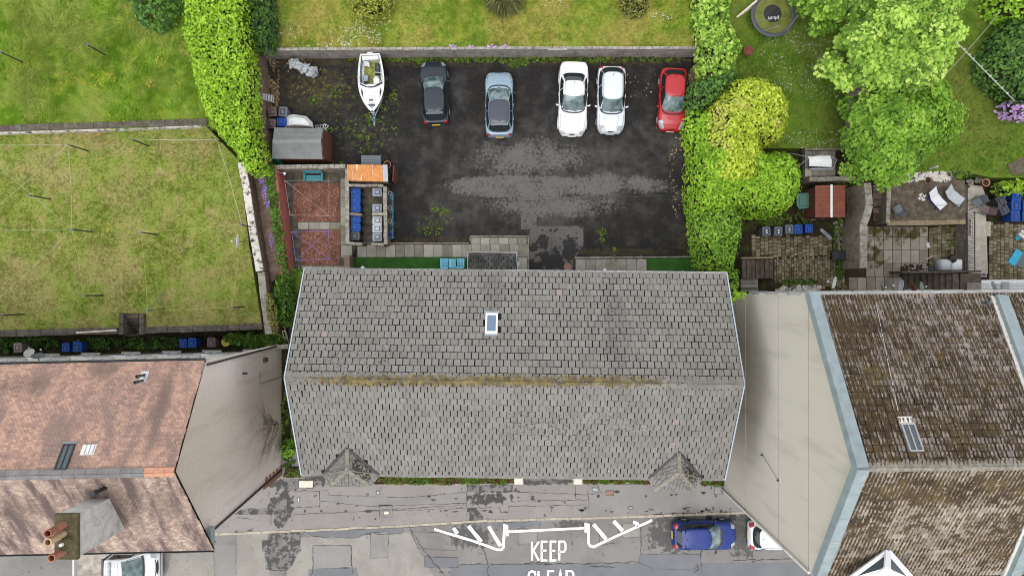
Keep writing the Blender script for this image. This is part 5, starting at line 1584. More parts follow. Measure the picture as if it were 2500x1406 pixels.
def make_car(label, px, py, heading, L, Wd, Ht, body, sp, group='cars parked in the tarmac yard', zc=.75):
    """heading: direction of the front in radians from +Y; all lengths in metres from the car's own middle"""
    c = W(px, py, zc)
    t = thing('parked_car', label, 'car', (c.x, c.y, 0), heading, group)
    P_ = M[body]; hw = Wd / 2; hl = L / 2
    prof = sp['prof']                    # (y, z) along the bonnet, the waist and the tail
    nose, tail = sp.get('nose', .62), sp.get('tail', .74)
    def halfw(y):
        u = y / hl
        base = 1 - .015 * (1 - u * u)
        if u > 0: return hw * (base - (1 - nose) * max(0, (u - .62) / .38) ** 2.6)
        return hw * (base - (1 - tail) * max(0, (-u - .70) / .30) ** 2.6)
    ys = [-1, -.985, -.955, -.9, -.82, -.7, -.55, -.4, -.25, -.1, .05, .2, .33, .45, .56, .66, .75, .83, .89, .94, .97, .99, 1.0]
    def zt(y): return interp(y, prof)
    rings = []
    for u in ys:
        y = u * hl; w = halfw(y); z = zt(y)
        ee = max(0, (abs(u) - .94) / .06)
        low = .20 + .22 * ee; w *= 1 - .03 * ee
        zz = z - .10 * ee ** 2
        half = [(w * .90, low), (w * .975, low + .10), (w, .52), (w * .995, zz - .20), (w * .972, zz - .07), (w * .91, zz - .012), (w * .72, zz + .018), (w * .38, zz + .035), (0, zz + .04)]
        ring = [(x, y, z_) for x, z_ in half] + [(-x, y, z_) for x, z_ in half[-2::-1]]
        rings.append(ring)
    mb = MB().loft(rings, True, True, True)
    mb.build('body', P_, t, True)
    def surf(x, y):
        w = halfw(y); f = min(1, abs(x) / w); z = zt(y); u = abs(y) / hl
        ee = max(0, (u - .94) / .06)
        return z - .10 * ee ** 2 + interp(f, [(0, .04), (.38, .035), (.72, .018), (.91, -.012), (1, -.10)])
    # cabin
    zb = sp['belt'] - .02
    yb0, yb1, yr0, yr1 = sp['cab']       # base rear, base front, roof rear, roof front
    wb, wr = hw * sp.get('wb', .93), hw * sp.get('wr', .70)
    Nn = 4.6
    def cab(v):
        k = v ** 1.15
        y0 = yb0 + (yr0 - yb0) * v; y1 = yb1 + (yr1 - yb1) * v
        return y0, y1, wb + (wr - wb) * k, zb + (Ht - .05 - zb) * (1 - (1 - v) ** 1.12)
    def cab_pt(kind, s_, v, off=0.0):
        y0, y1, w, z = cab(v)
        yc, hy = (y0 + y1) / 2, (y1 - y0) / 2
        if kind == 'f': return (s_ * w, yc + hy * (1 - abs(s_) ** Nn) ** (1 / Nn) - .10 * s_ * s_ * (1 - v * .4) + off, z + off * .7)
        if kind == 'r': return (s_ * w, yc - hy * (1 - abs(s_) ** Nn) ** (1 / Nn) + .06 * s_ * s_ - off, z + off * .7)
        sg = 1 if kind == 'R' else -1
        return (sg * (w * (1 - abs(s_) ** Nn) ** (1 / Nn) + off), yc + hy * s_, z + off * .35)
    rings = []
    nn = 40
    for v in (0, .15, .3, .45, .6, .75, .88, 1.0):
        y0, y1, w, z = cab(v); yc, hy = (y0 + y1) / 2, (y1 - y0) / 2
        ring = []
        for i in range(nn):
            a = 2 * PI * (i + .5) / nn
            cx, sy = math.cos(a), math.sin(a)
            x = math.copysign(abs(cx) ** (2 / Nn), cx); y = math.copysign(abs(sy) ** (2 / Nn), sy)
            q = x
            yy = yc + hy * y
            if y > 0: yy -= .10 * q * q * (1 - v * .4) * max(0, y)
            else: yy += .06 * q * q * max(0, -y)
            ring.append((w * x, yy, z))
        rings.append(ring)
    mb = MB().loft(rings, True, False, False)
    mb.build('cabin', P_, t, True)
    y0, y1, w, z = cab(1.0); yc, hy = (y0 + y1) / 2, (y1 - y0) / 2
    top = [rings[-1]]
    for k, dz in ((.985, .016), (.93, .030), (.7, .045), (.35, .052), (.02, .054)):
        top.append([(p[0] * k, yc + (p[1] - yc) * k, z + dz) for p in rings[-1]])
    MB().loft(top, True, False, True).build('roof', M[sp.get('roof', body)], t, True)
    def roofz(x, y):
        f = max(abs(x) / w, abs(y - yc) / hy)
        return z + interp(f, [(0, .054), (.35, .052), (.7, .045), (.93, .03), (1, 0)])
    # glass
    g = lambda kind, a, b, v0, v1, nu=8, nv=4, flip=False: MB().grid(lambda i, j: cab_pt(kind, a + (b - a) * i, v0 + (v1 - v0) * j, .014), nu, nv, flip)
    g('f', -.90, .90, .04, .97, 10, 5, True).build('windscreen', M['screen_glass'], t, True)
    g('r', -.84, .84, *sp.get('rv', (.25, .93)), 10, 4).build('rear_window', M['car_glass'], t, True)
    wa, wm, wz = sp.get('side', (-.78, -.02, .80))
    for kind, fl in (('R', False), ('L', True)):
        g(kind, wa, wm - .03, .12, .88, 6, 3, fl).build('side_window', M['car_glass'], t, True)
        g(kind, wm + .03, wz, .12, .88, 6, 3, fl).build('side_window', M['car_glass'], t, True)
    # scuttle, seams, wipers
    mb = MB()
    for i in range(10):
        a, b = -0.88 + 1.76 * i / 10, -0.88 + 1.76 * (i + 1) / 10
        pa, pb = cab_pt('f', a, .02, .03), cab_pt('f', b, .02, .03)
        mb.bar((pa[0], pa[1] + .02, surf(pa[0], pa[1] + .02) + .004), (pb[0], pb[1] + .02, surf(pb[0], pb[1] + .02) + .004), .075, .03)
    mb.build('scuttle', M['black_plastic'], t)
    mb = MB()
    for s_ in (-.45, .25):
        pa, pb = cab_pt('f', s_, .03, .03), cab_pt('f', s_ + .55, .16, .03)
        mb.bar(pa, pb, .022, .02)
    mb.build('wiper', M['black_plastic'], t)
    yh0, yh1 = yb1 + .10, hl * .93
    mb = MB()
    for s_ in (-1, 1):
        prev = None
        for i in range(9):
            y = yh0 + (yh1 - yh0) * i / 8; x = s_ * min(halfw(y) * .86, hw * .86 - .10 * (i / 8) ** 2)
            q = (x, y, surf(x, y) + .003)
            if prev: mb.bar(prev, q, .014, .010)
            prev = q
        if sp.get('crease'):
            prev = None
            for i in range(6):
                y = yh0 + (yh1 - yh0) * i / 5; x = s_ * hw * (.52 - .16 * i / 5)
                q = (x, y, surf(x, y) + .002)
                if prev: mb.bar(prev, q, .012, .006)
                prev = q
    mb.build('bonnet_seam', M['dark_grey_plastic'] if 'white' in body else M['black_plastic'], t)
    mb = MB()
    for s_ in (-1, 1):
        for yy in (yb1 - .35, (yb0 + yb1) / 2 - .05, yb0 + .35):
            w2 = halfw(yy) * 1.003
            mb.box((s_ * w2, yy, .62), (.012, .014, .6))
    mb.build('door_seam', M['black_plastic'], t)
    # lamps
    def lamp(name, y0_, y1_, f0, f1, zoff, mat, lowz=None, n=5):
        for s_ in (-1, 1):
            mb = MB()
            def fn(i, j):
                y = y0_ + (y1_ - y0_) * j
                ww = halfw(y)
                x = ww * (f0 + (f1 - f0) * i)
                zz = surf(x, y) + zoff
                if i > .8: x *= 1.012; zz -= .03 * (i - .8) / .2
                return (s_ * x, y, zz)
            mb.grid(fn, n, n, s_ < 0)
            mb.build(name, M[mat], t, True)
    hl_ = sp.get('head', (.80, .965, .56, .985))
    lamp('headlight', hl * hl_[0], hl * hl_[1], hl_[2], hl_[3], .010, sp.get('headmat', 'headlight'))
    tl_ = sp.get('taill', (-.90, -.985, .70, .99))
    lamp('tail_light', hl * tl_[1], hl * tl_[0], tl_[2], tl_[3], .012, 'taillight')
    # grille, plates, bumper strips
    fy = hl
    mb = MB(); gwid = sp.get('grille', .62) * hw
    mb.grid(lambda i, j: ((i * 2 - 1) * gwid, fy * (.985 - .02 * (i * 2 - 1) ** 2) + .012 - .02 * j, surf((i * 2 - 1) * gwid, fy * .975) - .20 + .185 * j), 8, 2, True)
    mb.grid(lambda i, j: ((i * 2 - 1) * gwid, fy * (.975 - .03 * (i * 2 - 1) ** 2) - .05 * j + .01, surf((i * 2 - 1) * gwid, fy * (.975 - .02 * j)) + .007), 8, 2, True)
    mb.build('grille', M['black_plastic'], t)
    MB().box((0, fy + .012, .45), (.5, .02, .11)).build('number_plate', M['plate_white'], t)
    MB().box((0, -hl - .014, .62 if sp.get('hatch', True) else .70), (.5, .03, .11), m=Matrix.Rotation(-.35, 4, 'X')).build('number_plate', M['plate_yellow'], t)
    MB().box((0, -hl - .004, .43), (hw * 1.3, .03, .13)).build('bumper_insert', M['dark_grey_plastic'], t)
    # mirrors, handles, aerial
    for s_ in (-1, 1):
        mb = MB()
        yv = yb1 - sp.get('mir', .42)
        x0 = halfw(yv) * .96
        mb.loft([[(s_ * (x0 + dx), yv + .055 * math.cos(a) * k + sk_, sp['belt'] + .06 + .075 * math.sin(a) * k) for a in [2 * PI * q / 8 for q in range(8)]] for dx, k, sk_ in ((-.02, .4, 0), (.05, .8, .01), (.13, 1.1, 0), (.20, .9, -.03), (.225, .4, -.04))])
        mb.build('wing_mirror', M[sp.get('mirror', body)], t, True)
        for yy in (yb1 - 1.15, yb1 - 2.0):
            if yy > yb0 + .2: MB().box((s_ * (halfw(yy) * .995 + .012), yy, sp['belt'] - .13), (.03, .2, .03)).build('door_handle', P_, t)
        if sp.get('rails'):
            mb = MB(); rr = .93 * w
            mb.path([(s_ * rr, yc - hy * .88, roofz(rr, yc - hy * .88) + .01), (s_ * rr, yc - hy * .8, z + .075), (s_ * rr, yc, z + .085), (s_ * rr, yc + hy * .8, z + .075), (s_ * rr, yc + hy * .88, roofz(rr, yc + hy * .88) + .01)], .02, 6)
            mb.build('roof_rail', M['silver_plastic'], t, True)
        else:
            mb = MB(); rr = .86 * w
            mb.bar((s_ * rr, yc - hy * .84, roofz(rr, yc - hy * .84) + .001), (s_ * rr, yc + hy * .84, roofz(rr, yc + hy * .84) + .001), .016, .012)
            mb.build('roof_seam', M['dark_grey_plastic'], t)
    ya = yc - hy * .80
    MB().lathe([(.035, 0), (.03, .03), (.012, .06), (.006, .16), (0, .16)], (0, ya, roofz(0, ya) - .005), 8).build('aerial', M['black_plastic'], t, True)
    if sp.get('spoiler'):
        mb = MB().grid(lambda i, j: ((i * 2 - 1) * w * .84, yc - hy * (.93 + .20 * j) - .02, z + .045 - .035 * j), 6, 2)
        mb.build('spoiler', M[sp.get('roof', body)], t, True)
    if sp.get('sunroof'):
        MB().grid(lambda i, j: ((i * 2 - 1) * w * .62, yc + hy * (.02 + .66 * j), roofz(w * .62 * abs(i * 2 - 1), yc + hy * (.02 + .66 * j)) + .006), 6, 4).build('sunroof', M['car_glass'], t, True)
    # wheels
    rw_ = sp.get('wheel', .32)
    for s_ in (-1, 1):
        for yy in (hl * .62, -hl * .60):
            x = s_ * (halfw(yy) - .095)
            rx = Matrix.Rotation(PI / 2, 3, 'Y')
            tyre = MB().lathe([(rw_ * .62, -.10), (rw_ * .94, -.11), (rw_, -.08), (rw_, .08), (rw_ * .94, .11), (rw_ * .62, .10)], (x, yy, rw_), 20, rx)
            to = tyre.build('wheel', M['rubber'], t, True)
            rm = MB().lathe([(rw_ * .64, 0), (rw_ * .62, .02 * s_), (rw_ * .15, .03 * s_), (0, .03 * s_)], (x + s_ * .075, yy, rw_), 14, rx)
            for k in range(5):
                a = 2 * PI * k / 5
                rm.bar((x + s_ * .112, yy, rw_), (x + s_ * .112, yy + math.cos(a) * rw_ * .6, rw_ + math.sin(a) * rw_ * .6), .05, .02, (1, 0, 0))
            rm.build('rim', M['silver_plastic'], to)
            # black arch lip
            mb = MB(); prev = None
            for k in range(11):
                a = PI * k / 10
                q = (s_ * (halfw(yy) + .004), yy + math.cos(a) * (rw_ + .055), rw_ - .02 + math.sin(a) * (rw_ + .055))
                if prev: mb.bar(prev, q, .03, .05, (1, 0, 0))
                prev = q
            mb.build('wheel_arch', M['black_plastic'] if sp.get('arch') else P_, t)
    return t

def prof_hatch(L, zf, zh, belt, yb1, zr, yb0):
    h = L / 2
    return [(-h, zr - .16), (-h + .10, zr - .02), (yb0, zr), (yb1 - .2, belt), (yb1 + .06, zh), (yb1 + (h - yb1) * .55, (zf + zh) / 2 + .035), (h - .16, zf), (h, zf - .12)]

HEADDN = PI
# slate grey hatchback, nose to the wall
L = 4.02
make_car('slate grey hatchback parked nose to the long wall beside the boat', 1061, 226, math.radians(2.6), L, 1.72, 1.47, 'paint_slate',
         dict(prof=prof_hatch(L, .74, .96, .93, .95, .92, -1.72), belt=.93, cab=(-1.88, 1.02, -1.42, .12), wr=.72, rv=(.22, .92), taill=(-.92, -.985, .74, .985), head=(.80, .95, .70, .99), nose=.66, tail=.80, spoiler=True, grille=.45))
L = 4.10
c2 = make_car('ice blue small SUV with dark roof parked nose to the long wall', 1219, 255, math.radians(.5), L, 1.78, 1.58, 'paint_ice_blue',
         dict(prof=prof_hatch(L, .86, 1.06, 1.00, .98, 1.0, -1.72), belt=1.0, cab=(-1.90, 1.06, -1.40, .12), wr=.72, roof='paint_grey_roof', rv=(.18, .90), taill=(-.92, -.98, .74, .985), head=(.85, .945, .72, .99), nose=.68, tail=.80, spoiler=True, arch=True, wheel=.34, mirror='paint_black'))
L = 4.68
make_car('white saloon with long bonnet facing the grey block', 1399, 241, PI + math.radians(-1.6), L, 1.83, 1.44, 'paint_white',
         dict(prof=[(-2.34, .80), (-2.25, .98), (-1.95, 1.03), (-1.55, 1.02), (.6, .93), (.95, .96), (1.5, .90), (2.16, .74), (2.34, .60)], belt=.94, cab=(-1.72, .92, -.92, -.02), wr=.70, rv=(.05, .94), side=(-.74, -.02, .86), taill=(-.955, -.985, .72, .99), head=(.87, .955, .60, .985), headmat='headlight', nose=.66, tail=.74, crease=True, hatch=False, grille=.40, mirror='paint_white'))
L = 4.24
make_car('white estate-like SUV with silver roof rails beside the white saloon', 1492, 244, PI + math.radians(-1.2), L, 1.78, 1.56, 'paint_silver_white',
         dict(prof=prof_hatch(L, .84, 1.04, .98, .86, .98, -1.86), belt=.98, cab=(-2.04, .94, -1.52, .14), wr=.72, rv=(.20, .95), side=(-.84, -.08, .84), taill=(-.90, -.985, .72, .99), head=(.80, .94, .52, .985), nose=.66, tail=.82, rails=True, crease=True, grille=.46, arch=True, wheel=.33, mirror='paint_white'))
L = 3.99
make_car('bright red hatchback parked under the golden hedge', 1642, 243, PI + math.radians(-2.8), L, 1.72, 1.49, 'paint_red',
         dict(prof=prof_hatch(L, .74, .98, .94, .86, .94, -1.72), belt=.94, cab=(-1.90, .98, -1.36, -.02), wr=.70, rv=(.25, .95), taill=(-.88, -.985, .74, .99), head=(.70, .95, .66, .99), nose=.62, tail=.76, crease=False, grille=.42))
L = 4.0
make_car('deep blue compact SUV parked at the kerb by the road drain', 1720, 1306, -PI / 2 + math.radians(.6), L, 1.78, 1.50, 'paint_blue',
         dict(prof=prof_hatch(L, .82, 1.02, .98, .98, .98, -1.72), belt=.98, cab=(-1.88, 1.04, -1.45, .22), wr=.72, rv=(.15, .90), taill=(-.86, -.985, .64, .99), head=(.80, .95, .58, .985), nose=.66, tail=.80, spoiler=True, sunroof=False, arch=True, wheel=.34, mirror='paint_black'), 'vehicles parked along the street')
L = 4.2
make_car('white car with its nose hidden behind the cream gable', 1909, 1305, -PI / 2 + math.radians(.8), L, 1.76, 1.50, 'paint_white',
         dict(prof=prof_hatch(L, .80, 1.0, .96, .98, .96, -1.80), belt=.96, cab=(-1.98, 1.04, -1.60, .18), wr=.74, rv=(.15, .92), taill=(-.86, -.985, .72, .99), nose=.66, tail=.84, spoiler=False), 'vehicles parked along the street')
# dark strips on the roof spoiler of the pale SUV: note sheet behind the windscreen
# ---- white flatbed van on the street
c = W(292, 1386, 1.0)
van = thing('flatbed_van', 'white flatbed van with light bar parked below the orange tenement', 'van', (c.x, c.y, 0), -PI / 2, 'vehicles parked along the street')
hw = .98
rings = []
for y, zt_, w in ((-.38, 2.05, .94), (-.2, 2.12, .96), (.5, 2.12, .96), (.75, 2.02, .96), (1.05, 1.70, .97), (1.50, 1.22, .98), (1.62, 1.12, .98), (2.0, 1.0, .96), (2.26, .88, .88), (2.36, .72, .74)):
    half = [(w * .95, .32), (w, .6), (w * .99, min(zt_ - .2, 1.1)), (w * (.93 if zt_ > 1.3 else .97), zt_ - .08), (w * .82, zt_), (w * .4, zt_ + .02), (0, zt_ + .025)]
    rings.append([(x, y, z) for x, z in half] + [(-x, y, z) for x, z in half[-2::-1]])
MB().loft(rings).build('cab', M['paint_white'], van, True)
MB().grid(lambda i, j: ((i * 2 - 1) * (.80 + .05 * j), .74 + .80 * j + .02 - .08 * (i * 2 - 1) ** 2 * 1.0, 2.06 - .86 * j + .03), 8, 4, True).build('windscreen', M['screen_glass'], van, True)
MB().grid(lambda i, j: ((i * 2 - 1) * .86, 1.555 + .12 * j - .08 * (i * 2 - 1) ** 2, 1.20 - .05 * j + .03), 8, 2, True).build('scuttle', M['black_plastic'], van, True)
for s_ in (-1, 1):
    MB().grid(lambda i, j: (s_ * (.935 + .025 * j), -.15 + 1.2 * i * (1 - .0 * j), 1.98 - .62 * j - .28 * i * (1 - j)), 4, 3, s_ < 0).build('side_window', M['car_glass'], van, True)
    MB().grid(lambda i, j: (s_ * (.66 + .28 * i - .06 * j), 2.0 + .30 * j - .1 * i, 1.04 - .12 * j - .03 * i), 3, 3, s_ < 0).build('headlight', M['headlight'], van, True)
    MB().loft([[(s_ * (1.0 + dx), 1.12 + .07 * math.cos(a) * k, 1.42 + .15 * math.sin(a) * k) for a in [2 * PI * q / 8 for q in range(8)]] for dx, k in ((0, .4), (.1, .9), (.2, 1), (.26, .5))]).build('wing_mirror', M['black_plastic'], van, True)
MB().grid(lambda i, j: ((i * 2 - 1) * .52, 2.24 + .12 * j - .05 * (i * 2 - 1) ** 2, .93 - .14 * j + .014), 6, 2, True).build('grille', M['black_plastic'], van, True)
lb = MB().tube((-.78, .02, 2.19), (.78, .02, 2.19), .085, n=8).build('light_bar', M['silver_plastic'], van, True)
for x in (-.62, -.25, .12, .55): MB().lathe([(.09, -.09), (.09, .09)], (x, .02, 2.2), 10, Matrix.Rotation(PI / 2, 3, 'Y')).build('lamp', M['headlight'], lb)
mb = MB()
for y in (-.26, .3, .5): mb.box((0, y, 2.148), (1.5, .012, .01))
mb.box((.0, .1, 2.149), (.012, .8, .01)); mb.build('roof_seam', M['pale_grey_plastic'], van)
MB().box((0, -1.62, .80), (1.9, 2.3, .10)).build('flatbed', M['off_white'], van)
MB().box((0, -1.62, .875), (1.78, 2.16, .03)).build('bed_floor', plain('scuffed_bed_floor', (0.34, 0.30, 0.26), 0.8, 0.2, var=.4, scale=2.2), van)
for s_ in (-1, 1): MB().box((s_ * .93, -1.62, 1.02), (.05, 2.3, .34)).build('drop_side', M['silver_plastic'], van)
MB().box((0, -2.80, 1.02), (1.9, .07, .36)).build('tailboard', M['white'], van)
MB().box((0, -.46, 1.4), (1.86, .07, 1.2)).box((0, -.50, 1.98), (1.9, .10, .10)).build('headboard', M['dark_grey_plastic'], van)
for s_ in (-1, 1):
    for y in (1.45, -1.9):
        w_ = MB().lathe([(.2, -.11), (.34, -.11), (.36, -.08), (.36, .08), (.34, .11), (.2, .11)], (s_ * .86, y, .36), 18, Matrix.Rotation(PI / 2, 3, 'Y')).build('wheel', M['rubber'], van, True)
        MB().lathe([(.21, 0), (.08, .02 * s_), (0, .02 * s_)], (s_ * .95, y, .36), 12, Matrix.Rotation(PI / 2, 3, 'Y')).build('rim', M['silver_plastic'], w_)
# windscreen sheet in the estate SUV, badge in its back window: flat paper on the glass

# ------------------------------------------------------------ boat on its trailer
c = W(908, 206, .9)
boat = thing('motor_boat', 'white open motor boat with mossy cockpit floor on a road trailer', 'boat', (c.x, c.y, 0), PI + math.radians(2.5))
# local +Y is the bow
BL = 1.80
def bw(y):            # half beam
    u = (y + BL) / (2 * BL)
    if u < .45: return .60 + .20 * math.sin(u / .45 * PI / 2)
    f = (u - .45) / .55
    return .80 * (1 - f ** 2.1) ** .8
def sheer(y): return 1.12 + .10 * max(0, (y + BL) / (2 * BL)) ** 2
def keel(y): return .46 + .40 * max(0, (y - .5) / 1.3) ** 2
ys = [-BL + 2 * BL * i / 22 for i in range(22)] + [BL - .03]
rings = []
for y in ys:
    b_, s_, k_ = bw(y), sheer(y), keel(y)
    half = [(0, k_), (b_ * .55, k_ + .12), (b_ * .86, k_ + .28), (b_ * .97, s_ - .12), (b_, s_)]
    rings.append([(-x, y, z) for x, z in half[::-1]] + [(x, y, z) for x, z in half[1:]])
MB().loft(rings, False, False, False).face([(x, y, z) for x, y, z in rings[0]]).build('hull', M['gelcoat'], boat, True)
mb = MB()
for s_ in (-1, 1): mb.path([(s_ * bw(y), y, sheer(y) + .01) for y in ys], .035, 6)
mb.bar((-.6, -BL, 1.12), (.6, -BL, 1.12), .1, .06)
mb.build('gunwale', M['gelcoat'], boat, True)
yw = .12                                  # bulkhead under the windscreen
fd = MB().grid(lambda i, j: ((i * 2 - 1) * bw(yw + (BL - .06 - yw) * j) * .97, yw + (BL - .06 - yw) * j, sheer(yw + (BL - .06 - yw) * j) + .16 * (1 - (i * 2 - 1) ** 2) * (1 - j) + .015), 10, 10)
fd.build('foredeck', M['gelcoat'], boat, True)
for s_ in (-1, 1):
    MB().grid(lambda i, j: (s_ * bw(-BL + .05 + (yw + BL) * j) * (.89 + .10 * i), -BL + .05 + (yw + BL) * j, sheer(-1) - .01 + .02 * j), 1, 8, s_ < 0).build('side_deck', M['gelcoat'], boat)
    MB().grid(lambda i, j: (s_ * bw(-BL + .1 + (yw - .02 + BL - .1) * j) * (.89 - .08 * i), -BL + .1 + (yw - .02 + BL - .1) * j, 1.10 - .46 * i), 2, 8, s_ > 0).build('cockpit_side', M['pale_grey_plastic'], boat)
m = NT('mossy_boat_floor', .85, .25); m.col(m.mix(m.thr(m.noise(4, 6, .7), .42, .6), (0.13, 0.14, 0.04), (0.26, 0.26, 0.06))); M['boat_floor'] = m.m
MB().grid(lambda i, j: ((i * 2 - 1) * bw(-BL + .4 + 1.5 * j) * .82, -BL + .3 + 1.6 * j, .64), 1, 6).build('cockpit_floor', M['boat_floor'], boat)
MB().add([(-.6, yw, .64), (.6, yw, .64), (.6, yw, 1.22), (-.6, yw, 1.22)], [(0, 1, 2, 3)]).build('bulkhead', M['slate_box'], boat)
MB().box((0, -BL + .18, .86), (1.05, .26, .44), ch=.03).build('stern_bench', M['gelcoat'], boat)
MB().box((.36, -.35, .82), (.30, .42, .34), ch=.03).box((.36, -.16, 1.06), (.30, .06, .3)).build('seat', M['pale_grey_plastic'], boat)
MB().box((-.36, -.95, .80), (.26, .7, .3), ch=.03).build('side_locker', M['slate_box'], boat)
MB().box((-.34, -.10, .94), (.36, .38, .56), ch=.03).lathe([(.13, 0), (.14, .03), (.11, .04), (.10, .02)], (-.34, -.34, 1.16), 12, Matrix.Rotation(.9, 3, 'X')).build('helm_console', M['gelcoat'], boat)
MB().grid(lambda i, j: (.42 - .34 * i, -BL + .34 + .30 * j + .1 * i, 1.02 + .10 * math.sin(i * 7 + j * 5) * math.sin(j * 9) - .06 * j), 7, 7).build('crumpled_sheet', M['white_sheet'], boat, True)
sc = MB().path([(-.72, -.45, 1.14), (-.66, yw - .1, 1.42), (-.2, yw + .16, 1.46), (.2, yw + .16, 1.46), (.66, yw - .1, 1.42), (.72, -.45, 1.14)], .022, 6).build('windscreen_frame', M['white'], boat, True)
MB().grid(lambda i, j: ((i * 2 - 1) * .64, yw + .17 - .26 * (i * 2 - 1) ** 2 + .1 * (1 - j), 1.20 + .25 * j), 8, 2).build('pane', M['car_glass'], sc, True)
for x in (-.5, .5): MB().tube((x, -.9, 1.12), (x * .9, -1.0, 1.30), .015, n=5).build('grab_rail', M['aluminium'], boat)
MB().tube((-.70, -.62, 1.14), (-.2, -.70, 1.05), .018, n=6).build('strut', M['white'], boat)
ht = MB().box((0, 1.06, 1.315), (.44, .40, .05), ch=.02, m=Matrix.Rotation(-.10, 4, 'X')).build('deck_hatch', M['gelcoat'], boat)
MB().box((0, 1.11, 1.345), (.26, .12, .02), ch=.008, m=Matrix.Rotation(-.10, 4, 'X')).build('hatch_window', M['dark_grey_plastic'], ht)
for s_ in (-1, 1):
    MB().grid(lambda i, j: (s_ * (bw(.32 + .72 * j) * (.80 + .09 * (i - .5) * math.sin(PI * j) * 2)), .32 + .72 * j, sheer(.6) + .075 - .03 * j), 2, 8, s_ < 0).build('cabin_window', M['car_glass'], boat, True)
MB().prism([(-.22, 1.34), (.22, 1.34), (.17, 1.48), (-.17, 1.48)], 1.22, 1.285, .015).build('anchor_locker', M['dark_grey_plastic'], boat)
MB().prism([(-.10, 1.50), (.10, 1.50), (.06, 1.62), (-.06, 1.62)], 1.20, 1.275).build('bow_fitting', M['galvanised'], boat)
MB().box((0, -BL - .12, .95), (.36, .28, .5), ch=.06).tube((0, -BL - .12, .75), (0, -BL - .16, .35), .05, n=8).build('outboard_motor', M['gelcoat'], boat)
# trailer
tr = thing('boat_trailer', 'galvanised boat trailer with blue drawbar under the white boat', 'trailer', (c.x, c.y, 0), PI + math.radians(2.5))
mb = MB()
for s_ in (-1, 1): mb.bar((s_ * .5, -1.5, .42), (s_ * .5, .9, .42), .07, .09).bar((s_ * .5, .9, .42), (.0, 1.95, .46), .07, .09)
for y in (-1.4, -.3, .8): mb.bar((-.55, y, .40), (.55, y, .40), .06, .07)
mb.build('frame', M['galvanised'], tr)
MB().bar((0, 1.5, .47), (.03, 2.34, .47), .09, .09).build('drawbar', M['planter_blue'], tr)
MB().box((.03, 2.40, .50), (.10, .22, .12), ch=.02).tube((.03, 2.44, .58), (.03, 2.56, .60), .035, n=8).build('coupling', M['galvanised'], tr)
MB().tube((.22, 2.02, .1), (.22, 2.02, .75), .035, n=8).tube((.0, 2.02, .5), (.24, 2.02, .5), .025, n=6).lathe([(.1, -.03), (.1, .03)], (.22, 2.02, .1), 12, Matrix.Rotation(PI / 2, 3, 'Y')).build('jockey_wheel', M['galvanised'], tr)
MB().bar((0, 1.72, .45), (0, 1.80, .98), .06, .06).tube((-.12, 1.8, .95), (.12, 1.8, .95), .06, n=10).tube((.1, 1.8, .95), (.24, 1.86, 1.05), .02, n=6).build('winch_post', M['galvanised'], tr)
for s_ in (-1, 1):
    w_ = MB().lathe([(.12, -.07), (.24, -.08), (.26, -.05), (.26, .05), (.24, .08), (.12, .07)], (s_ * .80, -.5, .26), 16, Matrix.Rotation(PI / 2, 3, 'Y')).build('wheel', M['rubber'], tr, True)
    MB().lathe([(.13, 0), (.05, .02 * s_), (0, .02 * s_)], (s_ * .86, -.5, .26), 10, Matrix.Rotation(PI / 2, 3, 'Y')).build('rim', M['silver_plastic'], w_)
    mb = MB(); prev = None
    for k in range(9):
        a = PI * k / 8; q = (s_ * .80, -.5 + math.cos(a) * .33, .28 + math.sin(a) * .31)
        if prev: mb.bar(prev, q, .2, .015, (0, 0, 1) if abs(math.cos(a)) < .9 else (0, 1, 0))
        prev = q
    mb.build('mudguard', M['black_plastic'], tr)
# ------------------------------------------------------------ walls, paving and steps
def mid(a, b): return ((a[0] + b[0]) / 2, (a[1] + b[1]) / 2)
wall('boundary_wall', 'long grey rendered retaining wall between the car park and the rough grass', 'wall', [(628, 121), (1000, 118.5), (1300, 117), (1724, 117)], 1.6, 0, .15, M['grey_wall'], (M['pale_coping'], .01, .07, .42))
wall('boundary_wall', 'brown wall beside the leaf litter, below the lime green hedge', 'wall', [(627, 126), (634, 240), (644, 350), (652, 402)], 1.5, 0, .26, M['brown_wall'], (M['brown_wall'], .01, .06, .6))
wall('boundary_wall', 'pale stone wall between the grey felted shed and the drying yard', 'wall', [(655, 408), (750, 407), (843, 406)], 1.6, 0, .22, M['stone'], (M['pale_coping'], .02, .08, .34))
wall('lawn_wall', 'brown retaining wall with white lichened coping at the edge of the mown lawn', 'wall', [(589, 396), (603, 470), (616, 560), (634, 662)], 2.15, 0, .42, M['brown_wall'], (M['white_coping'], .02, .10, 1.15))
wall('lawn_wall', 'low end of the lawn retaining wall with pale grey coping and bindweed', 'wall', [(637, 664), (644, 730), (652, 790), (656, 816)], 2.0, 0, .40, M['brown_wall'], (M['pale_coping'], .02, .10, .9))
wall('ivy_wall', 'red painted wall with ivy and purple flowers growing over its top', 'wall', [(668, 408), (676, 500), (684, 590), (692, 668)], 1.75, 0, .36, M['red_wall'])
wall('lawn_wall', 'dark mossy stone wall between the long grass and the mown lawn', 'wall', [(-80, 316), (120, 310), (300, 304), (505, 297)], 2.42, 1.7, .34, M['stone'], (M['dark_coping'], .02, .10, .85))
wall('lawn_kerb', 'narrow white painted edging strip running under the dark stone wall', 'kerb', [(-80, 326), (120, 320), (300, 314), (500, 306)], 2.2, 1.7, .17, M['white_coping'])
wall('lawn_wall', 'dark retaining wall at the foot of the lawn, west of the steps', 'wall', [(-80, 816), (100, 812), (287, 807)], 2.0, 0, .36, M['stone'], (M['dark_coping'], .02, .10, .8))
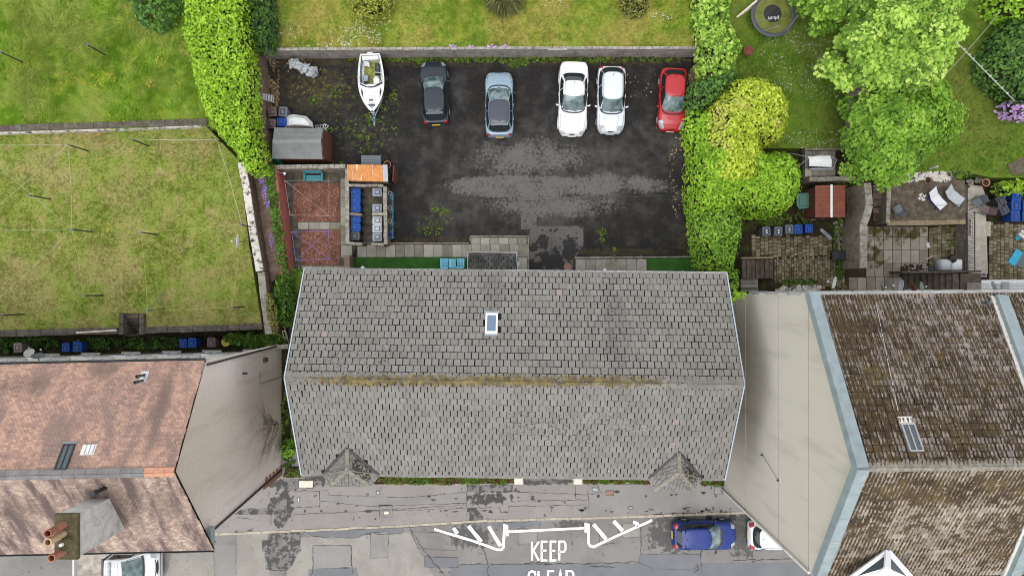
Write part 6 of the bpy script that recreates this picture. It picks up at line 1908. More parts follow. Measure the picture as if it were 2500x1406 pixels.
wall('lawn_wall', 'dark retaining wall at the foot of the lawn, east of the steps', 'wall', [(348, 806), (500, 802), (640, 797)], 2.0, 0, .34, M['stone'], (M['dark_coping'], .02, .10, .75))
wall('low_wall', 'low grey wall joining the pebbledashed gable near the dark passage', 'wall', [(650, 849), (704, 846)], 1.0, 0, .25, M['stone'], (M['pale_coping'], .02, .06, .5))
wall('low_wall', 'short brown wall closing the red gravel yard beside the turf strip', 'wall', [(846, 624), (847, 662)], 1.2, 0, .35, M['brown_wall'])
st = thing('garden_steps', 'flight of dark stone steps down from the mown lawn to the lane', 'steps', tuple(W(318, 790, 0)))
for i in range(7):
    a = W(302, 770 + i * 7.4, 1.7 - i * .24); b = W(338, 770 + i * 7.4, 1.7 - i * .24)
    MB().box(((a.x + b.x) / 2, a.y, (1.7 - i * .24) / 2), ((b.x - a.x), .34, 1.7 - i * .24), ch=.02).build('step', M['step_stone'], st, world=True)
for x in (294, 344):
    a, b = W(x, 766, 2.1), W(x, 818, 2.1)
    pieces(st, 'side_stone', cham_t(.03, .1), seg_pieces((a.x, a.y, 0), (b.x, b.y, 0), .55, .30, 2.05, .015, .01), M['dark_coping'])
t = thing('timber_batten', 'pale timber batten lying along the dark lawn wall west of the steps', 'timber', tuple(W(235, 809, 2.0)))
MB().bar(W(186, 812, 2.05), W(285, 806, 2.05), .09, .05).build('batten', M['pale_timber'], t, world=True)

# yard walls to the east
wall('yard_wall', 'tall rubble stone wall with cranked coping between the two sunken yards', 'wall', [(2118, 446), (2123, 500), (2117, 526), (2109, 546), (2108, 655)], 2.45, 0, .38, M['stone'], (M['pale_coping'], .03, .10, .7))
wall('garden_wall', 'rough stone wall under the pale tree between the two gardens', 'wall', [(2108, -60), (2106, 120), (2100, 240), (2092, 330)], 2.0, .9, .72, M['stone'], (M['stone'], .01, .10, .5))
wall('garden_wall', 'low stone wall behind the red roofed shed', 'wall', [(1976, 438), (2096, 436)], 1.1, 0, .24, M['stone'], (M['pale_coping'], .02, .07, .5))
wall('garden_wall', 'low edging wall where the daisy lawn meets the small paved area', 'wall', [(1965, 365), (2090, 363)], 1.06, .5, .10, M['stone'])
wall('terrace_wall', 'timber faced wall in front of the dirt terrace above the patio', 'wall', [(2166, 545), (2260, 544), (2358, 542)], 1.25, 0, .26, M['dark_coping'], (M['timber'], .02, .07, 1.4))
wall('terrace_wall', 'narrow stone wall at the west end of the dirt terrace', 'wall', [(2171, 446), (2168, 545)], 1.35, 0, .22, M['stone'], (M['pale_coping'], .02, .07, .5))
wall('terrace_wall', 'thin stone wall with railing between the patio and the pale sloping path', 'wall', [(2357, 450), (2359, 560), (2360, 664)], 1.0, 0, .18, M['stone'], (M['dark_coping'], .02, .07, .7))
ground('garden_path', [(2363, 460), (2376, 452), (2398, 455), (2404, 470), (2408, 545), (2412, 668), (2364, 668)], .55, M['path_stone'], .6)
st = thing('garden_steps', 'narrow dark steps climbing beside the tall rubble wall', 'steps', tuple(W(2145, 500, 0)))
for i in range(5):
    a = W(2132, 452 + i * 18, 1.2 - i * .24); b = W(2162, 452 + i * 18, 1.2 - i * .24)
    MB().box(((a.x + b.x) / 2, a.y - .2, (1.2 - i * .24) / 2), (b.x - a.x, .42, 1.2 - i * .24), ch=.02).build('step', M['step_stone'], st, world=True)
st = thing('garden_steps', 'wide stone flight below the white covered grill, against the mossy tenement', 'steps', tuple(W(2270, 688, 0)))
for i in range(9):
    h_ = .12 + i * .16
    a, b = W(2205 + i * 15.2, 667, h_), W(2205 + i * 15.2, 708, h_)
    MB().box((a.x + .19, (a.y + b.y) / 2, h_ / 2), (.385, a.y - b.y, h_), ch=.02).build('step', M['step_stone'], st, world=True)
a, b = W(2345, 667, 1.4), W(2396, 710, 1.4)
MB().box(((a.x + b.x) / 2, (a.y + b.y) / 2, .7), (b.x - a.x, a.y - b.y, 1.4), ch=.02).build('landing', M['step_stone'], st, world=True)
wall('low_wall', 'dark parapet above the wide stone flight', 'wall', [(2202, 664), (2300, 664), (2396, 662)], 1.5, 0, .12, M['dark_coping'])
st = thing('wooden_steps', 'weathered wooden deck steps beside the sunlit hedge foot', 'steps', tuple(W(1850, 655, 0)))
for i in range(7):
    h_ = .98 - .13 * max(0, i - 2)
    a, b = W(1812 + i * 11, 632, h_), W(1812 + i * 11, 680, h_)
    MB().box((a.x + .13, (a.y + b.y) / 2, h_ / 2), (.262, a.y - b.y, h_), ch=.015).build('plank', M['dark_wood'], st, world=True)
a, b = W(1808, 630, 1.05), W(1888, 629, 1.05); MB().bar(a, b, .10, .10).build('rail', M['timber'], st, world=True)
st = thing('garden_steps', 'three grey slab steps at the corner of the grey roofed block', 'steps', tuple(W(1825, 690, 0)))
for i in range(3):
    a = W(1830, 686 + i * 10.5, .5 - i * .15)
    MB().box((a.x, a.y, (.5 - i * .15) / 2), (1.1, .30, .5 - i * .15), ch=.02).build('step', M['slab'], st, world=True)

# ------------------------------------------------------------ paving, slab by slab
def slab_cells(x0, y0, x1, y1, nx, ny, z, gap=.02, th=.05, jit=.004):
    out = []
    for j in range(ny):
        for i in range(nx):
            a = W(x0 + (x1 - x0) * i / nx, y0 + (y1 - y0) * (j + 1) / ny, z); b = W(x0 + (x1 - x0) * (i + 1) / nx, y0 + (y1 - y0) * j / ny, z)
            mm = Matrix.Translation((a.x + gap / 2, a.y + gap / 2, z - th + R.uniform(0, jit))) @ Matrix.Rotation(R.uniform(-.006, .006), 4, 'Z') @ Matrix.Diagonal((b.x - a.x - gap, b.y - a.y - gap, th, 1))
            out.append(mm)
    return out
SL = cham_t(.025, .2)
pv = ground('paving', [(868, 592), (1148, 592), (1148, 574), (1292, 574), (1292, 664), (868, 664)], .012, M['soil'])
pieces(pv, 'paving_slab', SL, slab_cells(872, 597, 1290, 628, 18, 1, .06) + slab_cells(1150, 580, 1286, 597, 6, 1, .06) + slab_cells(1264, 629, 1288, 664, 1, 1, .06), M['slab'])
ed = []
for a, b in (((872, 594), (1146, 594)), ((1148, 577), (1288, 577)), ((1289.5, 577), (1289.5, 664)), ((1148, 592), (1148, 578))): ed += seg_pieces(W(*a, .02), W(*b, .02), .9, .07, .085, .02, .004)
pieces(pv, 'edging_stone', SL, ed, M['pale_coping'])
pv = ground('paving', [(1400, 626), (1730, 626), (1730, 668), (1400, 668)], .012, M['soil'])
pieces(pv, 'paving_slab', SL, slab_cells(1405, 632, 1579, 661, 7, 1, .06) + slab_cells(1405, 661.5, 1579, 668, 7, 1, .06), M['slab'])
ed = seg_pieces(W(1402, 629, .02), W(1725, 627, .02), .9, .08, .085, .02, .004)
pieces(pv, 'edging_stone', SL, ed, M['pale_coping'])
ground('turf', [(862, 628.5), (1264, 628.5), (1264, 668), (862, 668)], .055, M['turf'])
ground('turf', [(1580, 630), (1730, 628), (1730, 672), (1580, 672)], .055, M['turf'])
dy = ground('drying_yard', [(690, 415), (846, 415), (870, 600), (846, 664), (735, 664), (700, 560)], .02, M['dark_slab'])
ground('gravel_bed', [(714, 449), (724, 446), (826, 448), (829, 454), (828, 538), (820, 541), (722, 541), (716, 535)], .045, M['red_gravel'])
ground('gravel_bed', [(733, 566), (740, 562), (826, 561), (831, 566), (830, 642), (822, 647), (742, 648), (735, 642)], .045, M['red_gravel'])
pieces(dy, 'paving_slab', SL, slab_cells(727, 542, 831, 560, 4, 1, .07) + slab_cells(831, 436, 845, 598, 1, 7, .07) + slab_cells(832, 598, 860, 628, 1, 1, .07) + slab_cells(736, 649, 840, 658, 4, 1, .07), M['slab'])
pieces(dy, 'dark_paving_slab', SL, slab_cells(692, 440, 712, 560, 1, 5, .07) + slab_cells(712, 560, 732, 655, 1, 4, .07) + slab_cells(712, 428, 830, 446, 5, 1, .07), M['dark_slab'])
scatter('gravel_litter', 'pale petals and litter on the red gravel', 'litter', [(770, 495, 55, 45, 60), (782, 605, 48, 42, 60)], .06, M['petal_white'], .03, 3)
bs = ground('bin_store_floor', [(848, 450), (945, 450), (945, 600), (848, 600)], .03, M['dark_slab'])
pieces(bs, 'paving_slab', SL, slab_cells(886, 460, 906, 594, 1, 6, .07), M['dark_slab'])
pa_ = ground('patio', [(2064, 551), (2358, 551), (2358, 712), (2064, 712)], .02, M['soil'])
pc = []
for y0, y1 in ((553, 578), (578, 611), (611, 643), (643, 677)): pc += slab_cells(2114, y0, 2266, y1, 7, 1, .07, .03)
pc += slab_cells(2072, 677, 2203, 710, 6, 1, .07, .03)
pieces(pa_, 'paving_slab', SL, pc, M['patio'])
pieces(ground('paved_corner', [(1962, 368), (2064, 368), (2064, 434), (1962, 434)], .632, M['soil']), 'paving_slab', SL, slab_cells(1965, 368, 2040, 432, 4, 3, .68), M['slab'])
st = thing('garden_steps', 'dark wooden steps beside the white swing seat', 'steps', tuple(W(2075, 415, .6)))
for i in range(4):
    a = W(2060 + i * 9, 416, .7 + i * .1); MB().box((a.x, a.y, .62 + i * .05), (.2, .72, .16 + i * .1), ch=.01).build('step', M['dark_wood'], st, world=True)
def setts(par, px, z, wp, lp, mat, limit, rot=False, jit=.012):
    P2 = [tuple(W(x, y, z)[:2]) for x, y in px]
    x0, x1 = min(p[0] for p in P2), max(p[0] for p in P2); y0, y1 = min(p[1] for p in P2), max(p[1] for p in P2)
    ms = []
    c = 0; x = x0
    while x < x1:
        w = wp * R.uniform(.85, 1.15); y = y0 - R.uniform(0, lp)
        while y < y1:
            l = lp * R.uniform(.75, 1.25)
            cx, cy = x + w / 2, y + l / 2
            if in_poly(np.array([cx]), np.array([cy]), P2)[0]:
                ms.append(Matrix.Translation((x + .012, y + .012, z - .06 + R.uniform(0, jit))) @ Matrix.Rotation(R.uniform(-.05, .05), 4, 'Z') @ Matrix.Diagonal((w - .024, l - .024, .06, 1)))
            y += l
        x += w
    return pieces(par, 'sett', cham_t(.10, .3), ms, mat, limit)
sy = ground('cobbles', [(1832, 574), (2034, 574), (2058, 664), (2070, 712), (1880, 700), (1832, 640)], .03, M['soil'])
setts(sy, [(1834, 628), (2034, 628), (2052, 662), (2068, 700), (2066, 708), (1892, 694), (1892, 630)], .09, .165, .27, M['sett'], 300)
setts(sy, [(1835, 574), (2030, 576), (2038, 627), (1835, 627)], .085, .27, .23, M['sett'], 0, jit=.03)
s2 = ground('cobbles', [(2267, 552), (2356, 552), (2356, 662), (2267, 662)], .03, M['soil'])
setts(s2, [(2268, 553), (2354, 553), (2354, 660), (2268, 660)], .08, .28, .25, M['sett'], 300)
s3 = ground('cobbles', [(2414, 540), (2600, 540), (2600, 690), (2414, 690)], .03, M['soil'])
setts(s3, [(2415, 545), (2540, 545), (2540, 690), (2415, 690)], .08, .26, .24, M['sett'], 300)

# loose stones
def rocks(name, label, spots, z, mat, smin, smax, parent=None):
    mb = MB()
    for px, py, rx, ry, n in spots:
        for i in range(n):
            a, r = R.uniform(0, 2 * PI), math.sqrt(R.random())
            p = W(px + rx * r * math.cos(a), py + ry * r * math.sin(a), z)
            s_ = R.uniform(smin, smax); k = 6; ph = R.uniform(0, 6)
            mb.lathe([(s_ * .8, 0), (s_, s_ * .35), (s_ * .55, s_ * R.uniform(.6, .9)), (0, s_ * .85)], (p.x, p.y, z), k, Matrix.Rotation(ph, 3, 'Z') @ Matrix.Diagonal((1, R.uniform(.6, 1), 1)))
    o = mb.build(name, mat, parent)
    o['kind'] = 'stuff'
    if label: o['label'] = label
    return o
rocks('rubble', 'white rubble heaped against the wall of the mossy tenement', [(1945, 706, 44, 7, 150), (1985, 705, 18, 8, 70), (1915, 710, 20, 5, 30)], .05, M['white_coping'], .05, .16)
rocks('rubble', 'small pale stones in the weedy strip below the tall wall', [(2046, 575, 9, 34, 110), (2044, 630, 8, 36, 60), (2046, 545, 14, 10, 40)], .05, M['pale_coping'], .04, .10)
rocks('rubble', 'crushed white stones along the edge of the upper lawn', [(2220, 432, 34, 12, 240), (2300, 432, 34, 12, 220), (2260, 430, 30, 10, 160)], 1.28, M['white_coping'], .04, .11)
rocks('rubble', 'stones at the corner of the curved path', [(2368, 447, 8, 8, 14), (2395, 440, 14, 6, 16)], .6, M['pale_coping'], .06, .16)
rocks('litter', 'dark clods and litter scattered over the patio edge', [(2225, 655, 26, 10, 60), (2205, 665, 10, 14, 30), (2255, 650, 20, 8, 20)], .075, M['soil'], .03, .09)
ground('soil_mound', [(2460, 402), (2490, 385), (2560, 390), (2560, 428), (2470, 426)], 1.35, M['dirt'])

# ------------------------------------------------------------ bins
def make_bin(body, lid, h=1.06, w=.50, d=.56):
    t = thing('wheelie_bin', '', 'bin')
    mb = MB()
    mb.loft([[(-w * .40, -d * .38, .05), (w * .40, -d * .38, .05), (w * .40, d * .36, .05), (-w * .40, d * .36, .05)], [(-w * .48, -d * .48, h - .12), (w * .48, -d * .48, h - .12), (w * .48, d * .46, h - .12), (-w * .48, d * .46, h - .12)],
             [(-w * .5, -d * .5, h - .09), (w * .5, -d * .5, h - .09), (w * .5, d * .5, h - .09), (-w * .5, d * .5, h - .09)]])
    mb.build('bin_body', M[body], t)
    mb = MB()
    mb.box((0, 0, h - .06), (w * 1.04, d * 1.02, .06), ch=.025)
    mb.box((0, -.01, h - .02), (w * .72, d * .74, .03), ch=.02).box((0, -.01, h + .005), (w * .40, d * .42, .025), ch=.012)
    lo = mb.build('lid', M[lid], t)
    mb = MB()
    for s_ in (-1, 1): mb.bar((s_ * w * .36, -d * .36, h - .012), (s_ * w * .20, -d * .20, h + .004), .018, .02)
    mb.box((0, -d * .52, h - .05), (w * .4, .05, .04))
    q_ = .21
    for a_, b_ in (((-1, -1), (1, -1)), ((1, -1), (1, 1)), ((1, 1), (-1, 1)), ((-1, 1), (-1, -1))): mb.bar((a_[0] * w * .24, a_[1] * d * .25, h + .006), (b_[0] * w * .24, b_[1] * d * .25, h + .006), .028, .012)
    mb.build('lid_rib', M['lid_groove'], lo)
    MB().tube((-w * .42, d * .54, h - .09), (w * .42, d * .54, h - .09), .022, n=6).build('handle', M[body], t)
    for s_ in (-1, 1):
        MB().lathe([(.03, -.03), (.11, -.03), (.11, .03), (.03, .03)], (s_ * w * .42, d * .44, .11), 10, Matrix.Rotation(PI / 2, 3, 'Y')).build('wheel', M['rubber'], t, True)
    return t
BINP = {}
def place_bin(px, py, kind, label, rz=0.0, group=None, num=None, sc=1.0, z0=0.0):
    first = kind not in BINP
    if first: BINP[kind] = make_bin(*kind)
    t = BINP[kind] if first else copy_tree(BINP[kind])
    p = W(px, py, 1.06 + z0)
    t.location = (p.x, p.y, z0); t.rotation_euler = (0, 0, rz); t.scale = (sc, sc, 1)
    t['label'] = label
    if group: t['group'] = group
    elif 'group' in t.keys(): del t['group']
    if num: NUM.append((t, num))
    return t
NUM = []
BL, RB, GR, PG, SV, BR, MV, DG = ('blue_plastic', 'blue_plastic'), ('royal_blue_plastic', 'blue_plastic'), ('grey_plastic', 'grey_plastic'), ('pale_grey_plastic', 'pale_grey_plastic'), ('silver_plastic', 'silver_plastic'), ('brown_plastic', 'brown_plastic'), ('mauve_plastic', 'mauve_plastic'), ('dark_grey_plastic', 'dark_grey_plastic')
gs = 'wheelie bins in the walled bin store'
for y, s_ in ((469, 'first blue bin of the row below the rusty orange roof'), (488, 'second blue bin below the rusty orange roof'), (508.5, 'third blue bin from the rusty roof, against the dividing stub wall'), (534, 'blue bin just past the dividing stub wall in the bin store'), (555, 'blue bin next to the lone dark grey bin in the bin store')):
    place_bin(867, y, BL, s_, -PI / 2 + R.uniform(-.05, .05), gs)
place_bin(866, 576, DG, 'lone dark grey bin at the end of the blue row in the bin store', -PI / 2, gs)
for y, k, s_ in ((469, PG, 'pale grey bin across the aisle from the first blue bin'), (508, PG, 'pale grey bin with a gap before it, across from the third blue bin'), (538, SV, 'silver bin just past the stub wall, facing the blue row'), (558, SV, 'silver bin between the other silver bin and the last pale bin'), (579, PG, 'pale grey bin at the open end of the bin store, near the slab path')):
    place_bin(921, y, k, s_, PI / 2 + R.uniform(-.05, .05), gs)
gc = 'bins in the corner behind the felted shed'
place_bin(664, 273, BR, 'brown bin under the leaning aluminium ladder', .08, gc)
place_bin(690, 273, GR, 'grey bin in the corner behind the white tarpaulin', -.1, gc, sc=1.05)
place_bin(686, 298, RB, 'royal blue bin half under the white tarpaulin', -PI / 2, gc)
place_bin(662, 302, BR, 'brown bin between the wall and the royal blue bin', -.05, gc)
gl = 'bins in the lane behind the orange tenement'
place_bin(159, 848, RB, 'blue lane bin beside the dark satellite dish, the narrower of its pair', .04, gl, sc=.92)
place_bin(187, 847, BL, 'larger blue lane bin of the pair nearest the dark satellite dish', -.05, gl, sc=1.08)
place_bin(446, 838, RB, 'blue lane bin touching its twin, on the side away from the brown bin', .02, gl, sc=.92)
place_bin(468, 837, BL, 'blue lane bin of the pair nearest the brown bin', -.02, gl)
place_bin(515, 836, BR, 'brown lane bin beside the round yellow tub', 0, gl)
place_bin(42, 849, MV, 'dusty mauve lane bin standing alone among dark weeds', .05, gl)
gy = 'row of bins in the cobbled yard'
place_bin(1872, 565, GR, 'dark grey bin marked with a white three, nearest the hedge', .08, gy, '3')
place_bin(1901, 565, GR, 'grey bin marked with a white two on its lid, between its numbered neighbours', -.05, gy, '2')
place_bin(1928, 560, GR, 'grey bin marked with a white one, touching the sky blue bin', .03, gy, '1')
place_bin(1950, 560, BL, 'sky blue bin beside the grey bin numbered 1', .06, gy)
place_bin(1976, 558, RB, 'vivid royal blue box bin at the end of the numbered row', -.02, gy, sc=.92)
ge = 'bins crowded by the iron railing'
place_bin(2446, 490, DG, 'dark grey bin with tilted lid behind the railing, nearer the green shrub', .5, ge, sc=1.1)
place_bin(2453, 511, DG, 'dark grey bin behind the railing, nearer the cobbles', .5, ge, sc=1.1)
place_bin(2484, 477, BL, 'blue bin under the bright shrub leaves', -.05, ge, sc=1.1)
place_bin(2482, 501, BL, 'blue bin in the middle of the crowded trio', 0, ge, sc=1.1)
place_bin(2481, 528, BL, 'blue bin of the crowded group nearest the cobbles', .04, ge, sc=1.1)
place_bin(2510, 502, BL, 'blue bin cut by the picture edge behind the middle blue bin', 0, ge, sc=1.1)
place_bin(2509, 528, BL, 'blue bin cut by the picture edge nearest the cobbles', 0, ge, sc=1.1)
def lettering(txt, size, parent, loc, rz, mat, ext=.002):
    cu = bpy.data.curves.new('lettering', 'FONT'); cu.body = txt; cu.size = size; cu.align_x = 'CENTER'; cu.align_y = 'CENTER'; cu.extrude = ext
    cu.materials.append(M[mat])
    tmp = bpy.data.objects.new('lettering', cu); COL.objects.link(tmp)
    me = bpy.data.meshes.new_from_object(tmp.evaluated_get(bpy.context.evaluated_depsgraph_get()))
    bpy.data.objects.remove(tmp)
    o = link('lettering', me, parent); o.location = loc; o.rotation_euler = (0, 0, rz)
    return o
for t, n in NUM: lettering(n, .34, t, (0, .0, 1.085), PI - t.rotation_euler.z, 'white')

# ------------------------------------------------------------ bin store and sheds
wz = 1.35
bsw = thing('bin_store', 'roofless brown walled bin store beside the red gravel yard', 'bin store', tuple(W(897, 525, 0)))
def bwall(a, b, th, z=wz, cope=True):
    pa, pb = W(*a, z), W(*b, z)
    MB().bar((pa.x, pa.y, (z - .06) / 2), (pb.x, pb.y, (z - .06) / 2), th, z - .06).build('wall', M['brown_wall'], bsw, world=True)
    if cope: pieces(bsw, 'coping_stone', cham_t(.04, .2), seg_pieces((pa.x, pa.y, z - .057), (pb.x, pb.y, z - .057), .36, th + .03, .06, .012, .01), M['pale_coping'])
bwall((846.5, 412), (848, 596), .20); bwall((939.5, 455), (941.5, 597), .20)
bwall((851.5, 594), (884, 596), .16); bwall((906, 595), (937, 597), .16)
bwall((851, 521.5), (882, 524), .16, 1.3, False); bwall((908, 522), (937, 522.5), .16, 1.3)
bwall((851, 452.5), (936, 453), .14)
rs = thing('rusty_shed', 'small flat shed with rusty orange iron roof and blue grey door', 'shed', tuple(W(902, 428, 0)))
a, b, c_, d_ = W(847, 402, 2.15), W(944, 403, 2.1), W(946, 444, 2.05), W(847, 441, 2.1)
MB().add([tuple(p) for p in (a, b, c_, d_)] + [tuple(p - Vector((0, 0, .05))) for p in (a, b, c_, d_)], [(3, 2, 1, 0), (4, 5, 6, 7)] + [(i, (i + 1) % 4, (i + 1) % 4 + 4, i + 4) for i in range(4)]).build('roof', M['rust'], rs, world=True)
mb = MB()
for i in range(19):
    f = (i + .5) / 19
    mb.bar(a.lerp(b, f) + Vector((0, 0, .006)), d_.lerp(c_, f) + Vector((0, 0, .006)), .035, .025)
mb.build('corrugation', M['rust'], rs, world=True)
MB().prism([(a.x + .04, a.y - .05), (b.x - .08, b.y - .05), (c_.x - .08, c_.y + .05), (d_.x + .04, d_.y + .05)], 0, 2.02).build('wall', M['brown_wall'], rs, world=True)
xb = b.x - .05
dz = MB().box((xb, (b.y + c_.y) / 2, 1.05), (.08, b.y - c_.y - .1, 1.95)).build('door', M['dark_grey_plastic'], rs, world=True)
MB().lathe([(.03, 0), (.04, .03), (0, .04)], (xb + .05, c_.y + .5, 1.6), 8, Matrix.Rotation(PI / 2, 3, 'Y')).build('handle', M['white'], dz, True, True)
MB().bar((b.x - .10, b.y, 2.145), (c_.x - .10, c_.y, 2.105), .3, .03).build('roof_edge', M['galvanised'], rs, world=True)
MB().bar(W(966, 410, .9), W(964, 447, .9), .05, 1.6).build('side_board', M['red_shed'], rs, world=True)
sb = thing('storage_box', 'dark grey ribbed plastic storage box behind the rusty shed', 'storage box', tuple(W(907, 392, 0)))
p0, p1 = W(882, 380, 1.0), W(930, 402, 1.0)
MB().prism([(p0.x + .05, p1.y), (p1.x - .02, p1.y), (p1.x - .02, p0.y - .04), (p0.x + .05, p0.y - .04)], 0, .95).build('box_body', M['dark_grey_plastic'], sb, world=True)
for i in range(6):
    y = p0.y + (p1.y - p0.y) * (i + .5) / 6
    MB().box(((p0.x + p1.x) / 2, y, 1.0), (p1.x - p0.x, .098, .06), ch=.012).build('lid_panel', M['grey_plastic'], sb, world=True)
def pot(px, py, z0, r, h, label, mat, group=None, inner='soil', n=16):
    p = W(px, py, z0 + h)
    t = thing('plant_pot', label, 'pot', (p.x, p.y, z0), group=group)
    MB().lathe([(r * .72, 0), (r * .95, h * .9), (r * 1.06, h * .9), (r * 1.06, h), (r * .86, h), (r * .8, h * .72)], (0, 0, 0), n).build('pot_body', M[mat], t, 'all')
    MB().lathe([(r * .86, h * .80), (r * .4, h * .84), (0, h * .85)], (0, 0, 0), n).build('soil', M[inner], t, True)
    return t
pot(940, 388, 0, .17, .32, 'grey round pot behind the rusty shed, touching the storage box', 'dark_coping')
pot(945, 402, 0, .24, .42, 'big terracotta pot at the corner of the rusty shed', 'terracotta')
pl = thing('planter_shelf', 'long blue painted plank shelf along the bin store wall', 'shelf', tuple(W(951, 527, 0)))
p0, p1 = W(948, 470, .75), W(959, 583, .75)
MB().box(((p0.x + p1.x) / 2, (p0.y + p1.y) / 2, .73), (.12, p0.y - p1.y, .04)).box(((p0.x + p1.x) / 2 + .13, (p0.y + p1.y) / 2, .73), (.10, p0.y - p1.y, .04)).build('shelf_board', M['planter_blue'], pl, world=True)
for i in range(4): MB().box(((p0.x + p1.x) / 2 + .06, p0.y + (p1.y - p0.y) * (i + .1) / 3.2, .36), (.25, .06, .70)).build('leg', M['planter_blue'], pl, world=True)
for i, (y, mt, s_) in enumerate(((472, 'pale_grey_plastic', 'white rimmed pot at the shed end of the blue shelf'), (493, 'black_plastic', 'black pot second from the shed on the blue shelf'), (508, 'buff_clay', 'buff rimmed pot third from the shed on the blue shelf'), (525, 'black_plastic', 'black pot in the middle of the blue shelf'),
                                 (540, 'buff_clay', 'buff pot just past the middle of the blue shelf'), (557, 'black_plastic', 'black pot beside the dark blue pot on the blue shelf'), (573, 'royal_blue_plastic', 'dark blue pot at the path end of the blue shelf'))):
    pot(952, y, .75, .125, .26, s_, mt, 'pots on the blue shelf')
# felted shed
sh = thing('garden_shed', 'large shed with grey felt roof and red brown boarded end', 'shed', tuple(W(733, 353, 0)))
ze, zr = 2.0, 2.6
A_, B_, C_, D_ = W(672, 311, ze), W(797, 313, ze), W(790, 387, ze), W(664, 388, ze)
r0, r1 = W(666, 347, zr), W(784, 345, zr)
A_, B_ = W(670, 312, ze), W(789, 314, ze); D_ = W(664, 388, ze); C_ = W(788, 389, ze)
up = Vector((0, 0, .03))
for q in ((A_, B_, r1, r0), (C_, D_, r0, r1)):
    q = [tuple(p) for p in q]; q2 = [tuple(Vector(p) + up) for p in q]
    MB().add(q + q2, [(0, 1, 2, 3), (7, 6, 5, 4)] + [(i, i + 4, (i + 1) % 4 + 4, (i + 1) % 4) for i in range(4)]).build('roof_slope', M['felt_grey'], sh, world=True)
mb = MB()
for f in (.33, .66): mb.bar(A_.lerp(r0, f) + Vector((0, 0, .035)), B_.lerp(r1, f) + Vector((0, 0, .035)), .012, .008); mb.bar(D_.lerp(r0, f) + Vector((0, 0, .035)), C_.lerp(r1, f) + Vector((0, 0, .035)), .012, .008)
mb.bar(r0 + up * 1.4, r1 + up * 1.4, .26, .016)
mb.build('felt_lap', M['felt_grey'], sh, world=True)
xa, xb2, yn, ys_ = A_.x + .1, B_.x + .02, A_.y - .1, D_.y + .1
mb = MB(); ym = (yn + ys_) / 2
mb.add([(xa, ys_, 0), (xb2, ys_, 0), (xb2, yn, 0), (xa, yn, 0), (xa, ys_, ze - .05), (xb2, ys_, ze - .05), (xb2, yn, ze - .05), (xa, yn, ze - .05), (xa, ym, zr - .06), (xb2, ym, zr - .06)], [(0, 1, 5, 4), (2, 3, 7, 6), (1, 2, 6, 9, 5), (3, 0, 4, 8, 7)])
mb.build('wall', M['red_shed'], sh, world=True)
n = 13
for i in range(n):
    y0 = ys_ + (yn - ys_) * i / n; y1 = ys_ + (yn - ys_) * (i + 1) / n; yc_ = (y0 + y1) / 2
    hz = ze - .06 + (zr - ze) * (1 - abs(yc_ - ym) / ((yn - ys_) / 2))
    MB().box((xb2 + .02, yc_, hz / 2), (.035, (yn - ys_) / n - .012, hz)).build('board', M['red_shed'], sh, world=True)
for a, b in ((B_, r1), (C_, r1)): MB().bar(a + Vector((.05, 0, -.02)), b + Vector((.05, 0, -.02)), .03, .12).build('barge_board', M['dark_wood'], sh, world=True)
gsx = thing('green_netting', 'crumpled dark green sheet stuffed behind the felted shed', 'sheet', tuple(W(668, 388, 0)))
MB().grid(lambda i, j: tuple(W(652 + 34 * i + 6 * j, 372 + 30 * j + 4 * math.sin(9 * i), .55 + .25 * math.sin(7 * i + 5 * j) * math.cos(6 * j + i * 3))), 14, 10).build('sheet', M['green_sheet'], gsx, True, True)
# tarpaulins
tp = thing('tarpaulin', 'pale tarpaulin tented over garden things behind the felted shed', 'tarpaulin', tuple(W(730, 298, 0)))
m0 = MB()
pf = [(694, 312), (696, 284), (715, 279), (748, 284), (764, 300), (766, 313)]
rg = [[W(x, y, .05) for x, y in pf], [W(730 + (x - 730) * .98, 298 + (y - 298) * .97, .75) for x, y in pf], [W(728 + (x - 728) * .70, 300 + (y - 300) * .62, 1.15 + .06 * (i % 2)) for i, (x, y) in enumerate(pf)], [W(725 + (x - 725) * .25, 302 + (y - 302) * .2, 1.3) for x, y in pf]]
m0.loft(rg, True, False, True).build('sheet', M['white_sheet'], tp, False, True)
cover = thing('covered_motorbike', 'motorbike under a crumpled silver grey cover near the ladder corner', 'motorbike', tuple(W(744, 170, 0)), math.radians(-24))
def bike(i, j):
    x = -.98 + 1.96 * i; a = PI * j
    w = interp(i, [(0, .10), (.12, .22), (.3, .18), (.5, .15), (.72, .22), (.9, .20), (1, .06)])
    hgt = interp(i, [(0, .45), (.1, .80), (.28, .98), (.45, .82), (.65, .90), (.88, 1.02), (.95, .8), (1, .4)])
    wr_ = .05 * math.sin(17 * i + 9 * math.cos(a) * 2) + .03 * math.sin(31 * i - 7 * j) + .035 * math.sin(40 * j + 11 * i)
    return (x + wr_ * .5, math.cos(a) * (w + wr_) * (1.5 - .5 * math.sin(a)), max(.03, hgt * math.sin(a) ** .6 + wr_))
MB().grid(bike, 46, 22, True).build('cover', M['grey_sheet'], cover, True)
for x in (-.68, .66): MB().lathe([(.2, -.05), (.30, -.05), (.31, 0), (.30, .05), (.2, .05)], (x, .02, .31), 14, Matrix.Rotation(PI / 2, 3, 'X')).build('wheel', M['rubber'], cover, True)
MB().tube((.55, -.34, .92), (.55, .34, .92), .03, n=6).build('handlebar', M['dark_metal'], cover)
ld = thing('ladder', 'aluminium ladder leaning against the brown wall', 'ladder', tuple(W(650, 240, 0)))
a0, a1, b0, b1 = W(632, 228, 1.75), W(668, 234, .15), W(632, 241, 1.75), W(670, 252, .15)
